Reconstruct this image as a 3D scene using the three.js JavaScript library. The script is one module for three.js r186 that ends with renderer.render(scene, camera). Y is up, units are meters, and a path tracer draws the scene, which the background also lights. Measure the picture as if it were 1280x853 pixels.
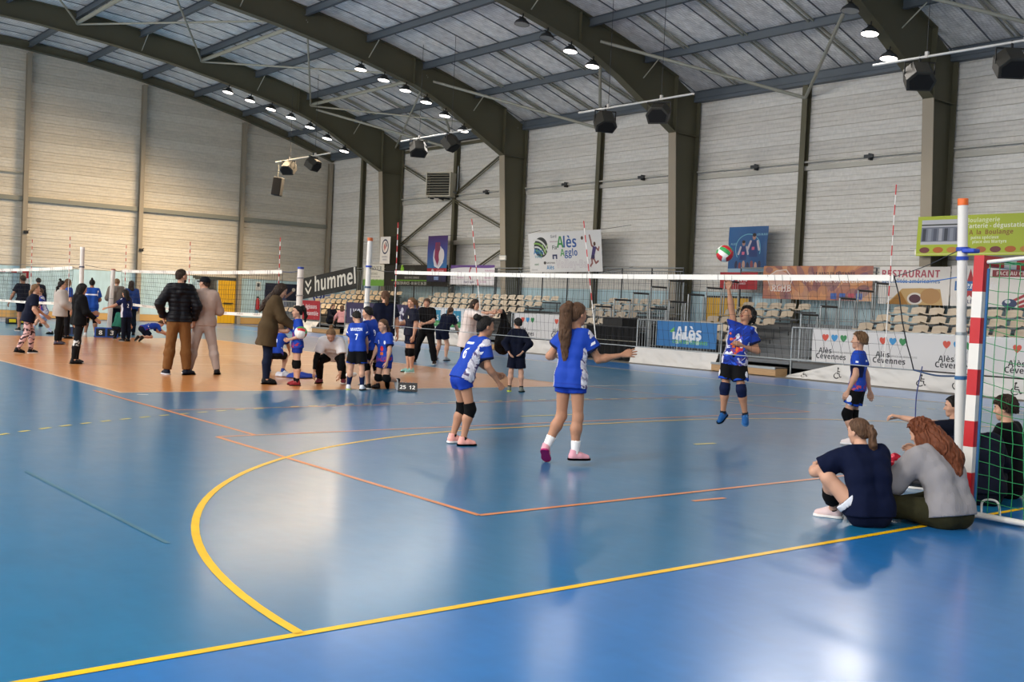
import * as THREE from 'three';
import { mergeGeometries } from 'three/addons/utils/BufferGeometryUtils.js';
import { RoundedBoxGeometry } from 'three/addons/geometries/RoundedBoxGeometry.js';
import { RectAreaLightUniformsLib } from 'three/addons/lights/RectAreaLightUniformsLib.js';
import { ImprovedNoise } from 'three/addons/math/ImprovedNoise.js';

const scene = new THREE.Scene();
const renderer = new THREE.WebGLRenderer({ antialias: true });
renderer.toneMapping = THREE.LinearToneMapping;
renderer.toneMappingExposure = 1;
renderer.shadowMap.enabled = true;
RectAreaLightUniformsLib.init();

// ---------- camera: hand-held at 1.47 m, turned 38.9 degrees to the right of the hall's long axis, rolled 2.6 degrees
const camera = new THREE.PerspectiveCamera(35.54, 1280 / 853, 0.1, 200);
{
  const yaw = 0.679, pitch = -0.031, roll = 0.0458;
  const f = new THREE.Vector3(Math.sin(yaw) * Math.cos(pitch), Math.sin(pitch), -Math.cos(yaw) * Math.cos(pitch));
  const r0 = new THREE.Vector3(Math.cos(yaw), 0, Math.sin(yaw)), u0 = new THREE.Vector3().crossVectors(r0, f);
  const r = r0.clone().multiplyScalar(Math.cos(roll)).addScaledVector(u0, Math.sin(roll));
  const u = u0.clone().multiplyScalar(Math.cos(roll)).addScaledVector(r0, -Math.sin(roll));
  camera.position.set(-8.202, 1.4702, 4.136);
  camera.quaternion.setFromRotationMatrix(new THREE.Matrix4().makeBasis(r, u, f.clone().negate()));
}
scene.add(camera);
scene.background = new THREE.Color(0x0b0c0d);   // nothing of the outside is seen: the hall is closed

// lamp settings: every lit high-bay carries a SpotLight of this strength (see makeLamp)
const LAMP_CANDELA = 105, LAMP_COLOR = 0xfff7ee, LAMP_WARM = 0xffdfb4, LAMP_GLOW = 6;
// translucent glazing added in the unseen long wall, to brighten roof and upper walls
const ADDED_WIN = { y0: 3.6, y1: 7.4, color: 0xf2f4f4, glow: 3.2, light: 3.2 };

// ---------- small helpers
const rnd = (() => { let s = 12345; return () => { s = (s + 0x6d2b79f5) | 0; let t = Math.imul(s ^ (s >>> 15), 1 | s); t = (t + Math.imul(t ^ (t >>> 7), 61 | t)) ^ t; return ((t ^ (t >>> 14)) >>> 0) / 4294967296; }; })();
const perlin = new ImprovedNoise();
const V = (x, y, z) => new THREE.Vector3(x, y, z);
const lerp = (a, b, t) => a + (b - a) * t, clamp = (x, a, b) => Math.max(a, Math.min(b, x));
const taken = new Map();
function numbered(n) { const k = taken.get(n) || 0; taken.set(n, k + 1); return k ? n + '_' + String(k).padStart(3, '0') : n; }
function fin(m) { m.castShadow = true; m.receiveShadow = true; return m; }
const ni = (g) => (g.index ? g.toNonIndexed() : g);
function strip(g) { g = ni(g); for (const k of Object.keys(g.attributes)) if (!['position', 'normal', 'uv'].includes(k)) g.deleteAttribute(k); if (!g.attributes.uv) g.setAttribute('uv', new THREE.BufferAttribute(new Float32Array(g.attributes.position.count * 2), 2)); return g; }
const join = (list) => (list.length === 1 ? list[0] : mergeGeometries(list.map(strip)));
function mesh(name, geo, mat, parent) { const m = fin(new THREE.Mesh(Array.isArray(geo) ? join(geo) : geo, mat)); m.name = name; if (parent) parent.add(m); return m; }
function thing(name, label, category, pos = [0, 0, 0], turn = 0, group) {
  const o = new THREE.Group(); o.name = numbered(name); o.position.set(...pos); o.rotation.y = turn;
  o.userData = { label, category }; if (group) o.userData.group = group; scene.add(o); return o;
}
function single(name, geo, mat, label, category, pos = [0, 0, 0], turn = 0, group) {
  const m = mesh(numbered(name), geo, mat); m.position.set(...pos); m.rotation.y = turn;
  m.userData = { label, category }; if (group) m.userData.group = group; scene.add(m); return m;
}
function structure(name, geo, mat) { const m = geo ? mesh(name, geo, mat) : new THREE.Group(); m.name = name; m.userData.kind = 'structure'; scene.add(m); return m; }
function box(w, h, d, x = 0, y = 0, z = 0, ry = 0) { const g = new THREE.BoxGeometry(w, h, d); if (ry) g.rotateY(ry); g.translate(x, y, z); return g; }
function boxTo(x0, x1, y0, y1, z0, z1) { return box(x1 - x0, y1 - y0, z1 - z0, (x0 + x1) / 2, (y0 + y1) / 2, (z0 + z1) / 2); }
const QY = V(0, 1, 0);
function bar(a, b, r, n = 6, r2 = r) { const p = V(...a), q = V(...b), d = q.clone().sub(p), g = new THREE.CylinderGeometry(r2, r, d.length(), n, 1); g.applyQuaternion(new THREE.Quaternion().setFromUnitVectors(QY, d.clone().normalize())); g.translate((p.x + q.x) / 2, (p.y + q.y) / 2, (p.z + q.z) / 2); return g; }
function beam(a, b, w, h) { // rectangular section: w sideways, h upwards
  const p = V(...a), q = V(...b), d = q.clone().sub(p), L = d.length(), z = d.normalize(), x = V(0, 1, 0).cross(z); if (x.length() < 1e-4) x.set(1, 0, 0); x.normalize(); const y = z.clone().cross(x);
  const g = new THREE.BoxGeometry(w, h, L); g.applyMatrix4(new THREE.Matrix4().makeBasis(x, y, z)); g.translate((p.x + q.x) / 2, (p.y + q.y) / 2, (p.z + q.z) / 2); return g;
}
function tube(pts, r, seg = 24, n = 6, closed = false) { return new THREE.TubeGeometry(new THREE.CatmullRomCurve3(pts.map((p) => V(...p)), closed, 'centripetal'), seg, r, n, closed); }
function lathe(pts, n = 24) { return new THREE.LatheGeometry(pts.map(([r, y]) => new THREE.Vector2(r, y)), n); }
function poly(list) { const s = new THREE.Shape(); list.forEach(([x, y], i) => (i ? s.lineTo(x, y) : s.moveTo(x, y))); return s; }
function slab(list, depth) { const g = new THREE.ExtrudeGeometry(poly(list), { depth, bevelEnabled: false }); g.translate(0, 0, -depth / 2); return g; }

// ---------- materials
function std(color, roughness = 0.6, metalness = 0, extra = {}) { return new THREE.MeshStandardMaterial({ color, roughness, metalness, ...extra }); }
function phys(color, roughness, extra = {}) { return new THREE.MeshPhysicalMaterial({ color, roughness, ...extra }); }
function noiseTex(size, fn, srgb, rx = 1, ry = 1) {
  const d = new Uint8Array(size * size * 4);
  for (let y = 0; y < size; y++) for (let x = 0; x < size; x++) { const c = fn(x / size, y / size), i = (y * size + x) * 4; d[i] = c[0]; d[i + 1] = c[1]; d[i + 2] = c[2]; d[i + 3] = 255; }
  const t = new THREE.DataTexture(d, size, size); t.wrapS = t.wrapT = THREE.RepeatWrapping; t.magFilter = THREE.LinearFilter; t.minFilter = THREE.LinearMipmapLinearFilter; t.generateMipmaps = true;
  if (srgb) t.colorSpace = THREE.SRGBColorSpace; t.repeat.set(rx, ry); t.needsUpdate = true; return t;
}
// noise that repeats over the unit square, of even contrast
function blend4(n, u, v) { const a = (1 - u) * (1 - v), b = u * (1 - v), c = (1 - u) * v, d = u * v; return (n(u, v) * a + n(u - 1, v) * b + n(u, v - 1) * c + n(u - 1, v - 1) * d) / Math.sqrt(a * a + b * b + c * c + d * d); }
function tnoise(u, v, f, s = 0) { const n = (a, b) => perlin.noise(a * f + s, b * f + s * 1.7, s); return blend4(n, u, v); }
function tnoise2(u, v, fx, fy, s = 0) { const n = (a, b) => perlin.noise(a * fx + s, b * fy + s * 1.7, s); return blend4(n, u, v); }
function canvas(w, h, draw) {
  const c = document.createElement('canvas'); c.width = w; c.height = h; const g = c.getContext('2d'); draw(g, w, h);
  const t = new THREE.CanvasTexture(c); t.colorSpace = THREE.SRGBColorSpace; t.anisotropy = 8; return t;
}
function uvPlanar(g, su, sv, ax = 'x', ay = 'z') { const p = g.attributes.position, uv = new Float32Array(p.count * 2), get = { x: (i) => p.getX(i), y: (i) => p.getY(i), z: (i) => p.getZ(i) }; for (let i = 0; i < p.count; i++) { uv[2 * i] = get[ax](i) * su; uv[2 * i + 1] = get[ay](i) * sv; } g.setAttribute('uv', new THREE.BufferAttribute(uv, 2)); return g; }

const floorRough = noiseTex(256, (u, v) => { const n = 0.3 * tnoise2(u, v, 30, 12, 5) + 0.5 * tnoise(u, v, 7, 4) + 0.2 * tnoise(u, v, 20, 8); const c = clamp(238 + n * 30, 226, 255); return [c, c, c]; });
function tint(rgb, amp, seed) { return noiseTex(256, (u, v) => { const n = amp * (0.5 * tnoise2(u, v, 34, 12, seed) + 0.3 * tnoise2(u, v, 12, 40, seed + 3) + 0.5 * tnoise(u, v, 6, seed + 5)); return rgb.map((c) => clamp(c * (1 + n), 0, 255)); }, true); }

const M = {
  olive: std(0x595642, 0.55), oliveLight: std(0x958b79, 0.55), purlin: std(0x5d666e, 0.5, 0.25), galv: std(0x9aa0a2, 0.42, 0.7), darkSteel: std(0x3a3d40, 0.5, 0.4),
  white: std(0xd0cdc7, 0.5), black: std(0x131415, 0.6), chrome: std(0xd6d8da, 0.2, 1), rod: std(0xa3a294, 0.5, 0.2),
};
// ================= THE HALL =================
const XR = 20.5, XL = -17.5, ZG = -47.7, ZN = 14.5, XC = 1.5;       // inner faces of the four walls, ridge
const roofY = (x) => 12.62 - 0.0091 * (x - XC) ** 2;                  // underside of the roof lining
const FRAMES = [-40.6, -31.05, -21.5, -11.95, -2.4, 7.15];

// ---- floor
{
  const fl = structure('floor');
  const rep = 0.42;
  const quad = (x0, x1, z0, z1, y) => { const g = new THREE.PlaneGeometry(x1 - x0, z1 - z0, Math.ceil((x1 - x0) / 2), Math.ceil((z1 - z0) / 2)); g.rotateX(-Math.PI / 2); g.translate((x0 + x1) / 2, y, (z0 + z1) / 2); return uvPlanar(g, rep, rep); };
  const sheet = (name, rects, y, mat) => mesh(name, rects.map((r) => quad(...r, y)), mat, fl);   // coatings lie side by side, none over another
  const floorMat = (map) => new THREE.MeshPhysicalMaterial({ map, roughness: 0.315, roughnessMap: floorRough, specularIntensity: 0.8, ior: 1.5, clearcoat: 0.55, clearcoatRoughness: 0.18 });
  mesh('subfloor', boxTo(XL - 0.3, XR + 0.3, -0.3, -0.02, ZG - 0.3, ZN + 0.3), std(0x556070, 0.8), fl);
  const border = floorMat(tint([30, 105, 168], 0.07, 1)), field = floorMat(tint([20, 103, 145], 0.07, 7));
  sheet('border_coating', [[XL, -8.5, ZG, ZN], [11.5, 14.05, ZG, ZN], [15.2, XR, ZG, ZN], [14.05, 15.2, ZG, -46], [14.05, 15.2, 4, ZN], [-8.5, 11.5, 0, ZN], [-8.5, 11.5, ZG, -40]], 0.001, border);
  sheet('court_coating', [[-8.5, -3, -40, 0], [6, 11.5, -40, 0], [-3, 6, -11.2, 0], [-3, 6, -40, -29.1]], 0.001, field);
  const wood = noiseTex(256, (u, v) => { const n = 0.08 * tnoise2(u, v, 40, 4, 2) + 0.05 * tnoise2(u, v, 120, 9, 6) + 0.03 * tnoise(u, v, 5, 1); return [clamp(196 * (1 + n), 0, 255), clamp(128 * (1 + n), 0, 255), clamp(70 * (1 + n * 1.1), 0, 255)]; }, true);
  sheet('wood_tone_zone', [[-3, 6, -29.1, -11.2]], 0.001, floorMat(wood));
  sheet('edge_mat', [[14.05, 15.2, -46, 4]], 0.001, std(0x5e5a52, 0.75));
  // painted lines, each a strip of paint
  const line = (name, pts, w, mat, closed) => { // offset ribbon on the floor
    const pos = [], idx = [];
    pts.forEach(([x, z], i) => { const a = pts[Math.max(0, i - 1)], b = pts[Math.min(pts.length - 1, i + 1)], dx = b[0] - a[0], dz = b[1] - a[1], L = Math.hypot(dx, dz), nx = -dz / L * w / 2, nz = dx / L * w / 2; pos.push(x + nx, 0.0035, z + nz, x - nx, 0.0035, z - nz); });
    for (let i = 0; i < pts.length - 1; i++) idx.push(2 * i, 2 * i + 2, 2 * i + 1, 2 * i + 1, 2 * i + 2, 2 * i + 3);
    const g = new THREE.BufferGeometry(); g.setAttribute('position', new THREE.Float32BufferAttribute(pos, 3)); g.setIndex(idx); g.computeVertexNormals();
    if (g.attributes.normal.getY(0) < 0) { g.setIndex(idx.reverse()); g.computeVertexNormals(); }
    return mesh(name, uvPlanar(g, rep, rep), mat, fl);
  };
  const paint = (rgb, s) => new THREE.MeshPhysicalMaterial({ map: tint(rgb, 0.1, s), roughness: 0.38, roughnessMap: floorRough });
  const yellow = paint([226, 178, 10], 3), orange = paint([206, 128, 74], 5), pale = paint([206, 180, 152], 6), faint = paint([62, 104, 122], 8), paleYellow = paint([206, 186, 84], 9);
  line('goal_line', [[-8.5, 0], [-4.5, 0], [0, 0], [11.5, 0]], 0.05, yellow);
  const arc = (cx, R, a0, a1, n = 40) => Array.from({ length: n + 1 }, (_, i) => { const a = lerp(a0, a1, i / n); return [cx + R * Math.cos(a), -R * Math.sin(a)]; });
  line('goal_area_line', [...arc(0, 5.975, Math.PI, Math.PI / 2), ...arc(3, 5.975, Math.PI / 2, 0)], 0.05, yellow);
  // free-throw line: dashes on the 9 m arcs
  const path9 = [...arc(0, 8.975, Math.PI * 0.99, Math.PI / 2, 90), ...Array.from({ length: 9 }, (_, i) => [0.3 + i * 0.3, -8.975]), ...arc(3, 8.975, Math.PI / 2, 0.05, 90)];
  let run = 0, from = null;
  for (let i = 1; i < path9.length; i++) { const a = path9[i - 1], b = path9[i], L = Math.hypot(b[0] - a[0], b[1] - a[1]), n = Math.ceil(L / 0.01); for (let k = 0; k < n; k++) { const p = [lerp(a[0], b[0], k / n), lerp(a[1], b[1], k / n)], ph = (run + L * k / n) % 0.3; if (ph < 0.15 && !from) from = p; if (ph >= 0.15 && from) { line('free_throw_dash', [from, p], 0.05, paleYellow); from = null; } } run += L; }
  for (const x of [-8.5, 11.5]) line('side_line', [[x, 0], [x, -40]], 0.05, yellow);
  line('goal_line', [[-8.5, -40], [11.5, -40]], 0.05, yellow);
  line('goal_area_line', [...arc(0, 5.975, Math.PI, Math.PI / 2), ...arc(3, 5.975, Math.PI / 2, 0)].map(([x, z]) => [x, -40 - z]), 0.05, yellow);
  // volleyball court around the wood-toned zone
  line('volleyball_line', [[-2.98, -11.2], [6, -11.2]], 0.05, pale); line('volleyball_line', [[-2.97, -11.2], [-2.97, -29.1]], 0.05, pale); line('volleyball_line', [[5.97, -11.2], [5.97, -29.1]], 0.05, pale);
  line('volleyball_line', [[-3, -29.1], [6, -29.1]], 0.05, pale); line('volleyball_line', [[6, -11.2], [9.4, -11.2]], 0.05, pale); for (const z of [-17.2, -20.2, -23.2]) line('volleyball_line', [[-3, z], [6, z]], 0.04, pale);
  // orange mini-court lines
  line('mini_court_line', [[-3.66, -1.77], [8.4, -1.77]], 0.05, orange); line('mini_court_line', [[-3.66, -1.77], [-3.66, -6.27]], 0.05, orange); line('mini_court_line', [[-3.66, -6.27], [6.5, -6.27]], 0.05, orange);
  line('mini_court_line', [[-3.23, -6.27], [-3.23, -11.6]], 0.05, orange); line('mini_court_line', [[-3.2, -8.8], [9.6, -8.8]], 0.04, orange); line('mini_court_line', [[6.5, -6.27], [6.1, -11.1]], 0.04, orange);
  line('penalty_mark', [[1.12, -4.0], [1.45, -3.97]], 0.06, paleYellow); line('penalty_mark', [[1, -7], [2, -7]], 0.05, paleYellow);
  line('worn_line', [[-5.89, -4.77], [-5.84, -1.91]], 0.035, faint); line('tape_mark', [[-2.85, -10.9], [-2.72, -10.82]], 0.05, std(0xe8e4da, 0.6)); line('worn_line', [[-1.75, -1.48], [-1.38, -1.46]], 0.05, orange);
}

// ---- walls: steel liner trays with ribs, blue painted band below, posts and rails
const trayTint = (rgb, s) => noiseTex(128, (u, v) => { const n = 0.05 * tnoise(u, v, 6, s) + 0.04 * tnoise2(u, v, 50, 3, s); return rgb.map((c) => clamp(c * (1 + n), 0, 255)); }, true);
const trayMats = [0, 1, 2].map((i) => new THREE.MeshStandardMaterial({ map: trayTint([[208, 205, 198], [203, 200, 193], [211, 209, 203]][i], i + 1), roughness: 0.5 }));
const gableMats = [0, 1, 2].map((i) => new THREE.MeshStandardMaterial({ map: trayTint([[206, 198, 182], [201, 193, 177], [209, 202, 187]][i], i + 4), roughness: 0.55 }));
const bandMat = new THREE.MeshStandardMaterial({ map: trayTint([176, 205, 214], 7), roughness: 0.5 });
// profile of one tray: [height fraction, depth out of the wall]
const TRAY = [[0, 0], [0.03, 0.03], [0.3, 0.03], [0.33, 0.016], [0.37, 0.016], [0.4, 0.03], [0.63, 0.03], [0.66, 0.016], [0.7, 0.016], [0.73, 0.03], [0.97, 0.03], [1, 0]];
function trayGeo(len, h) { // runs along +x, faces +z, origin at lower left
  const pos = [], uv = [], idx = [];
  TRAY.forEach(([f, d], i) => { for (const x of [0, len]) { pos.push(x, f * h, d); uv.push(x * 0.3, f * h * 2); } if (i) { const a = 2 * (i - 1); idx.push(a, a + 1, a + 3, a, a + 3, a + 2); } });
  const g = new THREE.BufferGeometry(); g.setAttribute('position', new THREE.Float32BufferAttribute(pos, 3)); g.setAttribute('uv', new THREE.Float32BufferAttribute(uv, 2)); g.setIndex(idx); const f = g.toNonIndexed(); f.computeVertexNormals(); return f;
}
const trayCache = new Map();
const trayShared = (len, h) => { const k = len.toFixed(2) + '_' + h.toFixed(2); if (!trayCache.has(k)) trayCache.set(k, trayGeo(len, h)); return trayCache.get(k); };
const TH = 0.44;
function hSection(h, d, w, t = 0.018) { return [box(w, h, t, 0, h / 2, d / 2), box(w, h, t, 0, h / 2, -d / 2), box(t, h, d, 0, h / 2, 0)]; }

{ // right long wall
  const w = structure('wall_right');
  mesh('backing', boxTo(XR + 0.03, XR + 0.35, 0, 9.6, ZG - 0.3, ZN + 0.3), std(0xb9b6ae, 0.8), w);
  const cuts = [ZG, ...FRAMES, ZN];
  for (let b = 0; b < cuts.length - 1; b++) { const z0 = cuts[b], z1 = cuts[b + 1]; for (let i = 0; i < 16; i++) { const m = mesh('liner_tray', trayShared(z1 - z0, TH), trayMats[(i * 7 + b * 3) % 3], w); m.rotation.y = -Math.PI / 2; m.position.set(XR + 0.03, 2.36 + i * TH, z0); } mesh('painted_panel', boxTo(XR + 0.0, XR + 0.04, 0.12, 2.35, z0 + 0.01, z1 - 0.01), bandMat, w); mesh('skirting', boxTo(XR - 0.02, XR + 0.04, 0, 0.14, z0, z1), std(0xa98654, 0.6), w); }
  const mids = [-44.2, -35.9, -26.35, -16.85, -7.2, 2.4];
  for (const z of mids) mesh('wall_post', [...hSection(9.1, 0.2, 0.2)].map((g) => g.rotateY(Math.PI / 2).translate(XR - 0.12, 0, z)), M.olive, w);
  // horizontal rail with cable tray at 6.5 m and a lower rail
  for (let b = 1; b < cuts.length - 1; b++) { const z0 = cuts[b] + 0.2, z1 = cuts[b + 1] - 0.2; mesh('wall_rail', beam([XR - 0.05, 6.36, z0], [XR - 0.05, 6.36, z1], 0.1, 0.14), std(0xb6b3a8, 0.5), w); mesh('cable_pipe', bar([XR - 0.14, 6.55, z0], [XR - 0.14, 6.55, z1], 0.03), std(0xc4c2b8, 0.45), w); for (const f of [0.28, 0.75]) mesh('pipe_clip', [boxTo(XR - 0.2, XR, 6.44, 6.64, lerp(z0, z1, f) - 0.02, lerp(z0, z1, f) + 0.02), boxTo(XR - 0.22, XR - 0.18, 6.5, 6.6, lerp(z0, z1, f) - 0.16, lerp(z0, z1, f) + 0.16)], M.darkSteel, w); }
  // wind bracing in the bay between the second and third frame from the far end
  const z0 = -40.3, zm = -35.9, z1 = -31.3, x = XR - 0.2;
  mesh('wall_rail', beam([x + 0.1, 4.35, z0], [x + 0.1, 4.35, z1], 0.08, 0.2), std(0xb5b2a5, 0.5), w);
  for (const [a, b] of [[[x, 8.2, z0], [x, 6.4, zm]], [[x, 6.3, zm], [x, 4.6, z1]], [[x, 8.6, z1], [x, 6.5, zm]], [[x, 6.3, zm], [x, 4.3, z0]], [[x, 4.2, z0 + 0.3], [x, 2.3, zm]], [[x, 4.2, z1 - 0.3], [x, 2.3, zm]]]) mesh('diagonal_brace', [beam([a[0], a[1] + 0.04, a[2]], [b[0], b[1] + 0.04, b[2]], 0.08, 0.05), beam([a[0], a[1] - 0.07, a[2]], [b[0], b[1] - 0.07, b[2]], 0.03, 0.04)], M.olive, w);
  mesh('eave_rail', beam([XR - 0.1, 8.85, z0], [XR - 0.1, 8.85, z1], 0.1, 0.12), M.olive, w);
}
{ // far gable wall
  const w = structure('wall_far'), posts = [-17.3, -12.25, -7.05, -1.8, 4.8, 10.05, 15.25, 20.3];
  const sil = [[XL - 0.3, 0], [XR + 0.3, 0]]; for (let i = 0; i <= 20; i++) { const x = lerp(XR + 0.3, XL - 0.3, i / 20); sil.push([x, roofY(x) + 0.3]); }
  { const g = new THREE.ExtrudeGeometry(poly([...sil.slice(0, 1), [12.95, 0], [12.95, 2.2], [14.14, 2.2], [14.14, 0], ...sil.slice(1)]), { depth: 0.3, bevelEnabled: false }); g.translate(0, 0, ZG - 0.33); mesh('backing', g, std(0xb6ae9d, 0.8), w); }
  // corridor behind the open doorway
  mesh('corridor', [boxTo(12.75, 12.95, 0, 2.4, ZG - 5, ZG - 0.33), boxTo(14.14, 14.34, 0, 2.4, ZG - 5, ZG - 0.33), boxTo(12.75, 14.34, 0, 2.6, ZG - 5.2, ZG - 5), boxTo(12.75, 14.34, 2.4, 2.6, ZG - 5, ZG - 0.33), boxTo(12.75, 14.34, -0.2, 0, ZG - 5.2, ZG)], std(0xb9b2a4, 0.7), w);
  const cuts = [XL, -12.25, -7.05, -1.8, 4.8, 10.05, 15.25, XR];
  for (let b = 0; b < cuts.length - 1; b++) for (let i = 0; i < 24; i++) {
    const y = 2.36 + i * TH; let x0 = cuts[b], x1 = cuts[b + 1]; const half = Math.sqrt(Math.max(0, (12.62 + 0.1 - y - TH) / 0.0091)); x0 = Math.max(x0, XC - half); x1 = Math.min(x1, XC + half); if (x1 - x0 < 0.2) continue;
    const m = mesh('liner_tray', trayShared(x1 - x0, TH), gableMats[(i * 5 + b * 2) % 3], w); m.position.set(x0, y, ZG - 0.03);
  }
  for (const [x0, x1] of [[XL, -12.25], [-12.25, -7.05], [-7.05, -1.8], [-1.8, 4.8], [4.8, 10.05], [10.05, 12.85], [15.35, XR]]) { mesh('painted_panel', boxTo(x0 + 0.01, x1 - 0.01, 0.34, 2.35, ZG - 0.02, ZG), bandMat, w); mesh('skirting', boxTo(x0, x1, 0.02, 0.33, ZG - 0.02, ZG + 0.03), std(0xc09a5e, 0.5), w); }
  mesh('door_head', boxTo(12.85, 15.35, 2.22, 2.35, ZG - 0.02, ZG + 0.02), std(0x39403e, 0.6), w);
  for (const x of posts) { const h = roofY(x) - 0.55; mesh('gable_post', hSection(h, 0.22, 0.2).map((g) => g.translate(x, 0, ZG + 0.16)), M.oliveLight, w); }
  for (let i = 0; i < posts.length - 1; i++) { mesh('girt', beam([posts[i] + 0.1, 5.42, ZG + 0.09], [posts[i + 1] - 0.1, 5.42, ZG + 0.09], 0.12, 0.2), std(0x86867a, 0.5), w); }
  mesh('cable_pipe', bar([-1.7, 6.55, ZG + 0.12], [4.7, 6.55, ZG + 0.12], 0.03), M.rod, w);
  // gable rafter
  for (let i = 0; i < 14; i++) { const xa = lerp(XL, XR - 0.1, i / 14), xb = lerp(XL, XR - 0.1, (i + 1) / 14); mesh('gable_rafter', [beam([xa, roofY(xa) - 0.42, ZG + 0.2], [xb, roofY(xb) - 0.42, ZG + 0.2], 0.3, 0.02), beam([xa, roofY(xa) - 0.24, ZG + 0.2], [xb, roofY(xb) - 0.24, ZG + 0.2], 0.02, 0.36)], M.olive, w); }
}
{ // the two walls outside the view, closing the room
  const lw = structure('wall_left'), plain = new THREE.MeshStandardMaterial({ color: 0xcfccc5, roughness: 0.6 });
  mesh('wall_panel', boxTo(XL - 0.3, XL, 0, ADDED_WIN.y0, ZG - 0.3, ZN + 0.3), plain, lw); mesh('wall_panel', boxTo(XL - 0.3, XL, ADDED_WIN.y1, 9.6, ZG - 0.3, ZN + 0.3), plain, lw);
  const cuts = [ZG, ...FRAMES, ZN];
  for (let b = 0; b < cuts.length - 1; b++) {
    mesh('wall_panel', boxTo(XL - 0.3, XL, ADDED_WIN.y0, ADDED_WIN.y1, b ? cuts[b] - 0.4 : ZG - 0.3, cuts[b] + 0.4), plain, lw);
    const z0 = cuts[b] + 0.4, z1 = cuts[b + 1] - 0.4, zc = (z0 + z1) / 2, w = structure('window_' + (b + 1));
    mesh('added_pane', boxTo(XL - 0.14, XL - 0.1, ADDED_WIN.y0, ADDED_WIN.y1, z0, z1), new THREE.MeshStandardMaterial({ color: 0xdfe4e8, emissive: ADDED_WIN.color, emissiveIntensity: ADDED_WIN.glow, roughness: 0.6 }), w);  // added glowing pane, out of view, where the lamps alone are too weak
    mesh('added_window_frame', [boxTo(XL - 0.16, XL, ADDED_WIN.y0, ADDED_WIN.y0 + 0.06, z0, z1), boxTo(XL - 0.16, XL, ADDED_WIN.y1 - 0.06, ADDED_WIN.y1, z0, z1), ...[0, 1, 2, 3, 4].map((k) => boxTo(XL - 0.16, XL - 0.06, ADDED_WIN.y0, ADDED_WIN.y1, lerp(z0, z1, k / 4) - 0.03, lerp(z0, z1, k / 4) + 0.03))], M.galv, w);
    const l = new THREE.RectAreaLight(ADDED_WIN.color, ADDED_WIN.light, z1 - z0, ADDED_WIN.y1 - ADDED_WIN.y0); l.name = 'added_window_light'; l.position.set(XL - 0.05, (ADDED_WIN.y0 + ADDED_WIN.y1) / 2, zc); l.rotation.y = -Math.PI / 2; w.add(l);  // added area light that does the brightening for the unseen pane
  }
  mesh('wall_panel', boxTo(XL - 0.3, XL, ADDED_WIN.y0, ADDED_WIN.y1, ZN - 0.4, ZN + 0.3), plain, lw);
  const sil = [[XL - 0.3, 0], [XR + 0.3, 0]]; for (let i = 0; i <= 20; i++) { const x = lerp(XR + 0.3, XL - 0.3, i / 20); sil.push([x, roofY(x) + 0.3]); }
  structure('wall_near', slab(sil, 0.3).translate(0, 0, ZN + 0.15), new THREE.MeshStandardMaterial({ color: 0xcfc9bb, roughness: 0.6 }));
}

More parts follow.
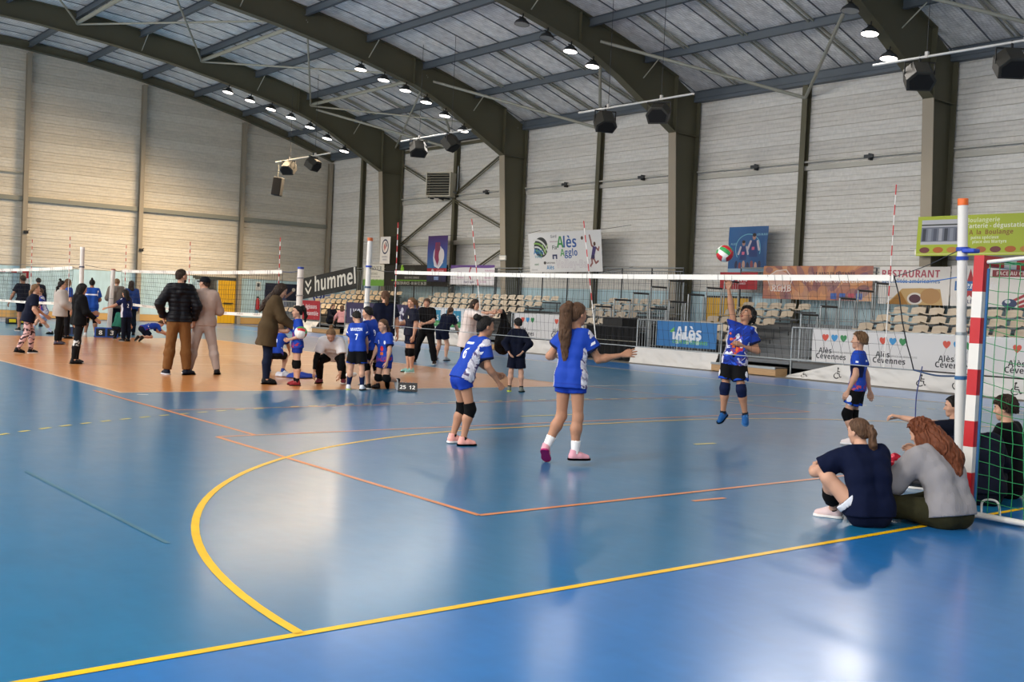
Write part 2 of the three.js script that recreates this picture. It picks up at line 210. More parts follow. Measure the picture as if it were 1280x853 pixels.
// ---- roof: insulated lining in strips, purlins, bracing
{
  const c = structure('ceiling');
  const shell = []; for (let i = 0; i <= 40; i++) { const x = lerp(XL - 0.3, XR + 0.3, i / 40); shell.push([x, roofY(x) + 0.06]); } for (let i = 40; i >= 0; i--) { const x = lerp(XL - 0.3, XR + 0.3, i / 40); shell.push([x, roofY(x) + 0.3]); }
  mesh('roof_deck', slab(shell, ZN - ZG + 0.6).translate(0, 0, (ZN + ZG) / 2), std(0x8f9396, 0.8), c);
  // foil-faced quilt held by wire mesh: fine square wires, crumpled
  const foil = noiseTex(512, (u, v) => { const gx = Math.abs(((u * 24) % 1) - 0.5), gy = Math.abs(((v * 24) % 1) - 0.5); const wire = gx > 0.44 || gy > 0.455 ? -0.16 : 0; const n = 0.1 * tnoise(u, v, 7, 2) + 0.1 * tnoise2(u, v, 12, 40, 4) + wire; return [clamp(240 * (1 + n), 0, 255), clamp(239 * (1 + n), 0, 255), clamp(236 * (1 + n), 0, 255)]; }, true);
  const foilBump = noiseTex(256, (u, v) => { const n = 128 + 90 * tnoise(u, v, 9, 3) + 60 * tnoise2(u, v, 10, 30, 5); return [n, n, n].map((q) => clamp(q, 0, 255)); });
  const foils = [0xffffff, 0xf6f6f6, 0xeeeef0].map((col) => new THREE.MeshStandardMaterial({ map: foil, color: col, roughness: 0.55, metalness: 0.15, bumpMap: foilBump, bumpScale: 0.03 }));
  const SW = 1.19, n = Math.ceil((ZN - ZG) / SW);
  const mk = (x0, x1) => { const N = 16, pos = [], uv = [], idx = []; for (let i = 0; i <= N; i++) { const x = lerp(x0, x1, i / N), sag = 0; for (let k = 0; k < 3; k++) { const z = [0.015, SW / 2, SW - 0.015][k]; pos.push(x, roofY(x) - (k === 1 ? 0.035 : 0) + sag, z); uv.push(x * 0.42, z * 0.42); } } for (let i = 0; i < N; i++) for (let k = 0; k < 2; k++) { const a = i * 3 + k; idx.push(a, a + 3, a + 1, a + 1, a + 3, a + 4); } const g = new THREE.BufferGeometry(); g.setAttribute('position', new THREE.Float32BufferAttribute(pos, 3)); g.setAttribute('uv', new THREE.Float32BufferAttribute(uv, 2)); g.setIndex(idx); g.computeVertexNormals(); if (g.attributes.normal.getY(4) > 0) { g.setIndex(idx.reverse()); g.computeVertexNormals(); } return g; };
  const right = mk(XC, XR + 0.03), left = mk(XL - 0.03, XC);
  for (let i = 0; i < n; i++) { const z = ZG + i * SW; for (const g of [right, left]) { const m = mesh('roof_panel', g, foils[(i * 5 + (g === left ? 1 : 0)) % 3], c); m.position.z = z; } if (i) for (const [a, b] of [[XC, XR], [XL, XC]]) { const N = 8, parts = []; for (let k = 0; k < N; k++) { const xa = lerp(a, b, k / N), xb = lerp(a, b, (k + 1) / N); parts.push(beam([xa, roofY(xa) - 0.012, z], [xb, roofY(xb) - 0.012, z], 0.03, 0.02)); } mesh('panel_seam', parts, std(0x70747a, 0.5, 0.3), c); } }
  // purlins: I sections running the length of the hall between the frames
  const cuts = [ZG, ...FRAMES, ZN];
  for (let i = 0; i < 8; i++) for (const s of [1, -1]) { const x = XC + s * (18.75 - i * 2.58); if (Math.abs(x - XC) < 0.4) continue; const y = roofY(x) - 0.05; for (let b = 0; b < cuts.length - 1; b++) { const z0 = cuts[b] + 0.02, z1 = cuts[b + 1] - 0.02; mesh('purlin', [boxTo(x - 0.07, x + 0.07, y - 0.015, y, z0, z1), boxTo(x - 0.07, x + 0.07, y - 0.26, y - 0.245, z0, z1), boxTo(x - 0.008, x + 0.008, y - 0.25, y, z0, z1)], M.purlin, c); } }
  // double battens over the eave strip
  for (let z = -46; z < 10; z += 2.39) for (const d of [0, 0.16]) { const x0 = 15.2, x1 = 20.2; mesh('batten', beam([x0, roofY(x0) - 0.05, z + d], [x1, roofY(x1) - 0.05, z + d], 0.05, 0.05), M.rod, c); }
  mesh('eave_beam', boxTo(XR - 0.28, XR - 0.02, 9.0, 9.2, ZG, ZN), M.purlin, c);
  // bracing tubes between the frames
  const Y = (x) => roofY(x) - 0.45, T = (a, b, r) => mesh('brace_tube', bar(a, b, r, 8), M.rod, c);
  for (const x of [4.8, 10.0, 15.3]) T([x, Y(x), FRAMES[0]], [x - 0.0, Y(x) - 0.05, FRAMES[1]], 0.08);
  for (const [xa, xb] of [[4.8, 10], [10, 15.3], [15.3, 20], [0, 4.8]]) { T([xa, Y(xa) - 0.05, FRAMES[0]], [xb, Y(xb), FRAMES[1]], 0.04); T([xb, Y(xb), FRAMES[0]], [xa, Y(xa) - 0.05, FRAMES[1]], 0.04); }
  // struts from the frames out to the tops of the mid posts (V shape at the wall)
  const mids = [-35.9, -26.35, -16.85, -7.2];
  for (const [i, zm] of mids.entries()) { const za = FRAMES[i], zb = FRAMES[i + 1]; T([15.6, roofY(15.6) - 0.55, za], [20.3, 8.6, zm], 0.055); T([15.6, roofY(15.6) - 0.55, zb], [20.3, 8.6, zm], 0.055); }
  for (const z of FRAMES) { if (z > 0) continue; for (const x of [7.4, 12.6, 17.6]) { T([x, roofY(x) - 0.3, z + 0.75], [x, roofY(x) - 0.85, z + 0.06], 0.02); } }
}

// ---- portal frames of welded I sections with deep haunches
{
  const bot = [[1.5, 11.82], [3.35, 11.74], [6.4, 11.46], [8.9, 11.13], [10.65, 10.83], [12.6, 10.45], [14.65, 9.98], [15.4, 9.72], [16.4, 9.28], [19.2, 7.82]];
  const topY = (x) => roofY(x) - 0.03;
  const mir = (l) => l.map(([x, y]) => [2 * XC - x, y]);
  function frame(z, label) {
    const o = thing('portal_frame', label, 'frame', [0, 0, z], 0, 'arched steel frames of the hall');
    for (const s of [1, -1]) {
      const m = s > 0 ? (l) => l : mir;
      const tops = []; for (let i = 0; i <= 12; i++) { const x = lerp(19.2, 1.5, i / 12); tops.push([x, topY(x)]); }
      mesh('rafter_web', slab(m([...bot, ...tops]), 0.02), M.olive, o);
      mesh('bottom_flange', bot.slice(1).map((b, i) => { const [p, q] = m([bot[i], b]); return beam([...p, 0], [...q, 0], 0.32, 0.03); }), M.olive, o);
      mesh('top_flange', tops.slice(1).map((b, i) => { const [p, q] = m([tops[i], b]); return beam([p[0], p[1], 0], [q[0], q[1], 0], 0.32, 0.03); }), M.olive, o);
      mesh('column_web', slab(m([[19.2, 7.82], [19.75, 0], [20.4, 0], [20.4, 9.15], [19.2, 9.75]]), 0.02), M.olive, o);
      const [a, b] = m([[19.2, 7.82], [19.75, 0]]), [c, d] = m([[20.4, 0], [20.4, 9.2]]);
      mesh('inner_flange', beam([...b, 0], [...a, 0], 0.03, 0.34).rotateY(0), M.oliveLight, o).geometry = flangePlate(b, a, 0.34);
      mesh('outer_flange', flangePlate(c, d, 0.34), M.olive, o);
      const [e, f] = m([[19.2, 7.8], [19.2, 9.75]]); mesh('joint_plate', flangePlate(e, f, 0.34), M.olive, o);
      const [g, h] = m([[19.2, 7.82], [20.4, 7.75]]); mesh('stiffener', [box(1.2, 0.02, 0.3, (g[0] + h[0]) / 2, 7.8, 0)], M.olive, o);
      const [q, r] = m([[14.65, 9.98], [14.65, topY(14.65)]]); mesh('stiffener', flangePlate(q, r, 0.26, 0.015), M.olive, o);
    }
    return o;
  }
  function flangePlate(a, b, w, t = 0.03) { const dx = b[0] - a[0], dy = b[1] - a[1], L = Math.hypot(dx, dy), g = new THREE.BoxGeometry(t, L, w); g.rotateZ(-Math.atan2(dx, dy)); g.translate((a[0] + b[0]) / 2, (a[1] + b[1]) / 2, 0); return g; }
  const where = ['behind the round-crest banner', 'beside the purple and white sponsor banner', 'beside the big volleyball sponsor banner', 'beside the green bakery banner', 'above the near handball goal', 'behind the goal end line'];
  FRAMES.forEach((z, i) => frame(z, 'olive green arched steel portal frame, column ' + where[i]));
}

// ---- high-bay lamps under the frames
const lampGlowMat = new THREE.MeshStandardMaterial({ color: 0x222222, emissive: LAMP_COLOR, emissiveIntensity: LAMP_GLOW, roughness: 0.4 });
const lampOffMat = std(0x8f9290, 0.25, 0.1);
const lampBody = lathe([[0, 0.2], [0.07, 0.2], [0.1, 0.16], [0.2, 0.08], [0.24, 0.0], [0.235, -0.01], [0.225, -0.01], [0.2, 0.02]], 20), lampFace = new THREE.CylinderGeometry(0.222, 0.222, 0.012, 24);
function makeLamp(x, y, z, lit, label, group, power = 1, color = LAMP_COLOR, tilt = -0.42) {
  const o = thing('highbay_lamp', label, 'lamp', [x, y, z], 0, group); o.rotation.z = tilt * 0.3;   // heads lean towards the middle of the court, their reflectors throw further that way
  mesh('reflector', lampBody, M.darkSteel, o);
  mesh('lamp_face', lampFace, lit ? lampGlowMat : lampOffMat, o);
  mesh('bracket', [box(0.03, 0.15, 0.03, 0, 0.26, 0), box(0.26, 0.02, 0.05, 0, 0.2, 0)], M.black, o);
  if (lit) { const s = new THREE.SpotLight(color, LAMP_CANDELA * power, 0, 1.28, 0.6, 2); s.name = 'lamp_light'; s.position.set(0, -0.03, 0); s.target.position.set(Math.sin(tilt * 0.7) * 5, -Math.cos(tilt * 0.7) * 5, 0); s.castShadow = true; s.shadow.radius = 10; o.add(s, s.target); }
}
{
  const under = (x) => { const b = [[1.5, 11.82], [3.35, 11.74], [6.4, 11.46], [8.9, 11.13], [10.65, 10.83], [12.6, 10.45], [14.65, 9.98], [15.4, 9.72], [16.4, 9.28], [19.2, 7.82]]; for (let i = 1; i < b.length; i++) if (x <= b[i][0]) return lerp(b[i - 1][1], b[i][1], (x - b[i - 1][0]) / (b[i][0] - b[i - 1][0])); return 8; };
  const POWER = [1.05, 0.5, 0.15, 0.36, 0.5, 0.5], POWER_L = [0.5, 0.6, 0.6, 0.58, 0.52, 0.4];   // lamps of the far frames burn warmer and stronger
  const XS = [11.25, 12.3, 13.32, 14.32, 15.3, 16.22, 17.15];
  const names = ['farthest frame', 'frame by the purple sponsor banner', 'frame by the big volleyball banner', 'frame by the bakery banner', 'frame over the near goal', 'frame behind the near goal'];
  FRAMES.forEach((z, i) => {
    XS.forEach((x, k) => {
      if (i && k === 0) return;
      const lit = i < 2 || (i === 2 && k >= 3 && k < 5) || (i === 3 && k !== 4) || i === 5;
      if (i === 2 && k >= 5) return;
      makeLamp(x, under(x) - 0.36, z, lit, (lit ? 'glowing round lamp under the ' : 'unlit dark lamp under the ') + names[i] + ', ' + ['first', 'second', 'third', 'fourth', 'fifth', 'sixth', 'seventh'][6 - k] + ' from the wall column', (lit ? 'lit' : 'unlit') + ' lamps on the ' + names[i], POWER[i], i < 1 ? LAMP_WARM : LAMP_COLOR, i < 1 ? -0.6 : -0.42);
      
    });
    XS.slice(1).forEach((x, k) => makeLamp(2 * XC - x, under(x) - 0.36, z, true, 'glowing round high-bay lamp on the other half of the ' + names[i], 'lamps over the other half of the hall', POWER_L[i], i < 1 ? LAMP_WARM : LAMP_COLOR, 0.72));
  });
}
// ================= SPECTATOR STANDS =================
const TIERS = 5, T0 = 0.4, TR = 0.25, TD = 0.85, SX = 15.3;      // tier rise and depth, first tier front
const seatMats = [0xa99c89, 0x9f9280, 0xb3a693].map((c) => std(c, 0.55));
const seatGeo = (() => { // moulded bucket seat facing -x: dished pan, curved back with rolled edge
  const N = 5, prof = [[-0.2, 0.4], [-0.2, 0.43], [-0.05, 0.415], [0.1, 0.42], [0.16, 0.46], [0.19, 0.53], [0.22, 0.62], [0.25, 0.61]], pos = [], idx = [];
  prof.forEach(([x, y], i) => { for (let k = 0; k <= N; k++) { const t = k / N * 2 - 1, up = i > 3 ? 1 : 0; pos.push(x - up * 0.06 * t * t + 0, y + (up ? -0.03 * t * t * (i >= 6 ? 1 : 0) + (i >= 6 ? -0.02 * (1 - Math.abs(Math.abs(t) - 0.5) * 2) * 0 : 0) : 0.025 * t * t), t * 0.215); } });
  for (let i = 0; i < prof.length - 1; i++) for (let k = 0; k < N; k++) { const a = i * (N + 1) + k; idx.push(a, a + 1, a + N + 1, a + 1, a + N + 2, a + N + 1); }
  const g = new THREE.BufferGeometry(); g.setAttribute('position', new THREE.Float32BufferAttribute(pos, 3)); g.setIndex(idx); g.computeVertexNormals(); return g;
})();
const deckMat = std(0x4c4a47, 0.7), riserMat = std(0x5f6264, 0.5, 0.4), stepMat = std(0x666a6e, 0.6, 0.2);
function bleacher(z0, z1, label, skip = () => false) {
  const o = thing('bleacher_block', label, 'bleacher', [SX, 0, (z0 + z1) / 2], 0, undefined), L = z1 - z0;
  mesh('front_deck', boxTo(-0.4, 0.02, T0 - 0.06, T0, -L / 2, L / 2), deckMat, o);
  mesh('front_board', boxTo(-0.42, -0.38, T0 - 0.16, T0 - 0.02, -L / 2, L / 2), riserMat, o);
  for (let k = 0; k < TIERS; k++) {
    const y = T0 + k * TR, x = k * TD;
    mesh('tier_deck', boxTo(x, x + TD + 0.02, y - 0.05, y, -L / 2, L / 2), deckMat, o);
    if (k) mesh('riser', boxTo(x - 0.02, x + 0.01, y - TR, y, -L / 2, L / 2), riserMat, o);
    mesh('seat_rail', [beam([x + 0.42, y + 0.34, -L / 2], [x + 0.42, y + 0.34, L / 2], 0.05, 0.05), ...Array.from({ length: Math.max(2, Math.round(L / 1.6)) }, (_, i, a) => bar([x + 0.42, y, lerp(-L / 2 + 0.2, L / 2 - 0.2, i / (Math.max(2, Math.round(L / 1.6)) - 1))], [x + 0.42, y + 0.34, lerp(-L / 2 + 0.2, L / 2 - 0.2, i / (Math.max(2, Math.round(L / 1.6)) - 1))], 0.02))], M.darkSteel, o);
    const n = Math.floor((L - 0.1) / 0.54);
    for (let i = 0; i < n; i++) { if (skip(k, i, n)) continue; const s = mesh('seat', seatGeo, seatMats[(i * 3 + k * 5) % 3], o); s.position.set(x + 0.46, y, -n * 0.27 + 0.27 + i * 0.54); }
  }
  mesh('understructure', [0, 1, 2, 3, 4].flatMap((k) => [-1, 0, 1].map((s) => bar([k * TD + 0.4, 0, s * (L / 2 - 0.15)], [k * TD + 0.4, T0 + k * TR - 0.05, s * (L / 2 - 0.15)], 0.03))), M.darkSteel, o);
  [-1, 1].forEach((s) => mesh('side_panel', (() => { const l = [[-0.4, 0.02], [-0.4, T0 - 0.06]]; for (let k = 0; k < TIERS; k++) { l.push([k * TD, T0 + k * TR - 0.06], [(k + 1) * TD, T0 + k * TR - 0.06]); } l.push([TIERS * TD, 0.02]); return slab(l, 0.02).translate(0, 0, s * (L / 2 - 0.02)); })(), M.black, o));
  return o;
}
bleacher(-43.9, -38.15, 'beige-seated bleacher block behind the tilted black banner');
bleacher(-36.0, -26.85, 'long beige-seated bleacher block behind the purple barrier banner');
bleacher(-24.6, -20.95, 'beige-seated bleacher block behind the three-hearts banner by the black curtain');
bleacher(-18.4, -15.2, 'small beige-seated bleacher block behind the blue barrier banner');
bleacher(-12.9, -3.4, 'beige-seated bleacher block behind the repeating hearts banner beside the goal');
function aisle(z0, z1, label) {
  const o = thing('aisle_stairs', label, 'stairs', [SX, 0, (z0 + z1) / 2], 0), L = z1 - z0 - 0.06;
  mesh('landing', boxTo(-0.4, 0.4, T0 - 0.08, T0, -L / 2, L / 2), stepMat, o);
  for (let k = 0; k < TIERS * 2 - 1; k++) { const y = T0 + (k + 1) * TR / 2 - TR / 2, x = k * TD / 2; mesh('tread', boxTo(x, x + TD / 2 + 0.02, y - 0.05, y, -L / 2, L / 2), stepMat, o); mesh('riser', boxTo(x - 0.015, x + 0.005, y - TR / 2, y, -L / 2, L / 2), riserMat, o); }
  mesh('understructure', [-1, 1].flatMap((s) => [1, 4].map((k) => bar([k * TD, 0, s * (L / 2 - 0.1)], [k * TD, T0 + k * TR - 0.1, s * (L / 2 - 0.1)], 0.03))), M.darkSteel, o);
}
aisle(-38.15, -36.0, 'grey metal aisle stairs where the two spectators sit');
aisle(-26.85, -24.6, 'grey metal aisle stairs beside the green town banners');
aisle(-15.2, -12.9, 'grey metal aisle stairs beside the blue barrier banner');
// wooden first steps in front of the aisles
const plyMat = new THREE.MeshStandardMaterial({ map: noiseTex(256, (u, v) => { const n = 0.12 * tnoise2(u, v, 5, 60, 2) + 0.06 * tnoise(u, v, 9, 3); return [186 * (1 + n), 150 * (1 + n), 108 * (1 + n)]; }, true), roughness: 0.6 });
for (const [z0, z1, l] of [[-37.9, -36.3, 'plywood step box below the seated spectators'], [-26.7, -24.8, 'plywood step box at the aisle behind the person in white'], [-15.1, -12.95, 'plywood step box at the aisle behind the jumping boy']]) {
  const o = thing('step_box', l, 'step', [14.62, 0, (z0 + z1) / 2]); const L = z1 - z0;
  mesh('top', boxTo(-0.26, 0.24, 0.21, 0.24, -L / 2, L / 2), std(0x4e4a46, 0.7), o); mesh('front', boxTo(-0.25, -0.23, 0.02, 0.21, -L / 2, L / 2), plyMat, o);
  mesh('side', boxTo(-0.22, 0.24, 0.0, 0.21, -L / 2, -L / 2 + 0.02), plyMat, o); mesh('side', boxTo(-0.22, 0.24, 0.0, 0.21, L / 2 - 0.02, L / 2), plyMat, o); mesh('metal_nosing', boxTo(-0.28, -0.24, 0.19, 0.25, -L / 2, L / 2), M.galv, o);
}
// front barriers
function barrier(z0, z1, label, y0 = 0.48, y1 = 1.3, x = 14.86) {
  const o = thing('barrier', label, 'barrier', [x, 0, (z0 + z1) / 2]), L = z1 - z0;
  mesh('top_rail', bar([0, y1, -L / 2], [0, y1, L / 2], 0.024, 8), M.galv, o); mesh('bottom_rail', bar([0, y0, -L / 2], [0, y0, L / 2], 0.02, 8), M.galv, o);
  const n = Math.max(1, Math.round(L / 1.55)); for (let i = 0; i <= n; i++) mesh('post', bar([0, 0, lerp(-L / 2, L / 2, i / n)], [0, y1, lerp(-L / 2, L / 2, i / n)], 0.024, 8), M.galv, o);
  const b = []; for (let z = -L / 2 + 0.1; z < L / 2; z += 0.11) b.push(bar([0, y0, z], [0, y1, z], 0.009, 5)); mesh('bars', b, M.galv, o);
}
barrier(-43.5, -38.1, 'galvanised barrier behind the red banner'); barrier(-35.9, -26.9, 'galvanised barrier carrying the purple and green banners'); barrier(-24.5, -20.85, 'galvanised barrier carrying the three-hearts banner');
barrier(-18.45, -15.2, 'galvanised barrier carrying the blue town banner'); barrier(-12.85, -3.5, 'galvanised barrier carrying the repeating hearts banner');
// rear railing on the top deck
function rearRail(z0, z1, label) {
  const o = thing('rear_railing', label, 'railing', [19.48, 1.42, (z0 + z1) / 2]), L = z1 - z0, n = Math.max(1, Math.round(L / 1.6));
  mesh('top_rail', bar([0, 1.7, -L / 2], [0, 1.7, L / 2], 0.022, 8), M.galv, o); mesh('mid_rail', bar([0, 1.58, -L / 2], [0, 1.58, L / 2], 0.016, 6), M.galv, o); mesh('bottom_rail', bar([0, 0.1, -L / 2], [0, 0.1, L / 2], 0.016, 6), M.galv, o);
  for (let i = 0; i <= n; i++) mesh('post', bar([0, 0, lerp(-L / 2, L / 2, i / n)], [0, 1.7, lerp(-L / 2, L / 2, i / n)], 0.026, 6), M.darkSteel, o);
  const b = []; for (let z = -L / 2 + 0.1; z < L / 2; z += 0.125) b.push(bar([0, 0.1, z], [0, 1.58, z], 0.008, 4)); mesh('bars', b, M.galv, o);
}
rearRail(-43.8, -31.5, 'tall grey railing at the back of the stand behind the dark sponsor banners'); rearRail(-31.4, -20.9, 'tall grey railing at the back of the stand below the volleyball banner'); rearRail(-18.4, -3.5, 'tall grey railing at the back of the stand behind the orange banner');
// guard rails beside the passage through the stand
function sideRail(z, label) {
  const o = thing('guard_rail', label, 'railing', [SX, 0, z]);
  for (let k = 0; k < TIERS; k++) {
    const y = T0 + k * TR, x0 = k * TD + 0.06, x1 = (k + 1) * TD - 0.06, h = 1.25;
    mesh('post', bar([x0, 0.3, 0], [x0, y + h, 0], 0.026, 8), M.galv, o); mesh('post', bar([x1, 0.3, 0], [x1, y + h, 0], 0.026, 8), M.galv, o);
    mesh('top_rail', bar([x0, y + h, 0], [x1, y + h, 0], 0.03, 8), M.darkSteel, o); mesh('mid_rail', bar([x0, y + 0.12, 0], [x1, y + 0.12, 0], 0.016, 6), M.galv, o);
    const b = []; for (let x = x0 + 0.11; x < x1 - 0.04; x += 0.11) b.push(bar([x, y + 0.12, 0], [x, y + h, 0], 0.008, 4)); mesh('bars', b, M.galv, o);
  }
}
sideRail(-20.88, 'stepped galvanised guard rail beside the passage, next to the hearts-banner block'); sideRail(-18.46, 'stepped galvanised guard rail beside the passage, next to the blue-banner block');
sideRail(-12.97, 'stepped galvanised guard rail at the aisle next to the goal-side bleacher block');
{ // black drape across the passage
  const o = thing('black_drape', 'black cloth drape closing the passage through the stand', 'curtain', [14.98, 0, -19.66]);
  const g = new THREE.PlaneGeometry(2.3, 1.02, 60, 4); const p = g.attributes.position; for (let i = 0; i < p.count; i++) p.setZ(i, 0.035 * Math.sin(p.getX(i) * 21) + 0.02 * Math.sin(p.getX(i) * 47 + 1)); g.rotateY(-Math.PI / 2); g.translate(0, 0.52, 0); g.computeVertexNormals();
  mesh('cloth', g, new THREE.MeshStandardMaterial({ color: 0x0c0c0d, roughness: 0.95, side: THREE.DoubleSide }), o); mesh('cord', bar([-0.06, 0.62, -1.15], [-0.06, 0.62, 1.15], 0.008), M.rod, o); mesh('top_rail', bar([0, 1.04, -1.16], [0, 1.04, 1.16], 0.02), M.black, o);
  const t = thing('draped_table', 'black draped high table standing in the passage', 'table', [15.6, 0, -19.95]);
  mesh('top', new RoundedBoxGeometry(0.7, 0.05, 0.9, 2, 0.02).translate(0, 1.3, 0), M.black, t); mesh('drape', [0, 1, 2, 3].map((k) => box(k % 2 ? 0.68 : 0.02, 1.27, k % 2 ? 0.02 : 0.88, k === 0 ? -0.33 : k === 2 ? 0.33 : 0, 0.64, k === 1 ? -0.43 : k === 3 ? 0.43 : 0)), M.black, t);
  // back wall of the passage and its yellow door
  const d = structure('door_3'); mesh('door_leaf', boxTo(XR - 0.07, XR - 0.02, 0, 2.15, -20.6, -19.7), std(0xd8a51c, 0.5), d); mesh('door_leaf', boxTo(XR - 0.07, XR - 0.02, 0, 2.15, -19.68, -18.78), std(0xd8a51c, 0.5), d); mesh('door_frame', [boxTo(XR - 0.09, XR - 0.01, 2.15, 2.22, -20.66, -18.7), boxTo(XR - 0.09, XR - 0.01, 0, 2.15, -20.68, -20.61), boxTo(XR - 0.09, XR - 0.01, 0, 2.15, -18.77, -18.7)], M.darkSteel, d); mesh('door_handle', box(0.06, 0.03, 0.5, XR - 0.1, 1.05, -20.15), M.black, d);
}
// white cloth skirts in front of the stands
const tarp = new THREE.MeshStandardMaterial({ color: 0xcbc9c5, roughness: 0.6, side: THREE.DoubleSide });
function wheelchair(g, x, y, s) { g.save(); g.translate(x, y); g.scale(s, s); g.strokeStyle = '#1c1c1e'; g.fillStyle = '#1c1c1e'; g.lineWidth = 0.09; g.lineCap = 'round'; g.lineJoin = 'round'; g.beginPath(); g.arc(-0.08, -0.95, 0.1, 0, 7); g.fill(); g.beginPath(); g.moveTo(-0.08, -0.8); g.lineTo(-0.05, -0.42); g.lineTo(0.25, -0.42); g.lineTo(0.4, -0.08); g.lineTo(0.52, -0.12); g.stroke(); g.beginPath(); g.moveTo(-0.06, -0.62); g.lineTo(0.2, -0.62); g.stroke(); g.beginPath(); g.arc(-0.02, -0.25, 0.3, -2.3, 0.75, true); g.stroke(); g.restore(); }
function skirt(z0, z1, label, topL, topR, signs, bulge = 0.12, seed = 0, x = 14.84) {
  const L = z1 - z0, N = Math.round(L * 14), R = 8, pos = [], uv = [], idx = [];
  for (let i = 0; i <= N; i++) for (let j = 0; j <= R; j++) { const t = i / N, v = j / R, z = (t - 0.5) * L, top = lerp(topL, topR, clamp(t * L / 1.4, 0, 1)), n = perlin.noise(z * 2.2 + seed, v * 2, seed) * 0.1 + perlin.noise(z * 5 + v * 4 + seed, v * 3, seed) * 0.05; pos.push(-0.02 - (1 - v) * bulge - n * (0.3 + v * (1 - v) * 3), 0.008 + v * top, z); uv.push(t, v); }
  for (let i = 0; i < N; i++) for (let j = 0; j < R; j++) { const a = i * (R + 1) + j; idx.push(a, a + R + 1, a + 1, a + 1, a + R + 1, a + R + 2); }
  const g = new THREE.BufferGeometry(); g.setAttribute('position', new THREE.Float32BufferAttribute(pos, 3)); g.setAttribute('uv', new THREE.Float32BufferAttribute(uv, 2)); g.setIndex(idx); g.computeVertexNormals();
  let mat = tarp; if (signs) { const W = 2048, H = 96, t = canvas(W, H, (c) => { c.fillStyle = '#e6e4e0'; c.fillRect(0, 0, W, H); for (const z of signs) { c.save(); c.scale(W / L / 1, H / 0.44); wheelchair(c, z - z0, 0.34, 0.26); c.restore(); } }); mat = tarp.clone(); mat.color.set(0xe0e0e0); mat.map = t; }
  return single('cloth_skirt', g, mat, label, 'cloth', [x, 0, (z0 + z1) / 2]);
}
skirt(-40.2, -38.1, 'white cloth skirt below the red banner', 0.45, 0.45, null, 0.25, 1); skirt(-30.1, -26.9, 'white cloth skirt below the green town banners', 0.44, 0.44, null, 0.08, 2); skirt(-35.8, -30.2, 'white cloth skirt below the purple banner', 0.44, 0.44, null, 0.08, 6);
skirt(-24.5, -20.9, 'white cloth skirt below the three-hearts banner', 0.44, 0.44, null, 0.2, 3); skirt(-18.45, -15.25, 'bulging white cloth skirt below the blue barrier banner', 0.46, 0.46, null, 0.28, 4);
skirt(-12.85, -3.5, 'white cloth skirt printed with wheelchair symbols', 0.06, 0.42, [-12.35, -11.35, -9.1, -8.25, -6.9, -5.6, -4.4], 0.16, 5);

// ================= BANNERS =================
const clothWave = (g, seed, amp) => { const p = g.attributes.position; for (let i = 0; i < p.count; i++) p.setZ(i, p.getZ(i) + amp * perlin.noise(p.getX(i) * 1.3 + seed, p.getY(i) * 1.7, seed) + amp * 0.4 * perlin.noise(p.getX(i) * 4 + seed, p.getY(i) * 2, seed + 3)); g.computeVertexNormals(); return g; };
function banner(name, label, X, z0, z1, y0, y1, px, draw, o = {}) { // faces the court (-x)
  const w = z1 - z0, h = y1 - y0, tex = canvas(px, Math.max(16, Math.round(px * h / w)), (g, W, H) => { g.save(); g.scale(W / w, H / h); draw(g, w, h); g.restore(); });
  const g = clothWave(new THREE.PlaneGeometry(w, h, 24, 12), z0, o.wave ?? 0.018), m = single(name, g, new THREE.MeshStandardMaterial({ map: tex, color: 0xdcdcdc, roughness: o.rough ?? 0.55, side: THREE.DoubleSide }), label, o.cat || 'banner', [X, (y0 + y1) / 2, (z0 + z1) / 2]);
  m.rotation.set(0, -Math.PI / 2, 0); m.rotateZ(o.tilt || 0); m.rotateX(o.lean || 0); if (o.cord) for (const s of [-1, 1]) for (const q of [-1, 1]) mesh('cord', bar([s * w / 2, q * h / 2, 0], [s * (w / 2 + o.cord[0]), q * h / 2 + o.cord[1], -o.cord[2]], 0.008, 5), M.darkSteel, m); return m;
}
const fillT = (g, t, x, y, s, col, font = 'bold', fam = 'sans-serif', al = 'left') => { g.save(); g.translate(x, y); g.scale(s / 100, s / 100); g.fillStyle = col; g.font = font + ' 100px ' + fam; g.textAlign = al; g.textBaseline = 'alphabetic'; g.fillText(t, 0, 0); g.restore(); };
const rect = (g, x, y, w, h, c) => { g.fillStyle = c; g.fillRect(x, y, w, h); };
const blob = (g, x, y, rx, ry, c, a = 0) => { g.fillStyle = c; g.beginPath(); g.ellipse(x, y, rx, ry, a, 0, 7); g.fill(); };
const path = (g, pts, c, lw) => { g.beginPath(); pts.forEach(([x, y], i) => (i ? g.lineTo(x, y) : g.moveTo(x, y))); if (lw) { g.strokeStyle = c; g.lineWidth = lw; g.lineJoin = 'round'; g.lineCap = 'round'; g.stroke(); } else { g.closePath(); g.fillStyle = c; g.fill(); } };
function heart(g, x, y, s, c) { g.fillStyle = c; g.beginPath(); g.moveTo(x, y + s * 0.9); g.bezierCurveTo(x - s * 1.2, y + s * 0.1, x - s * 0.9, y - s * 0.8, x - s * 0.2, y - s * 0.6); g.bezierCurveTo(x - s * 0.05, y - s * 0.5, x, y - s * 0.4, x, y - s * 0.3); g.bezierCurveTo(x, y - s * 0.4, x + s * 0.05, y - s * 0.5, x + s * 0.2, y - s * 0.6); g.bezierCurveTo(x + s * 0.9, y - s * 0.8, x + s * 1.2, y + s * 0.1, x, y + s * 0.9); g.fill(); }
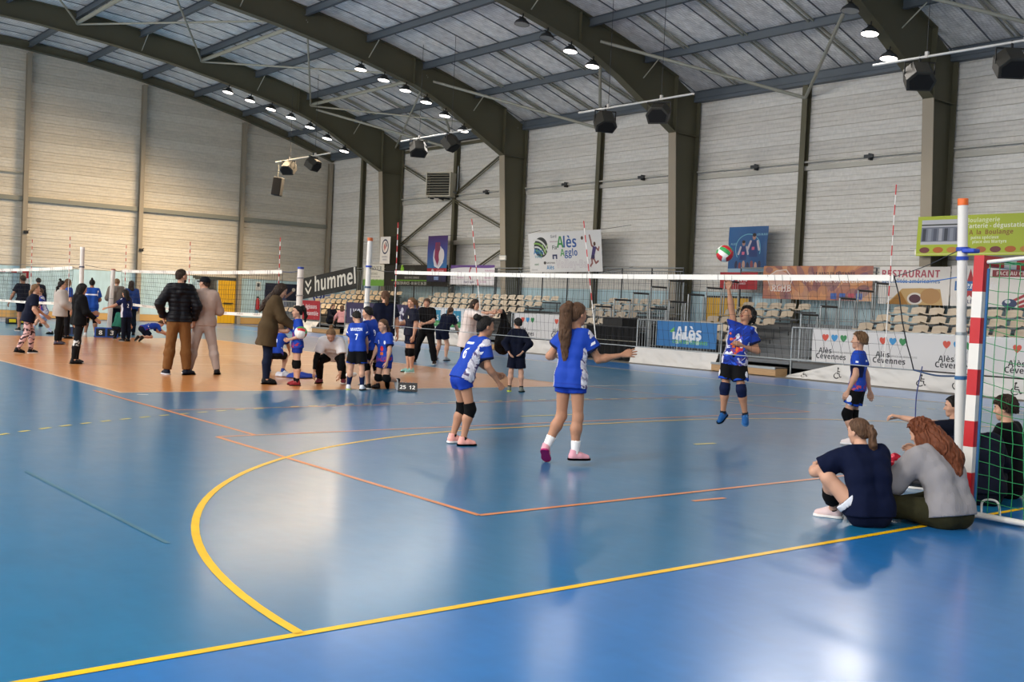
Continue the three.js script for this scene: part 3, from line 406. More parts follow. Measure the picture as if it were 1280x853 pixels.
function player(g, x, y, s, shirt, short, skin) { // small printed figure reaching up
  path(g, [[x - 0.3 * s, y - 2.2 * s], [x - 0.1 * s, y - 1.45 * s], [x + 0.12 * s, y - 1.3 * s]], skin, 0.16 * s); path(g, [[x + 0.35 * s, y - 1.3 * s], [x + 0.62 * s, y - 1.05 * s], [x + 0.7 * s, y - 1.3 * s]], skin, 0.13 * s);
  path(g, [[x + 0.05 * s, y - 1.4 * s], [x + 0.42 * s, y - 1.3 * s], [x + 0.2 * s, y - 0.7 * s], [x - 0.15 * s, y - 0.75 * s]], shirt); path(g, [[x - 0.15 * s, y - 0.75 * s], [x + 0.2 * s, y - 0.7 * s], [x + 0.2 * s, y - 0.35 * s], [x - 0.25 * s, y - 0.4 * s]], short);
  path(g, [[x - 0.12 * s, y - 0.4 * s], [x - 0.1 * s, y - 0.1 * s], [x - 0.3 * s, y + 0.1 * s]], skin, 0.15 * s); path(g, [[x + 0.12 * s, y - 0.4 * s], [x + 0.3 * s, y - 0.1 * s], [x + 0.55 * s, y - 0.25 * s]], skin, 0.15 * s); blob(g, x + 0.22 * s, y - 1.55 * s, 0.13 * s, 0.16 * s, '#5b4030');
}
banner('sponsor_banner', 'tilted black banner with two white chevrons and big white lettering', 15.0, -40.25, -35.27, 1.7, 2.66, 1400, (g, w, h) => { rect(g, 0, 0, w, h, '#17181b'); for (const y of [0.32, 0.64]) path(g, [[0.42, y - 0.14], [0.66, y + 0.1], [0.9, y - 0.14]], '#efe9db', 0.1); fillT(g, 'hummel', 1.2, 0.72, 0.93, '#efe9db'); g.save(); g.scale(1.18, 1); g.restore(); fillT(g, 'w w w . h u m m e l . n e t', 1.3, 0.93, 0.17, '#4c4c4e', ''); }, { tilt: 0.115, wave: 0.02 });
banner('crest_banner', 'narrow white banner with a navy round crest hung by the far column', 19.15, -40.25, -39.35, 3.32, 4.62, 256, (g, w, h) => { rect(g, 0, 0, w, h, '#efefef'); blob(g, w / 2, 0.48, 0.3, 0.36, '#22325e'); blob(g, w / 2, 0.48, 0.23, 0.29, '#f4efea'); path(g, [[0.38, 0.3], [0.55, 0.5], [0.4, 0.68], [0.32, 0.5]], '#c77f80'); path(g, [[0.5, 0.3], [0.58, 0.45]], '#22325e', 0.07); fillT(g, 'HANDBALL', w / 2, 1.0, 0.1, '#8a90a5', 'bold', 'sans-serif', 'center'); fillT(g, 'FRANCE', w / 2, 1.14, 0.1, '#8a90a5', 'bold', 'sans-serif', 'center'); }, { cord: [0, 0.1, 1.3] });
banner('team_poster', 'purple and blue hanging poster with a pink figure and red foot', 19.32, -36.4, -34.85, 2.5, 4.58, 384, (g, w, h) => { const a = g.createLinearGradient(0, 0, 0, h); a.addColorStop(0, '#4c2a6e'); a.addColorStop(0.35, '#3a4fa0'); a.addColorStop(0.7, '#2b79b5'); a.addColorStop(0.71, '#b02436'); a.addColorStop(0.86, '#a01f34'); a.addColorStop(0.87, '#2a2a5a'); a.addColorStop(1, '#232347'); g.fillStyle = a; g.fillRect(0, 0, w, h); blob(g, 0.85, 0.95, 0.4, 0.5, '#d9d6e6'); path(g, [[0.6, 0.3], [0.95, 0.3], [1.0, 0.9], [0.8, 1.35], [0.55, 1.0]], '#97305c'); blob(g, 0.8, 0.5, 0.14, 0.18, '#7b3a60'); blob(g, 1.1, 0.9, 0.22, 0.32, '#efe9ea'); path(g, [[0.5, 1.0], [0.6, 1.35], [0.9, 1.45], [1.2, 1.2]], '#eef0f6', 0.08); fillT(g, 'SAISON', 0.75, 1.65, 0.16, '#e7b9bf'); blob(g, 0.45, 1.62, 0.12, 0.12, '#e5cdd0'); rect(g, 0.6, 1.85, 0.35, 0.15, '#8aa6d8'); }, { cord: [0, 0.05, 1.05] });
banner('sponsor_banner', 'long black banner with lime green logo and lettering', 19.43, -40.15, -34.9, 2.28, 3.27, 1024, (g, w, h) => { rect(g, 0, 0, w, h, '#191a19'); blob(g, 1.5, 0.2, 0.16, 0.13, '#7ac02c'); path(g, [[1.5, 0.3], [1.42, 0.05], [1.55, 0.02]], '#a6dc45', 0.06); blob(g, 2.35, 0.28, 0.3, 0.2, '#262a24'); path(g, [[2.05, 0.36], [2.2, 0.2], [2.5, 0.2], [2.65, 0.36]], '#4a5048', 0.03); fillT(g, 'NOS PAYS SERVICE', 2.35, 0.64, 0.14, '#b7b9b2', 'bold', 'sans-serif', 'center'); rect(g, 0.6, 0.7, 3.7, 0.05, '#6fae22'); fillT(g, 'MAINTENANCE - 04 66 52 36 20', 0.8, 0.93, 0.19, '#c9ccc4'); });
banner('sponsor_banner', 'small white banner with a printed green lawn', 19.43, -42.2, -40.25, 2.25, 3.3, 384, (g, w, h) => { rect(g, 0, 0, w, h, '#e8ebe6'); fillT(g, 'FOURNIER', w / 2, 0.28, 0.28, '#4c5550', 'bold', 'serif', 'center'); fillT(g, 'PAYSAGE', w / 2, 0.5, 0.16, '#73807a', 'bold', 'serif', 'center'); fillT(g, 'création et entretien de jardins', w / 2, 0.63, 0.09, '#75707f', '', 'sans-serif', 'center'); g.fillStyle = '#6fae4a'; g.beginPath(); g.moveTo(0, h); g.lineTo(0, 0.8); for (let i = 0; i <= 60; i++) g.lineTo(i / 60 * w, 0.78 - 0.1 * ((i * 37) % 11) / 11); g.lineTo(w, h); g.fill(); });
banner('sponsor_banner', 'white banner with purple waves and pink lettering on the rear railing', 19.43, -34.67, -31.5, 2.4, 3.25, 768, (g, w, h) => { rect(g, 0, 0, w, h, '#f0eef2'); g.fillStyle = '#6d4d96'; g.beginPath(); g.moveTo(0, 0); g.lineTo(w, 0); g.lineTo(w, 0.1); g.bezierCurveTo(w * 0.7, 0.2, w * 0.4, 0.0, 0, 0.16); g.fill(); for (const [x, y, t] of [[0.5, 0.35, 'Mairie'], [0.45, 0.58, 'Pharmacie'], [2.5, 0.28, 'Kinésithérapie'], [2.5, 0.58, 'Bien-être'], [2.2, 0.75, 'du Stade']]) fillT(g, t, x, y, 0.11, '#b05c8c', ''); path(g, [[1.45, 0.15], [1.35, 0.4], [1.5, 0.6]], '#b04a5f', 0.08); blob(g, 1.48, 0.12, 0.05, 0.06, '#8c3345'); fillT(g, 'Esprit Sport', 1.0, 0.78, 0.14, '#51486d'); });
banner('sponsor_banner', 'big white banner with large green and blue lettering and a smashing volleyball player', 19.3, -29.1, -24.85, 2.96, 4.53, 1400, (g, w, h) => {
  rect(g, 0, 0, w, h, '#f1f1f0'); blob(g, 0.75, 0.58, 0.42, 0.4, '#33383a'); for (let i = 0; i < 4; i++) { g.strokeStyle = ['#7fae4e', '#e9ece8', '#8fbf62', '#e9ece8'][i]; g.lineWidth = 0.07; g.beginPath(); g.arc(0.45, 1.05, 0.35 + i * 0.14, -1.75, -0.35); g.stroke(); } path(g, [[0.85, 0.5], [0.98, 0.75], [1.15, 0.5]], '#b9d69a', 0.06); fillT(g, 'Alès', 0.28, 0.85, 0.3, '#2a86c4'); fillT(g, 'Volley', 0.34, 1.0, 0.15, '#5aa0b8');
  for (const [x, y, t, c, s] of [[1.35, 0.22, 'Gard', '#7b7f86', 0.16], [1.3, 0.4, 'DÉPARTEMENT', '#a98f9c', 0.07], [1.42, 0.68, 'Fix', '#1c3d36', 0.22]]) fillT(g, t, x, y, s, c); rect(g, 1.42, 0.88, 0.28, 0.18, '#27335f'); rect(g, 1.5, 0.94, 0.12, 0.12, '#dfe4ee'); fillT(g, 'eovi', 0.3, 1.3, 0.13, '#4a7f5c'); blob(g, 0.95, 1.2, 0.08, 0.06, '#4c4a48'); fillT(g, 'GROUPAMA', 1.05, 1.24, 0.09, '#5a5a5a'); fillT(g, 'Alès', 1.05, 1.46, 0.22, '#2a86c4'); fillT(g, 'A', 1.72, 0.62, 0.62, '#3f9a4c'); fillT(g, 'lès', 2.06, 0.62, 0.6, '#2c5ea9'); fillT(g, 'A', 1.9, 0.95, 0.38, '#4fa85a'); fillT(g, 'gglo', 2.14, 0.95, 0.38, '#2c5ea9');
  g.save(); g.translate(1.62, 1.4); g.scale(0.0055, 0.0055); g.font = 'bold 74px sans-serif'; g.strokeStyle = '#cfc3cf'; g.lineWidth = 2.4; g.strokeText('Volley-Ball', 0, 0); g.restore(); player(g, 3.75, 1.3, 0.5, '#4a3d78', '#2f2c5a', '#9a5f58'); blob(g, 3.18, 0.28, 0.07, 0.07, '#5a4438'); fillT(g, 'Cévennes', 0.1, 1.5, 0.09, '#8a8a8a', ''); }, { tilt: 0.01, lean: 0.12, wave: 0.015, cord: [0.5, 0.1, 1.1] });
banner('team_poster', 'blue hanging poster of two players in a circle', 19.75, -19.2, -17.6, 3.0, 4.5, 512, (g, w, h) => { const a = g.createLinearGradient(0, 0, w, h); a.addColorStop(0, '#2c6fae'); a.addColorStop(1, '#1d4c80'); g.fillStyle = a; g.fillRect(0, 0, w, h); g.strokeStyle = '#6fb7cf'; g.lineWidth = 0.03; g.beginPath(); g.ellipse(0.82, 0.75, 0.52, 0.5, 0, 2.6, 6.6); g.stroke(); for (const [x, y, s] of [[0.6, 1.1, 0.5], [1.02, 1.0, 0.6]]) { path(g, [[x - 0.2 * s, y - 0.9 * s], [x + 0.3 * s, y - 0.9 * s], [x + 0.35 * s, y], [x - 0.25 * s, y]], '#27407a'); path(g, [[x - 0.2 * s, y - 0.85 * s], [x - 0.38 * s, y - 0.4 * s]], '#c9c2cc', 0.07 * s / 0.5); path(g, [[x + 0.3 * s, y - 0.85 * s], [x + 0.45 * s, y - 0.4 * s]], '#c9c2cc', 0.07 * s / 0.5); blob(g, x + 0.05 * s, y - 1.1 * s, 0.13 * s, 0.17 * s, '#b98f7f'); blob(g, x + 0.05 * s, y - 1.2 * s, 0.13 * s, 0.1 * s, '#2b2324'); rect(g, x - 0.05, y - 0.55 * s, 0.12, 0.1, '#d76d8f'); } for (let i = 0; i < 7; i++) blob(g, 0.35 + i * 0.16, 1.25 + 0.05 * (i % 2), 0.06, 0.13, ['#2a2f52', '#8f4b52', '#c7a08c'][i % 3]); fillT(g, 'ALLEZ', 0.1, 0.6, 0.09, '#8fc9da'); fillT(g, 'LES BLEUS', 1.15, 0.3, 0.09, '#8fc9da'); rect(g, 0, 1.38, w, 0.12, '#9fc4dd'); }, { wave: 0.05 });
banner('team_poster', 'red lettered strip hanging under the blue players poster', 19.45, -19.24, -17.68, 2.42, 2.98, 320, (g, w, h) => { rect(g, 0, 0, w, h, '#b3222d'); blob(g, 0.5, 0.25, 0.12, 0.13, '#27407c'); blob(g, 0.5, 0.25, 0.06, 0.06, '#e9e4ea'); fillT(g, '2018', 0.72, 0.3, 0.2, '#f1e7e6'); fillT(g, 'FRANCE', 0.74, 0.4, 0.09, '#f1e7e6'); }, { wave: 0.04 });
banner('club_banner', 'orange and violet club banner with white slogan on the rear railing', 19.42, -17.45, -13.5, 2.14, 3.18, 1024, (g, w, h) => { rect(g, 0, 0, w, h, '#cf8a63'); for (let i = 0; i < 70; i++) { const r = ((i * 7919) % 997) / 997, q = ((i * 104729) % 991) / 991, s = ((i * 31) % 17) / 17; blob(g, r * w, q * h, 0.15 + 0.25 * s, 0.08 + 0.14 * q, ['rgba(216,150,96,.6)', 'rgba(140,84,92,.45)', 'rgba(84,66,110,.4)', 'rgba(240,190,140,.5)'][i % 4], r * 3); } blob(g, 0.62, 0.45, 0.42, 0.3, 'rgba(235,200,190,.7)'); path(g, [[0.15, 0.35], [0.5, 0.15], [0.9, 0.12], [1.15, 0.4], [0.95, 0.8], [0.3, 0.78], [0.15, 0.35]], '#efe2da', 0.03); fillT(g, 'RCHB', 0.35, 0.82, 0.3, '#a32b2b'); fillT(g, 'RCHB', 0.33, 0.8, 0.3, '#f3e6df'); fillT(g, 'LE HAND EN CÉVENNES', 1.9, 0.28, 0.13, '#3a2c3c'); fillT(g, 'TOUT COMME UN CÉVENOL !', 1.5, 0.5, 0.165, '#f5ece4'); for (const [x, c] of [[2.55, '#3f66b5'], [2.85, '#3f66b5'], [3.15, '#c04e60'], [3.42, '#3f66b5']]) { rect(g, x, 0.82, 0.2, 0.18, c); } }, { wave: 0.05 });
banner('restaurant_banner', 'white restaurant banner with red lettering and a printed burger plate', 19.43, -13.3, -11.13, 2.08, 3.15, 768, (g, w, h) => { rect(g, 0, 0, w, h, '#ece8e2'); fillT(g, 'RESTAURANT', 0.06, 0.3, 0.29, '#b5475a'); fillT(g, 'spécialités américaines', 0.08, 0.46, 0.16, '#3d6fa8'); path(g, [[0.25, 1.07], [0.75, 0.62], [1.3, 0.6], [1.9, 0.62], [2.0, 1.07]], '#c9a76e'); path(g, [[0.3, 1.07], [0.7, 0.7], [0.95, 1.07]], '#a9772f'); blob(g, 1.15, 0.9, 0.24, 0.17, '#e7e2da'); blob(g, 1.15, 0.9, 0.18, 0.12, '#57303f'); blob(g, 1.62, 0.82, 0.3, 0.22, '#b98d58'); });
banner('restaurant_banner', 'white diner banner with a red star, blue nameplate and striped flag', 19.43, -11.1, -7.3, 2.08, 3.18, 1024, (g, w, h) => { rect(g, 0, 0, w, h, '#efece8'); path(g, Array.from({ length: 10 }, (_, i) => { const a = -Math.PI / 2 + i * Math.PI / 5, r = i % 2 ? 0.2 : 0.52; return [0.55 + r * Math.cos(a) * 0.85, 0.6 + r * Math.sin(a)]; }), '#b5333c'); rect(g, 0.12, 0.42, 0.95, 0.26, '#2f6fb0'); fillT(g, 'Memphis', 0.16, 0.62, 0.24, '#f2f2f2', 'italic bold', 'serif'); rect(g, 1.15, 0.12, 1.5, 0.18, '#8d2b35'); fillT(g, 'FACE AU CINÉMA', 1.25, 0.26, 0.14, '#f0dcd8'); fillT(g, 'ALÈS', 0.4, 1.02, 0.14, '#2f3d66'); for (let i = 0; i < 4; i++) path(g, [[1.7 + i * 0.1, 0.95 + i * 0.07], [2.9 + i * 0.1, 0.35 + i * 0.17]], '#b23a44', 0.07); blob(g, 1.65, 1.0, 0.2, 0.12, '#33466f'); blob(g, 1.6, 0.95, 0.08, 0.05, '#dfe3ea'); });
banner('bakery_banner', 'lime green bakery banner with a printed shopfront photo', 19.15, -12.02, -8.2, 3.43, 4.52, 1024, (g, w, h) => { rect(g, 0, 0, w, h, '#b3c432'); rect(g, 0.12, 0.1, 1.15, 0.68, '#c3c6cf'); rect(g, 0.12, 0.22, 1.15, 0.04, '#3e4440'); rect(g, 0.12, 0.3, 1.15, 0.4, '#6f7686'); for (let i = 0; i < 7; i++) rect(g, 0.16 + i * 0.16, 0.34, 0.1, 0.34, ['#333a48', '#8b93a2', '#51586a', '#a9adb8'][i % 4]); fillT(g, 'Boulangerie', 1.4, 0.2, 0.16, '#e9f0c0'); fillT(g, 'Tarterie - dégustation', 1.4, 0.36, 0.16, '#f2f5dc'); fillT(g, 'A  la  Boulange', 1.5, 0.53, 0.17, '#8d5a1e'); fillT(g, 'pains spéciaux', 1.55, 0.65, 0.11, '#eef3d0'); fillT(g, 'place des Martyrs', 1.6, 0.76, 0.11, '#eef3d0'); for (let i = 0; i < 9; i++) blob(g, 0.25 + i * 0.4, 0.93, 0.15, 0.08, ['#7a3a3c', '#c0661f', '#c98a3a', '#5a4a44', '#b5652a'][i % 5]); rect(g, 0, 1.02, w, 0.04, '#d7df7a'); }, { lean: -0.02 });
const heartsDraw = (step, off) => (g, w, h) => { rect(g, 0, 0, w, h, '#ece9e6'); for (let x = off; x < w; x += step) { const y = h * 0.24; [['#e2533c', 0], ['#3a9bd6', 0.26], ['#2f8f4e', 0.52]].forEach(([c, d]) => { heart(g, x + 0.28 + d, y, 0.115, c); path(g, [[x + 0.28 + d, y + 0.1], [x + 0.24 + d, y + 0.22], [x + 0.2 + d, y + 0.32]], '#8d8a88', 0.006); }); fillT(g, 'Alès', x + 0.1, h * 0.72, 0.19, '#26262a'); fillT(g, 'Cévennes', x + 0.02, h * 0.89, 0.19, '#26262a'); fillT(g, "L'ESPACE DU BIEN-VIVRE", x + 0.42, h * 0.7, 0.07, '#aaa7a4', ''); } };
banner('hearts_banner', 'white barrier banner with three heart balloons, beside the boy in the navy tracksuit', 14.83, -24.35, -20.8, 0.48, 1.3, 1024, heartsDraw(1.75, 0.2), { wave: 0.02 });
banner('hearts_banner', 'long white barrier banner with repeated heart balloons, behind the near goal', 14.83, -12.2, -3.6, 0.46, 1.3, 2048, heartsDraw(1.62, 0.1), { wave: 0.02 });
banner('town_banner', 'blue barrier banner with white town skyline lettering', 14.83, -17.62, -15.35, 0.57, 1.3, 768, (g, w, h) => { rect(g, 0, 0, w, h, '#2a78b8'); path(g, [[0.5, 0.3], [0.68, 0.16], [0.68, 0.34]], '#6dc05a'); for (let i = 0; i < 8; i++) rect(g, 0.62 + i * 0.13, 0.3 + 0.06 * ((i * 5) % 3), 0.1, 0.22, '#dfe9f2'); fillT(g, 'Alès', 0.72, 0.5, 0.5, '#f2f6fa'); fillT(g, 'CŒUR DES CÉVENNES', 0.62, 0.63, 0.13, '#6fc65c'); });
banner('red_banner', 'red barrier banner with white lettering beside the white pole', 14.83, -39.95, -38.08, 0.54, 1.39, 512, (g, w, h) => { rect(g, 0, 0, w, h, '#b81f2e'); path(g, [[0.3, 0.2], [0.2, 0.35], [0.35, 0.5]], '#f3e4e2', 0.07); fillT(g, 'Agissons', 0.5, 0.36, 0.26, '#f3e9e8'); fillT(g, 'ensemble', 0.5, 0.66, 0.26, '#f3e9e8'); fillT(g, 'a', 1.35, 0.8, 0.1, '#e79aa0'); });
banner('purple_banner', 'dark purple barrier banner with white lettering and a leaping figure', 14.83, -35.78, -30.2, 0.5, 1.4, 1024, (g, w, h) => { rect(g, 0, 0, w, h, '#3d325a'); g.fillStyle = '#7b3a72'; g.beginPath(); g.moveTo(1.6, h); g.lineTo(2.2, 0.2); g.lineTo(2.9, 0.1); g.lineTo(2.7, h); g.fill(); g.strokeStyle = '#e9e6ee'; fillT(g, 'LYON', 0.3, 0.62, 0.5, '#e9e6ee'); path(g, [[3.7, 0.6], [3.95, 0.45], [4.3, 0.3], [4.55, 0.42]], '#e9e6ee', 0.1); path(g, [[4.2, 0.35], [4.25, 0.6], [3.95, 0.78]], '#e9e6ee', 0.1); path(g, [[4.25, 0.6], [4.6, 0.72]], '#e9e6ee', 0.1); blob(g, 4.38, 0.2, 0.09, 0.09, '#e9e6ee'); });
banner('town_banner', 'white barrier banner with teal and green lettered squares', 14.83, -30.15, -26.95, 0.56, 1.37, 768, (g, w, h) => { rect(g, 0, 0, w, h, '#e9eced'); for (const x of [0.45, 1.75]) { rect(g, x, 0.1, 0.95, 0.62, '#2a8fb2'); rect(g, x, 0.5, 0.95, 0.22, '#3f9a5a'); path(g, [[x + 0.08, 0.3], [x + 0.25, 0.12], [x + 0.28, 0.32]], '#7cc45e'); fillT(g, 'Alès', x + 0.12, 0.48, 0.36, '#f2f6f6'); fillT(g, 'AGGLOMÉRATION', x + 0.1, 0.64, 0.09, '#bfe0a8'); } });
// ================= SPORTS EQUIPMENT =================
// ---- handball goals
const goalRed = std(0xb0161c, 0.45), goalWhite = std(0xd2cec6, 0.45);
function strands(list, r, n = 4) { return join(list.map(([a, b]) => bar(a, b, r, n))); }
function netSheet(p00, p10, p01, p11, nu, nv, r, sag, seed) { // quad of knotted cord
  const P = (i, j) => { const u = i / nu, v = j / nv, q = [0, 1, 2].map((k) => lerp(lerp(p00[k], p10[k], u), lerp(p01[k], p11[k], u), v)); const b = Math.sin(u * Math.PI) * Math.sin(v * Math.PI); q[0] += sag[0] * b + 0.02 * perlin.noise(i * 0.7 + seed, j * 0.6, 1) * Math.min(1, b * 4); q[1] += sag[1] * b + 0.02 * perlin.noise(i * 0.6, j * 0.7 + seed, 5) * Math.min(1, b * 4); q[2] += sag[2] * b + 0.02 * perlin.noise(i * 0.5 + seed, j * 0.5, 9) * Math.min(1, b * 4); return q; };
  const l = []; for (let i = 0; i <= nu; i++) for (let j = 0; j < nv; j++) l.push([P(i, j), P(i, j + 1)]); for (let j = 0; j <= nv; j++) for (let i = 0; i < nu; i++) l.push([P(i, j), P(i + 1, j)]); return strands(l, r, 3);
}
function goal(label, x, z, dir, netMat, cell, r) { // left post foot at x,z; net hangs towards dir*z
  const o = thing('handball_goal', label, 'goal', [x, 0, z]), W = 3.08, H = 2.04, B = 0.08;
  const band = (y0, y1, px, red) => mesh(red ? 'red_band' : 'white_band', boxTo(px - B / 2, px + B / 2, y0, y1, -B / 2, B / 2), red ? goalRed : goalWhite, o);
  for (const px of [0, W]) { let y = H, red = true, d = 0.28; while (y > 0.001) { const n = Math.max(0, y - d); band(n, y, px, red); y = n; red = !red; d = 0.2; } }
  { let a = B / 2, red = true, d = 0.24; while (a < W - B / 2 - 0.001) { const b = Math.min(W - B / 2, a + d); mesh(red ? 'red_band' : 'white_band', boxTo(a, b, H - B, H, -B / 2, B / 2), red ? goalRed : goalWhite, o); a = b; red = !red; d = 0.2; } }
  const D = 1.0 * dir, T = 0.85 * dir, ft = 0.05;
  for (const px of [0, W]) { mesh('ground_tube', tube([[px, 0.04, 0.04 * dir], [px, 0.04, D * 0.5], [px, 0.04, D]], 0.024, 8, 8), M.white, o); mesh('stay_tube', tube([[px, H - 0.05, 0.05 * dir], [px, H - 0.02, T * 0.6], [px, H - 0.12, T], [px, H * 0.5, D * 0.98], [px, 0.05, D]], 0.016, 24, 8), M.white, o); mesh('net_hook_rail', bar([px, 0.05, 0.06 * dir], [px, H - 0.1, 0.06 * dir], 0.012), std(0x245a8c, 0.6), o); }
  mesh('rear_tube', bar([0, 0.04, D], [W, 0.04, D], 0.024, 8), M.white, o);
  const nz = Math.round(1 / cell), ny = Math.round(2 / cell), nx = Math.round(W / cell);
  for (const [px, s] of [[0, -1], [W, 1]]) mesh('side_net', netSheet([px, 0.05, 0.07 * dir], [px, 0.05, D], [px, H - 0.06, 0.07 * dir], [px, H - 0.1, T], nz, ny, r, [s * 0.04, -0.05, 0], px + 2), netMat, o);
  mesh('back_net', netSheet([0, 0.05, D], [W, 0.05, D], [0, H - 0.1, T], [W, H - 0.1, T], nx, ny, r, [0, 0, 0.1 * dir], 7), netMat, o);
  mesh('top_net', netSheet([0, H - 0.04, 0.07 * dir], [W, H - 0.04, 0.07 * dir], [0, H - 0.1, T], [W, H - 0.1, T], nx, Math.round(0.8 / cell), r, [0, -0.08, 0], 4), netMat, o);
  for (const px of [0, W]) mesh('base_loop', tube([[px + 0.03, 0.05, 0.1 * dir], [px + 0.03, 0.15, 0.11 * dir], [px + 0.03, 0.16, 0.22 * dir], [px + 0.03, 0.05, 0.25 * dir]], 0.009, 20, 6), M.white, o);
  return o;
}
goal('red and white handball goal with a green net beside the seated girls', -0.23, -0.02, 1, std(0x1f8a4c, 0.7), 0.105, 0.0032);
goal('distant red and white handball goal with a grey net at the end wall', 0, -40, -1, std(0x6d7d7c, 0.8), 0.16, 0.006);
{ const o = thing('ballast_weight', 'black and yellow ballast weight on the floor beside the far goal', 'weight', [2.55, 0, -39.2]); mesh('block', new RoundedBoxGeometry(0.75, 0.22, 0.35, 2, 0.04).translate(0, 0.11, 0), M.black, o); for (const x of [-0.2, 0.2]) mesh('pad', new RoundedBoxGeometry(0.24, 0.12, 0.04, 2, 0.015).translate(x, 0.12, 0.18), std(0xd8c11c, 0.6), o); }

// ---- volleyball posts
function pole(label, base, top, r, cap, opts = {}) {
  const o = thing('volleyball_post', label, 'post', base), t = [top[0] - base[0], top[1], top[2] - base[2]], at = (f) => [t[0] * f, t[1] * f, t[2] * f];
  mesh('base_plate', new THREE.CylinderGeometry(0.07, 0.085, 0.02, 20).translate(0, 0.012, 0), M.galv, o);
  mesh('lower_tube', bar(at(0.005), at(0.56), r, 20), M.white, o); mesh('upper_tube', bar(at(0.56), at(0.985), r * 0.92, 20), M.white, o);
  mesh('cap', bar(at(0.978), at(1), r * 0.97, 20), std(cap, 0.5), o); mesh('collar', bar(at(0.555), at(0.565), r * 1.06, 20), M.galv, o);
  for (const [f, c] of opts.straps || []) mesh('strap', bar(at(f), at(f + 0.012), r * 1.12, 16), std(c, 0.7), o);
  if (opts.winch) { mesh('winch_rail', beam([t[0] * 0.6 + 0.05, t[1] * 0.57, t[2] * 0.6], [t[0] * 0.85 + 0.05, t[1] * 0.84, t[2] * 0.85], 0.03, 0.03), M.white, o); mesh('winch_hook', new THREE.TorusGeometry(0.03, 0.008, 6, 14).translate(t[0] * 0.57 + 0.06, t[1] * 0.56, t[2] * 0.57), std(0xb5372a, 0.5), o); }
  return o;
}
pole('white volleyball post with an orange cap beside the near goal', [0.345, 0, -0.39], [0.257, 2.55, -0.465], 0.044, 0xd8621c, { straps: [[0.83, 0x1e3f9c], [0.8, 0x1e3f9c], [0.41, 0x2f5f8c]], winch: true });
pole('white volleyball post with an orange cap behind the kneeling players', [1.47, 0, -11.95], [1.5, 2.58, -11.95], 0.05, 0xb9581e, { straps: [[0.8, 0x1e3f9c], [0.66, 0x39506c]] });
pole('white volleyball post with a blue cap behind the girl holding a ball', [3.04, 0, -17.43], [3.04, 2.17, -17.43], 0.075, 0x233f9a, { straps: [[0.88, 0x8d8d8d], [0.7, 0x8d8d8d]] });
pole('white padded volleyball post with a red-stained top beside the adult in grey', [2.86, 0, -29.65], [2.95, 2.12, -29.65], 0.07, 0xb46a58, { straps: [] });
pole('white volleyball post with a dark strap behind the girl in black', [0.5, 0, -24.7], [0.5, 2.55, -24.7], 0.06, 0xe4e0d8, { straps: [[0.79, 0x26304e]] });
{ const g = new RoundedBoxGeometry(0.1, 0.035, 0.11, 2, 0.01); single('strap_block', g, std(0x1e3fa8, 0.6), 'blue strap block tied to the near volleyball post', 'strap', [0.255, 2.115, -0.37]); }

// ---- nets: knotted mesh between tapes, hung along z
const netBlack = std(0x16181b, 0.8), tapeMat = new THREE.MeshStandardMaterial({ color: 0xd6d3cc, roughness: 0.7 });
function vnet(label, A, B, topR, topL, hR, hL, o2) { // from A (x, z), the near end, to B
  const turn = Math.atan2(-(B[0] - A[0]), -(B[1] - A[1])), o = thing('volleyball_net', label, 'net', [A[0], 0, A[1]], turn), L = -Math.hypot(B[0] - A[0], B[1] - A[1]), loc = (p) => { const dx = p[0] - A[0], dz = p[2] - A[1], c = Math.cos(turn), s = Math.sin(turn); return [dx * c - dz * s, p[1], dx * s + dz * c]; }, n = Math.round(Math.abs(L) / o2.cell), m = o2.rows;
  const top = (u) => lerp(topR, topL, u) - o2.sag * 4 * u * (1 - u), bot = (u) => lerp(topR - hR, topL - hL, u) - o2.sagB * 4 * u * (1 - u);
  const P = (i, j) => { const u = i / n, v = j / m; return [0.015 * Math.sin(i * 0.8 + j), lerp(top(u), bot(u), v), u * L + o2.skew * v * Math.pow(1 - u, 3) + 0.012 * perlin.noise(i * 0.5, j * 0.7, 3)]; };
  const l = []; for (let i = 0; i <= n; i++) for (let j = 0; j < m; j++) l.push([P(i, j), P(i, j + 1)]); for (let j = 1; j <= m; j++) for (let i = 0; i < n; i++) l.push([P(i, j), P(i + 1, j)]);
  mesh('mesh', strands(l, o2.r, 3), netBlack, o).userData.kind = 'stuff';
  const seg = 24, tape = (f, w, mat, nm) => mesh(nm, Array.from({ length: seg }, (_, k) => { const a = k / seg, b = (k + 1) / seg, pa = [0, f(a), a * L], pb = [0, f(b), b * L]; return beam(pa, pb, 0.012, w); }), mat, o);
  tape((u) => top(u) - o2.tape / 2, o2.tape, tapeMat, 'top_tape');
  if (o2.botTape) tape((u) => bot(u), o2.botTape, tapeMat, 'bottom_tape'); else mesh('bottom_cord', strands(Array.from({ length: n }, (_, i) => [P(i, m), P(i + 1, m)]), 0.005, 5), std(0x8a8f90, 0.7), o);
  for (const [e, i] of [[0, 0], [1, n]]) mesh('side_cord', strands(Array.from({ length: m }, (_, j) => [P(i, j), P(i, j + 1)]), 0.006, 5), netBlack, o);
  for (const [a, b, r, c] of o2.ropes || []) mesh('rope', tube([loc(a), loc([(a[0] + b[0]) / 2, (a[1] + b[1]) / 2 - 0.02, (a[2] + b[2]) / 2]), loc(b)], r, 10, 5), std(c, 0.7), o);
  return o;
}
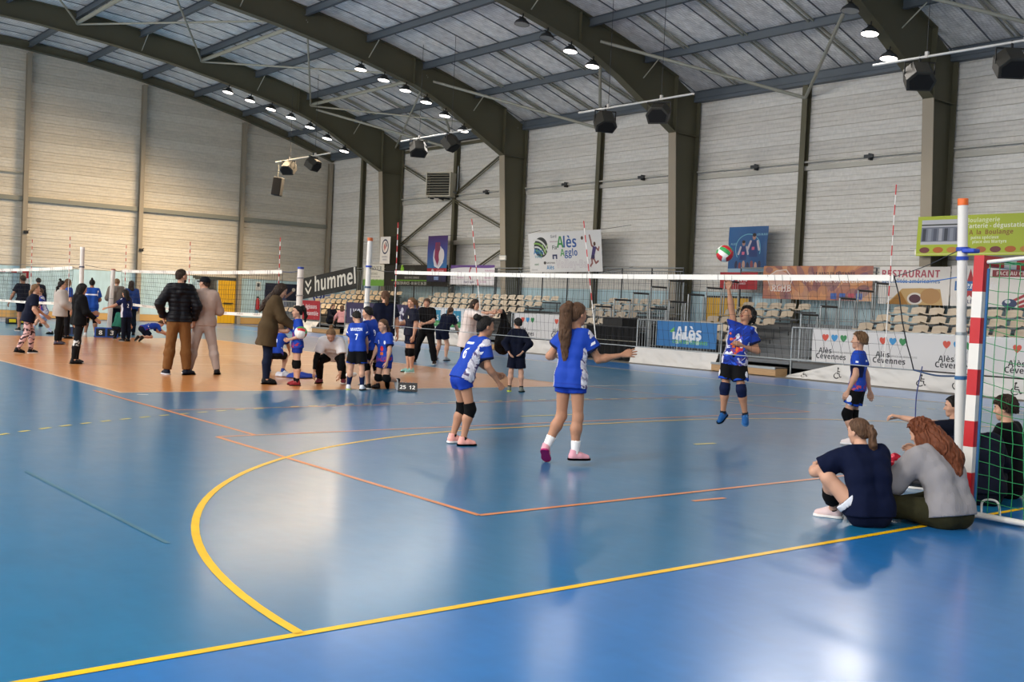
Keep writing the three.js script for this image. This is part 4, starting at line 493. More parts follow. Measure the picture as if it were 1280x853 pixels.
vnet('long black volleyball net with a white top tape across the near court', [0.37, -1.13], [1.37, -10.9], 1.92, 2.0, 0.83, 0.92, { cell: 0.1, rows: 8, r: 0.0017, sag: 0.02, sagB: 0.0, skew: 0.25, tape: 0.055, ropes: [[[0.37, 1.9, -1.13], [0.26, 2.13, -0.46], 0.004, 0x2a2d33], [[0.37, 1.86, -1.1], [0.27, 1.9, -0.46], 0.005, 0x2d62a0], [[0.36, 1.09, -0.88], [0.31, 1.07, -0.44], 0.008, 0x1f3a5c], [[1.37, 1.98, -10.9], [1.49, 2.05, -11.9], 0.006, 0x2a2d33], [[1.37, 1.08, -10.9], [1.48, 1.05, -11.9], 0.006, 0x2a2d33]] });
vnet('dark volleyball net with two white tapes behind the two men', [3.0, -18.25], [3.0, -29.0], 2.1, 2.1, 1.05, 1.03, { cell: 0.12, rows: 9, r: 0.0038, sag: 0.03, sagB: 0.06, skew: 0, tape: 0.085, botTape: 0.075, ropes: [[[3, 2.06, -18.25], [3.04, 2.08, -17.45], 0.008, 0x2b3f66], [[3, 1.05, -18.25], [3.04, 1.0, -17.45], 0.008, 0x2b3f66], [[3, 2.06, -29], [2.95, 2.08, -29.6], 0.008, 0x33363c], [[3, 1.05, -29], [2.93, 1.0, -29.6], 0.008, 0x33363c]] });
vnet('volleyball net with white tapes in front of the far goal', [0.5, -25.5], [0.5, -37.5], 2.05, 2.0, 1.0, 1.0, { cell: 0.14, rows: 8, r: 0.0036, sag: 0.04, sagB: 0.06, skew: 0, tape: 0.085, botTape: 0.07, ropes: [[[0.5, 2.02, -25.5], [0.5, 2.03, -24.75], 0.008, 0x33363c], [[0.5, 1.05, -25.5], [0.5, 1.0, -24.75], 0.008, 0x33363c], [[0.5, 2.18, -38.5], [0.5, 2.1, -24.75], 0.006, 0x3c4044], [[0.5, 2.1, -24.7], [2.95, 2.1, -29.6], 0.006, 0x3c4044]] });
// ---- antennas: striped rods tied to the nets
const antRed = std(0xb01c20, 0.5);
function antenna(label, bottom, top, r, group) {
  const o = thing('net_antenna', label, 'antenna', bottom, 0, group), t = [0, 1, 2].map((k) => top[k] - bottom[k]), at = (f) => t.map((q) => q * f);
  for (let i = 0; i < 18; i++) { const red = i >= 9 && i % 2 === 1 || i < 9 && i > 6 && i % 2 === 1; mesh(red ? 'red_band' : 'white_band', bar(at(i / 18), at((i + 1) / 18), r, 6), red ? antRed : M.white, o); }
  mesh('tip', new THREE.SphereGeometry(r * 1.4, 8, 6), M.white, o);
}
antenna('red and white net antenna at the near end beside the goal', [0.36, 1.1, -1.17], [0.36, 2.72, -1.15], 0.0055);
antenna('slanting red and white net antenna beside the long-haired girl', [0.8, 0.98, -5.35], [0.84, 2.6, -5.75], 0.0065);
antenna('leaning red and white net antenna over the girl with the number six', [1.07, 1.15, -8.05], [1.13, 2.75, -8.5], 0.007);
antenna('red and white net antenna beside the orange-capped far post', [1.36, 1.05, -10.85], [1.36, 2.8, -10.85], 0.008);
for (const [x, z, l] of [[3.0, -18.4, 'red and white net antenna above the woman in the brown coat'], [3.0, -23.7, 'red and white net antenna above the man in the puffer jacket'], [3.0, -28.7, 'red and white net antenna beside the red-topped post'], [0.5, -25.8, 'red and white net antenna beside the strapped far post'], [0.5, -29.5, 'red and white net antenna above the grey-hooded girl group']]) antenna(l, [x, 1.05, z], [x, 2.85, z], 0.011);

// ---- balls: eighteen panels on a sphere
function ballPanels(R) { // six cube faces, three strips each
  const out = []; const F = [[[1, 0, 0], [0, 0, -1], [0, 1, 0]], [[-1, 0, 0], [0, 1, 0], [0, 0, 1]], [[0, 1, 0], [0, 0, 1], [1, 0, 0]], [[0, -1, 0], [1, 0, 0], [0, 0, -1]], [[0, 0, 1], [1, 0, 0], [0, 1, 0]], [[0, 0, -1], [0, 1, 0], [-1, 0, 0]]];
  F.forEach(([n, a, b], f) => { for (let s = 0; s < 3; s++) { const N = 8, K = 3, pos = [], idx = []; for (let i = 0; i <= N; i++) for (let k = 0; k <= K; k++) { const e = 0.985, u = Math.tan((i / N * 2 - 1) * e * Math.PI / 4), v0 = -1 + s * 2 / 3 + 0.015, v = Math.tan((v0 + k / K * (2 / 3 - 0.03)) * Math.PI / 4), p = V(n[0] + u * a[0] + v * b[0], n[1] + u * a[1] + v * b[1], n[2] + u * a[2] + v * b[2]).normalize().multiplyScalar(R); pos.push(p.x, p.y, p.z); } for (let i = 0; i < N; i++) for (let k = 0; k < K; k++) { const q = i * (K + 1) + k; idx.push(q, q + K + 1, q + 1, q + 1, q + K + 1, q + K + 2); } const g = new THREE.BufferGeometry(); g.setAttribute('position', new THREE.Float32BufferAttribute(pos, 3)); g.setIndex(idx); g.computeVertexNormals(); const nn = g.attributes.normal; if (V(nn.getX(5), nn.getY(5), nn.getZ(5)).dot(V(pos[15], pos[16], pos[17])) < 0) { g.setIndex(idx.reverse()); g.computeVertexNormals(); } out.push([g, f, s]); } }); return out;
}
const ballWhite = std(0xe9e6df, 0.5), ballRed = std(0xc0202a, 0.5), ballGreen = std(0x2f9a4f, 0.5);
function ball(label, x, y, z, rot, cols, R = 0.1) {
  const o = thing('volleyball', label, 'ball', [x, y, z]); o.rotation.set(...rot);
  for (const [g, f, s] of ballPanels(R)) mesh('panel', g, cols[(f + s * 2) % cols.length], o);
  mesh('bladder', new THREE.SphereGeometry(R * 0.985, 20, 14), std(0xb9b4aa, 0.6), o);
}
// ---- speaker bars over the stands
function speakerBar(z0, z1, y, label) {
  const o = thing('speaker_bar', label, 'pipe', [14, y, (z0 + z1) / 2]), L = z1 - z0;
  mesh('pipe', bar([0, 0, -L / 2], [0, 0, L / 2], 0.03, 8), std(0xd6d6d2, 0.4, 0.2), o);
  for (const f of [0.28, 0.74]) { mesh('wire', bar([0, 0.05, lerp(-L / 2, L / 2, f)], [0, roofY(14) - y - 0.06, lerp(-L / 2, L / 2, f)], 0.008, 5), M.darkSteel, o); mesh('clamp', box(0.07, 0.14, 0.07, 0, 0.04, lerp(-L / 2, L / 2, f)), M.white, o); }
}
const spkGeo = (() => { const g = new THREE.ExtrudeGeometry(poly([[-0.26, -0.2], [-0.32, 0.05], [-0.16, 0.26], [0.16, 0.26], [0.32, 0.05], [0.26, -0.2]]), { depth: 0.42, bevelEnabled: true, bevelSize: 0.015, bevelThickness: 0.015, bevelSegments: 2 }); g.translate(0, 0, -0.21); return g; })();
const grille = new THREE.ExtrudeGeometry(poly([[-0.22, -0.16], [-0.27, 0.04], [-0.13, 0.21], [0.13, 0.21], [0.27, 0.04], [0.22, -0.16]]), { depth: 0.02, bevelEnabled: false });
function speaker(x, y, z, turn, tilt, label, s = 1) {
  const o = thing('loudspeaker', label, 'loudspeaker', [x, y, z], turn), b = new THREE.Group();
  const body = mesh('cabinet', spkGeo, std(0x34322b, 0.6), o); body.rotation.x = tilt; body.scale.setScalar(s);
  const gr = mesh('grille', grille, std(0x0d0d0e, 0.9), body); gr.position.z = 0.222; mesh('yoke', [box(0.04, 0.22, 0.04, 0, 0.4, 0), box(0.66, 0.03, 0.04, 0, 0.34 * s, 0), box(0.02, 0.34, 0.04, -0.33 * s, 0.18, 0), box(0.02, 0.34, 0.04, 0.33 * s, 0.18, 0)], M.black, o);
}
speakerBar(-41.3, -36.2, 7.68, 'white pipe with hanging loudspeakers near the gable wall'); speakerBar(-30.7, -26.2, 7.66, 'white pipe with two loudspeakers beside the wall heater'); speakerBar(-20.6, -15.9, 7.6, 'white pipe with two loudspeakers above the players poster'); speakerBar(-10.35, -5.5, 7.55, 'white pipe with two loudspeakers above the bakery banner');
const sp = [[-40.0, 7.3, -1.0, 0.7, 'black loudspeaker on the gable-end pipe, inner one'], [-37.7, 7.3, 0.5, 0.6, 'black loudspeaker at the wall end of the gable-end pipe'], [-29.5, 7.25, -0.4, 0.9, 'blue-black loudspeaker left of the wall heater'], [-27.4, 7.28, 0.5, 0.9, 'blue-black loudspeaker right above the wall heater'], [-19.4, 7.18, -0.4, 0.9, 'dark loudspeaker beside the mid wall post'], [-17.2, 7.18, -1.0, 0.5, 'dark loudspeaker in front of the haunch above the players poster'], [-9.15, 7.1, -0.75, 0.75, 'dark loudspeaker in front of the bakery-side column'], [-7.05, 7.08, -0.7, 0.75, 'dark loudspeaker at the outer end of the pipe over the bakery banner']];
for (const [z, y, turn, tilt, l] of sp) speaker(14, y, z, turn, tilt, l);
{ const o = thing('loudspeaker', 'tall black column loudspeaker hanging low at the pipe end near the gable', 'loudspeaker', [14, 6.55, -41.0], -0.8); mesh('cabinet', new RoundedBoxGeometry(0.42, 0.85, 0.42, 3, 0.05), std(0x1d1d1e, 0.7), o).rotation.z = -0.12; mesh('hanger', bar([0, 0.4, 0], [0, 1.12, 0], 0.012), M.rod, o); mesh('grille', new RoundedBoxGeometry(0.36, 0.78, 0.03, 2, 0.012).translate(0, 0, 0.21), std(0x101011, 0.9), o).rotation.z = -0.12; }
// ---- unit heater on its wall bracket
{
  const o = thing('unit_heater', 'beige louvred unit heater bracketed to the wall post', 'heater', [19.75, 6.95, -36.2], -Math.PI / 2 + 0.5);
  mesh('casing', [boxTo(-0.62, 0.62, -0.55, -0.5, -0.3, 0.3), boxTo(-0.62, 0.62, 0.5, 0.55, -0.3, 0.3), boxTo(-0.62, -0.57, -0.5, 0.5, -0.3, 0.3), boxTo(0.57, 0.62, -0.5, 0.5, -0.3, 0.3), boxTo(-0.57, 0.57, -0.5, 0.5, -0.3, -0.26)], std(0xb9b29e, 0.5), o);
  for (let i = 0; i < 8; i++) { const s = mesh('louvre', box(1.12, 0.02, 0.12), std(0x8f8a7c, 0.5), o); s.position.set(0, -0.42 + i * 0.12, 0.25); s.rotation.x = 0.5; }
  mesh('fan_core', boxTo(-0.56, 0.56, -0.49, 0.49, -0.05, 0.0), std(0x2a2925, 0.8), o); mesh('bracket', [beam([-0.1, -0.6, -0.1], [-0.2, -0.6, -0.7], 0.06, 0.06), beam([-0.3, -0.56, 0], [0.3, -0.6, -0.4], 0.05, 0.06)], M.black, o); mesh('gas_pipe', tube([[0.62, -0.3, 0], [0.7, -0.35, -0.2], [0.7, 0.9, -0.3]], 0.03, 16, 6), M.galv, o);
}
// emergency lights on columns
for (const [x, y, z, l] of [[19.3, 3.55, -11.95, 'small white emergency light on the column beside the bakery banner'], [19.5, 3.55, -31.05, 'small white emergency light on the column beside the purple and white banner']]) { const o = thing('emergency_light', l, 'light', [x, y, z]); mesh('case', new RoundedBoxGeometry(0.08, 0.2, 0.42, 2, 0.03), std(0xd9d6cc, 0.4), o); mesh('lens', new RoundedBoxGeometry(0.03, 0.1, 0.34, 2, 0.01).translate(-0.04, -0.02, 0), std(0xf3ece0, 0.2), o); mesh('guard', [box(0.02, 0.02, 0.6, -0.09, 0.1, 0), box(0.02, 0.02, 0.6, -0.09, -0.1, 0)], M.galv, o); }
for (const [x, y, l] of [[4.8, 3.9, 'small black wall lamp on the gable post by the far goal'], [10.05, 3.45, 'small black wall lamp on the gable post by the double door']]) { const o = thing('wall_lamp', l, 'lamp', [x + 0.05, y, ZG + 0.3]); mesh('head', new RoundedBoxGeometry(0.2, 0.14, 0.12, 2, 0.03), M.black, o); mesh('arm', bar([0, 0, 0], [0.14, 0.1, -0.05], 0.02), M.darkSteel, o); }
// ---- gable door, extinguisher, posters
{
  const d = structure('door_1'); mesh('door_leaf', boxTo(14.18, 15.3, 0.02, 2.2, ZG - 0.02, ZG + 0.03), std(0xd9a818, 0.5), d); for (let i = 1; i < 6; i++) mesh('door_rib', boxTo(14.18 + i * 0.19 - 0.012, 14.18 + i * 0.19 + 0.012, 0.04, 2.18, ZG + 0.03, ZG + 0.04), std(0xc99a14, 0.5), d);
  mesh('open_leaf', box(0.05, 2.16, 1.1, 12.98, 1.1, ZG + 0.55), std(0xcfd9da, 0.5), d); mesh('door_frame', [boxTo(12.85, 12.95, 0, 2.24, ZG - 0.02, ZG + 0.05), boxTo(15.3, 15.38, 0, 2.24, ZG - 0.02, ZG + 0.05), boxTo(14.13, 14.19, 0, 2.2, ZG - 0.02, ZG + 0.04)], std(0xa7bcc0, 0.5), d); mesh('door_handle', box(0.5, 0.04, 0.06, 14.75, 1.05, ZG + 0.07), M.black, d);
}
{
  const o = thing('fire_extinguisher', 'red fire extinguisher on the gable wall beside the yellow door', 'extinguisher', [16.35, 0.75, ZG + 0.12]); mesh('cylinder', lathe([[0, 0], [0.09, 0], [0.1, 0.04], [0.1, 0.5], [0.06, 0.6], [0.03, 0.63], [0, 0.63]], 18), std(0xa81f22, 0.35), o); mesh('valve', box(0.12, 0.08, 0.05, 0, 0.67, 0), M.black, o); mesh('hose', tube([[0.05, 0.66, 0], [0.16, 0.5, 0.02], [0.12, 0.2, 0.03]], 0.014, 14, 6), M.black, o);
  const s = new THREE.MeshStandardMaterial({ map: canvas(64, 96, (g) => { g.fillStyle = '#d8dedc'; g.fillRect(0, 0, 64, 96); g.fillStyle = '#3a4044'; g.fillRect(16, 14, 32, 40); g.fillStyle = '#8d9294'; for (let i = 0; i < 3; i++) g.fillRect(12, 62 + i * 10, 40, 4); }), roughness: 0.6 });
  single('safety_sign', box(0.3, 0.45, 0.015), s, 'small pictogram sign above the fire extinguisher', 'sign', [16.4, 2.0, ZG + 0.02]); single('safety_sign', box(0.22, 0.28, 0.015), s, 'small square sign between yellow door and open doorway', 'sign', [12.55, 1.35, ZG + 0.02]);
}
function gablePoster(name, label, x0, x1, y0, y1, z, px, draw) { const w = x1 - x0, h = y1 - y0, t = canvas(px, Math.round(px * h / w), (g, W, H) => { g.scale(W / w, H / h); draw(g, w, h); }); single(name, clothWave(new THREE.PlaneGeometry(w, h, 12, 12), x0, 0.02), new THREE.MeshStandardMaterial({ map: t, roughness: 0.5, side: THREE.DoubleSide }), label, 'poster', [(x0 + x1) / 2, (y0 + y1) / 2, z]); }
gablePoster('player_poster', 'dark navy poster of a player on the gable wall', 16.75, 18.75, 0.3, 2.2, ZG + 0.1, 256, (g, w, h) => { rect(g, 0, 0, w, h, '#1d2036'); path(g, [[0.6, 1.6], [0.8, 0.8], [1.1, 0.6], [1.3, 0.9], [1.2, 1.7]], '#4d5272'); blob(g, 1.0, 0.45, 0.16, 0.2, '#8a6a60'); path(g, [[1.2, 0.7], [1.6, 0.4]], '#8a6a60', 0.12); blob(g, 1.65, 0.3, 0.1, 0.1, '#c9bfb0'); fillT(g, 'PRO A', 0.15, 1.75, 0.24, '#9fa5c4'); });
gablePoster('logo_banner', 'white banner with a blue ring logo beside the dark poster', 18.55, 20.0, 0.01, 2.2, -46.2, 256, (g, w, h) => { rect(g, 0, 0, w, h, '#dfe2e4'); g.strokeStyle = '#2d3f8e'; g.lineWidth = 0.09; for (const y of [0.55, 1.45]) { g.beginPath(); g.ellipse(0.6, y, 0.3, 0.36, 0, 0, 7); g.stroke(); g.beginPath(); g.arc(0.6, y, 0.15, 0, 7); g.stroke(); path(g, [[0.9, y], [1.35, y - 0.08]], '#2d3f8e', 0.04); } path(g, [[0.2, 1.9], [0.7, 1.75], [1.0, 1.95]], '#d98a7a', 0.12); });
// ---- score flip boards and small things on the floor
function flip(label, x, z, turn, s, a, b, base) {
  const o = thing('scoreboard', label, 'scoreboard', [x, 0, z], turn); const t = canvas(128, 64, (g) => { g.fillStyle = base; g.fillRect(0, 0, 128, 64); g.fillStyle = '#0d0d0f'; g.fillRect(8, 8, 50, 50); g.fillRect(70, 8, 50, 50); g.fillStyle = '#ece8e0'; g.font = 'bold 40px sans-serif'; g.textAlign = 'center'; g.fillText(a, 33, 48); g.fillText(b, 95, 48); });
  const f = mesh('front_panel', box(0.42 * s, 0.2 * s, 0.012), new THREE.MeshStandardMaterial({ map: t, roughness: 0.5 }), o); f.position.set(0, 0.1 * s, 0.05 * s); f.rotation.x = -0.4; const k = mesh('back_panel', box(0.42 * s, 0.2 * s, 0.012), std(base, 0.6), o); k.position.set(0, 0.1 * s, -0.05 * s); k.rotation.x = 0.4; mesh('rings', [-0.12, -0.05, 0.05, 0.12].map((q) => new THREE.TorusGeometry(0.02 * s, 0.004, 5, 12).rotateY(Math.PI / 2).translate(q * s, 0.2 * s, 0)), M.chrome, o);
}
flip('black flip scoreboard reading 25 and 12 beside the kneeling girl', 1.6, -10.72, -0.68, 0.75, '25', '12', '#141416'); flip('blue flip scoreboard at the foot of the red-topped post', 2.55, -28.9, -0.3, 1.6, '8', '3', '#1f4a9c'); flip('small navy flip scoreboard behind the boy in all blue', 1.95, -30.3, -0.3, 1.3, '1', '0', '#22345e');
{ // crumpled training bibs
  const g = new THREE.SphereGeometry(0.3, 32, 16); const p = g.attributes.position; for (let i = 0; i < p.count; i++) { const x = p.getX(i), z = p.getZ(i), n = perlin.noise(x * 7, z * 7, 2); p.setXYZ(i, x * (1 + 0.3 * n), Math.max(0.006, p.getY(i) * 0.22 * (1 + 0.8 * n) + 0.02), z * 0.7 * (1 + 0.3 * n)); } g.computeVertexNormals();
  single('training_bib', g, std(0x1f3f9e, 0.8), 'crumpled blue bib on the wood-toned floor behind the crouching woman', 'cloth', [1.15, 0.004, -13.6]); single('training_bib', g.clone().scale(0.7, 1, 0.6), std(0xc9c8cf, 0.8), 'crumpled pale bib beside the blue bib', 'cloth', [0.95, 0.004, -13.95], 1);
}
// ================= FIGURES =================
// Bodies and clothes are signed-distance fields (tapered capsules joined smoothly) meshed with surface nets.
const sub = (a, b) => [a[0] - b[0], a[1] - b[1], a[2] - b[2]], add = (a, b, s = 1) => [a[0] + b[0] * s, a[1] + b[1] * s, a[2] + b[2] * s], dot = (a, b) => a[0] * b[0] + a[1] * b[1] + a[2] * b[2];
const cross = (a, b) => [a[1] * b[2] - a[2] * b[1], a[2] * b[0] - a[0] * b[2], a[0] * b[1] - a[1] * b[0]], norm = (a) => { const l = Math.hypot(...a) || 1; return [a[0] / l, a[1] / l, a[2] / l]; }, mixv = (a, b, t) => [lerp(a[0], b[0], t), lerp(a[1], b[1], t), lerp(a[2], b[2], t)];
// prim: {a,b,ra,rb,flat} capsule, or {c,r:[rx,ry,rz]} ellipsoid; neg carves
function nets(prims, cell, k, opt = {}) {
  const lo = [1e9, 1e9, 1e9], hi = [-1e9, -1e9, -1e9], mg = k * 0.6 + cell * 2.5;
  for (const p of prims) { if (p.neg) continue; for (let i = 0; i < 3; i++) { const mn = p.c ? p.c[i] - p.r[i] : Math.min(p.a[i] - p.ra, p.b[i] - p.rb), mx = p.c ? p.c[i] + p.r[i] : Math.max(p.a[i] + p.ra, p.b[i] + p.rb); lo[i] = Math.min(lo[i], mn - mg); hi[i] = Math.max(hi[i], mx + mg); } }
  const n = [0, 1, 2].map((i) => Math.ceil((hi[i] - lo[i]) / cell) + 1), [nx, ny, nz] = n, F = new Float32Array(nx * ny * nz).fill(0.5);
  for (const p of prims) {
    const b0 = [0, 0, 0], b1 = [0, 0, 0];
    for (let i = 0; i < 3; i++) { const mn = p.c ? p.c[i] - p.r[i] : Math.min(p.a[i] - p.ra, p.b[i] - p.rb), mx = p.c ? p.c[i] + p.r[i] : Math.max(p.a[i] + p.ra, p.b[i] + p.rb); b0[i] = clamp(Math.floor((mn - mg - lo[i]) / cell), 0, n[i] - 1); b1[i] = clamp(Math.ceil((mx + mg - lo[i]) / cell), 0, n[i] - 1); }
    let ab, L2, dir, minR; if (p.a) { ab = sub(p.b, p.a); L2 = dot(ab, ab) || 1e-9; dir = norm(ab); } else minR = Math.min(...p.r);
    const kk = p.k ?? k;
    for (let z = b0[2]; z <= b1[2]; z++) for (let y = b0[1]; y <= b1[1]; y++) for (let x = b0[0]; x <= b1[0]; x++) {
      const px = lo[0] + x * cell, py = lo[1] + y * cell, pz = lo[2] + z * cell; let d;
      if (p.a) {
        const ax = px - p.a[0], ay = py - p.a[1], az = pz - p.a[2], h0 = (ax * ab[0] + ay * ab[1] + az * ab[2]) / L2, h = h0 < 0 ? 0 : h0 > 1 ? 1 : h0, dx = ax - ab[0] * h, dy = ay - ab[1] * h, dz = az - ab[2] * h;
        if (p.flat) { const hh = h0 < 0 ? 0 : h0, rx = ax - ab[0] * hh, ry = ay - ab[1] * hh, rz = az - ab[2] * hh, rad = p.ra + (p.rb - p.ra) * Math.min(1.2, hh); d = Math.max(Math.sqrt(rx * rx + ry * ry + rz * rz) - rad, (px - p.b[0]) * dir[0] + (py - p.b[1]) * dir[1] + (pz - p.b[2]) * dir[2]); }
        else d = Math.sqrt(dx * dx + dy * dy + dz * dz) - (p.ra + (p.rb - p.ra) * h);
      } else { const ex = (px - p.c[0]) / p.r[0], ey = (py - p.c[1]) / p.r[1], ez = (pz - p.c[2]) / p.r[2]; d = (Math.sqrt(ex * ex + ey * ey + ez * ez) - 1) * minR; }
      const i = (z * ny + y) * nx + x, f = F[i];
      if (p.neg) { const e = -d, h = Math.max(kk - Math.abs(f - e), 0) / kk; F[i] = Math.max(f, e) + h * h * kk * 0.25; }
      else { const h = Math.max(kk - Math.abs(f - d), 0) / kk; F[i] = Math.min(f, d) - h * h * kk * 0.25; }
    }
  }
  if (opt.clip || opt.bump) for (let z = 0, i = 0; z < nz; z++) for (let y = 0; y < ny; y++) for (let x = 0; x < nx; x++, i++) { let f = F[i]; if (f > 0.1 && !opt.clip) continue; const px = lo[0] + x * cell, py = lo[1] + y * cell, pz = lo[2] + z * cell; if (opt.bump && Math.abs(f) < 0.06) f += opt.bump(px, py, pz); if (opt.clip) f = Math.max(f, opt.clip(px, py, pz)); F[i] = f; }
  // surface nets
  const vid = new Int32Array(nx * ny * nz).fill(-1), pos = [], nor = [], idx = [], sx = 1, sy = nx, sz = nx * ny, off = [0, sx, sy, sx + sy, sz, sz + sx, sz + sy, sz + sx + sy], E = [[0, 1], [2, 3], [4, 5], [6, 7], [0, 2], [1, 3], [4, 6], [5, 7], [0, 4], [1, 5], [2, 6], [3, 7]];
  for (let z = 0; z < nz - 1; z++) for (let y = 0; y < ny - 1; y++) for (let x = 0; x < nx - 1; x++) {
    const i = (z * ny + y) * nx + x; let m = 0; for (let c = 0; c < 8; c++) if (F[i + off[c]] < 0) m |= 1 << c; if (m === 0 || m === 255) continue;
    let vx = 0, vy = 0, vz = 0, ct = 0; for (const [a, b] of E) { const fa = F[i + off[a]], fb = F[i + off[b]]; if ((fa < 0) === (fb < 0)) continue; const t = fa / (fa - fb); vx += (a & 1) + ((b & 1) - (a & 1)) * t; vy += ((a >> 1) & 1) + (((b >> 1) & 1) - ((a >> 1) & 1)) * t; vz += ((a >> 2) & 1) + (((b >> 2) & 1) - ((a >> 2) & 1)) * t; ct++; }
    vid[i] = pos.length / 3; pos.push(lo[0] + (x + vx / ct) * cell, lo[1] + (y + vy / ct) * cell, lo[2] + (z + vz / ct) * cell);
    let gx = 0, gy = 0, gz = 0; for (let c = 0; c < 8; c++) { const f = F[i + off[c]]; gx += (c & 1 ? f : -f); gy += (c & 2 ? f : -f); gz += (c & 4 ? f : -f); } const l = Math.hypot(gx, gy, gz) || 1; nor.push(gx / l, gy / l, gz / l);
  }
  for (let z = 1; z < nz - 1; z++) for (let y = 1; y < ny - 1; y++) for (let x = 1; x < nx - 1; x++) {
    const i = (z * ny + y) * nx + x, a = F[i] < 0; const quad = (p, q, r, s, fl) => { if (p < 0 || q < 0 || r < 0 || s < 0) return; fl ? idx.push(p, q, r, p, r, s) : idx.push(p, r, q, p, s, r); };
    if (a !== F[i + sx] < 0) quad(vid[i - sy - sz], vid[i - sz], vid[i], vid[i - sy], a);
    if (a !== F[i + sy] < 0) quad(vid[i - sx - sz], vid[i - sx], vid[i], vid[i - sz], a);
    if (a !== F[i + sz] < 0) quad(vid[i - sx - sy], vid[i - sy], vid[i], vid[i - sx], a);
  }
  return { pos, nor, idx };
}
function toGeo(m, colors, uv) { const g = new THREE.BufferGeometry(); g.setAttribute('position', new THREE.Float32BufferAttribute(m.pos, 3)); g.setAttribute('normal', new THREE.Float32BufferAttribute(m.nor, 3)); if (colors) g.setAttribute('color', new THREE.Float32BufferAttribute(colors, 3)); if (uv) g.setAttribute('uv', new THREE.Float32BufferAttribute(uv, 2)); g.setIndex(m.idx); return g; }
// move a cached mesh into a frame: columns X,Y,Z (already scaled), origin o
function placed(m, X, Y, Z, o, mirror) {
  const pos = new Array(m.pos.length), nor = new Array(m.nor.length), s = mirror ? -1 : 1, xs = norm(X), ys = norm(Y), zs = norm(Z);
  for (let i = 0; i < m.pos.length; i += 3) { const a = m.pos[i] * s, b = m.pos[i + 1], c = m.pos[i + 2], na = m.nor[i] * s, nb = m.nor[i + 1], nc = m.nor[i + 2]; for (let q = 0; q < 3; q++) { pos[i + q] = o[q] + X[q] * a + Y[q] * b + Z[q] * c; nor[i + q] = xs[q] * na + ys[q] * nb + zs[q] * nc; } }
  let idx = m.idx; if (mirror) { idx = []; for (let i = 0; i < m.idx.length; i += 3) idx.push(m.idx[i], m.idx[i + 2], m.idx[i + 1]); }
  return { pos, nor, idx };
}
function fuse(list) { const o = { pos: [], nor: [], idx: [], col: [] }; for (const m of list) { const b = o.pos.length / 3; for (const v of m.pos) o.pos.push(v); for (const v of m.nor) o.nor.push(v); for (const v of m.idx) o.idx.push(v + b); for (const v of m.col) o.col.push(v); } return o; }
const cache = new Map(); const cached = (k, f) => { if (!cache.has(k)) cache.set(k, f()); return cache.get(k); };

// ---- head, unit height from chin (0) to crown (1), looking along +z
function headMesh(kind, cell) {
  return cached('head' + kind + cell, () => {
    const kid = kind[0] === 'k', open = kind.includes('o'), J = kid ? 0.92 : 1, P = [{ c: [0, 0.62, -0.03], r: [0.335, 0.375, 0.4] }, { c: [0, 0.41, 0.1], r: [0.265 * (kid ? 1.04 : 1), 0.35, 0.27] }, { c: [0, 0.17, 0.13], r: [0.19 * J, 0.15, 0.2] }, { c: [0, 0.08, 0.23], r: [0.085 * J, 0.07, 0.08] },
      { a: [0, 0.52, 0.345], b: [0, 0.375, 0.42], ra: 0.026, rb: 0.05, k: 0.05 }, { a: [-0.04, 0.36, 0.375], b: [0.04, 0.36, 0.375], ra: 0.032, rb: 0.032, k: 0.04 }, { a: [-0.15, 0.575, 0.3], b: [0.15, 0.575, 0.3], ra: 0.05, rb: 0.05, k: 0.08 }, { c: [-0.16, 0.37, 0.22], r: [0.1, 0.1, 0.1] }, { c: [0.16, 0.37, 0.22], r: [0.1, 0.1, 0.1] },
      { c: [-0.34, 0.46, -0.02], r: [0.035, 0.11, 0.07], k: 0.04 }, { c: [0.34, 0.46, -0.02], r: [0.035, 0.11, 0.07], k: 0.04 }, { a: [-0.07, 0.215, 0.315], b: [0.07, 0.215, 0.315], ra: 0.03, rb: 0.03, k: 0.04 }, { a: [0, 0.3, -0.08], b: [0, -0.12, -0.1], ra: 0.19, rb: 0.18, k: 0.12 },
      { c: [-0.135, 0.5, 0.415], r: [0.07, 0.05, 0.07], neg: true, k: 0.05 }, { c: [0.135, 0.5, 0.415], r: [0.07, 0.05, 0.07], neg: true, k: 0.05 }, { c: [-0.135, 0.495, 0.315], r: [0.052, 0.045, 0.05], k: 0.01 }, { c: [0.135, 0.495, 0.315], r: [0.052, 0.045, 0.05], k: 0.01 }];
    if (open) P.push({ c: [0, 0.185, 0.36], r: [0.06, 0.05, 0.08], neg: true, k: 0.03 });
    return nets(P, cell, 0.09, {});
  });
}
function headColors(m, skin, hair, lip, open) {
  const out = []; for (let i = 0; i < m.pos.length; i += 3) { const x = Math.abs(m.pos[i]), y = m.pos[i + 1], z = m.pos[i + 2]; let c = skin; const ex = x - 0.135, ey = y - 0.497; if (z > 0.28 && ex * ex * 0.7 + ey * ey < 0.0011) c = ex * ex + ey * ey < 0.0006 ? [0.03, 0.02, 0.015] : [0.62, 0.6, 0.57]; else if (z > 0.22 && x > 0.05 && x < 0.22 && Math.abs(y - 0.592 + (x - 0.13) ** 2 * 2) < 0.022) c = hair.map((v) => v * 0.8); else if (z > 0.26 && x < 0.095 - Math.abs(y - 0.213) * 0.8 && Math.abs(y - 0.213) < 0.04) c = lip; if (open && z > 0.2 && x < 0.06 && Math.abs(y - 0.185) < 0.045) c = [0.16, 0.03, 0.03]; out.push(...c); } return out;
}
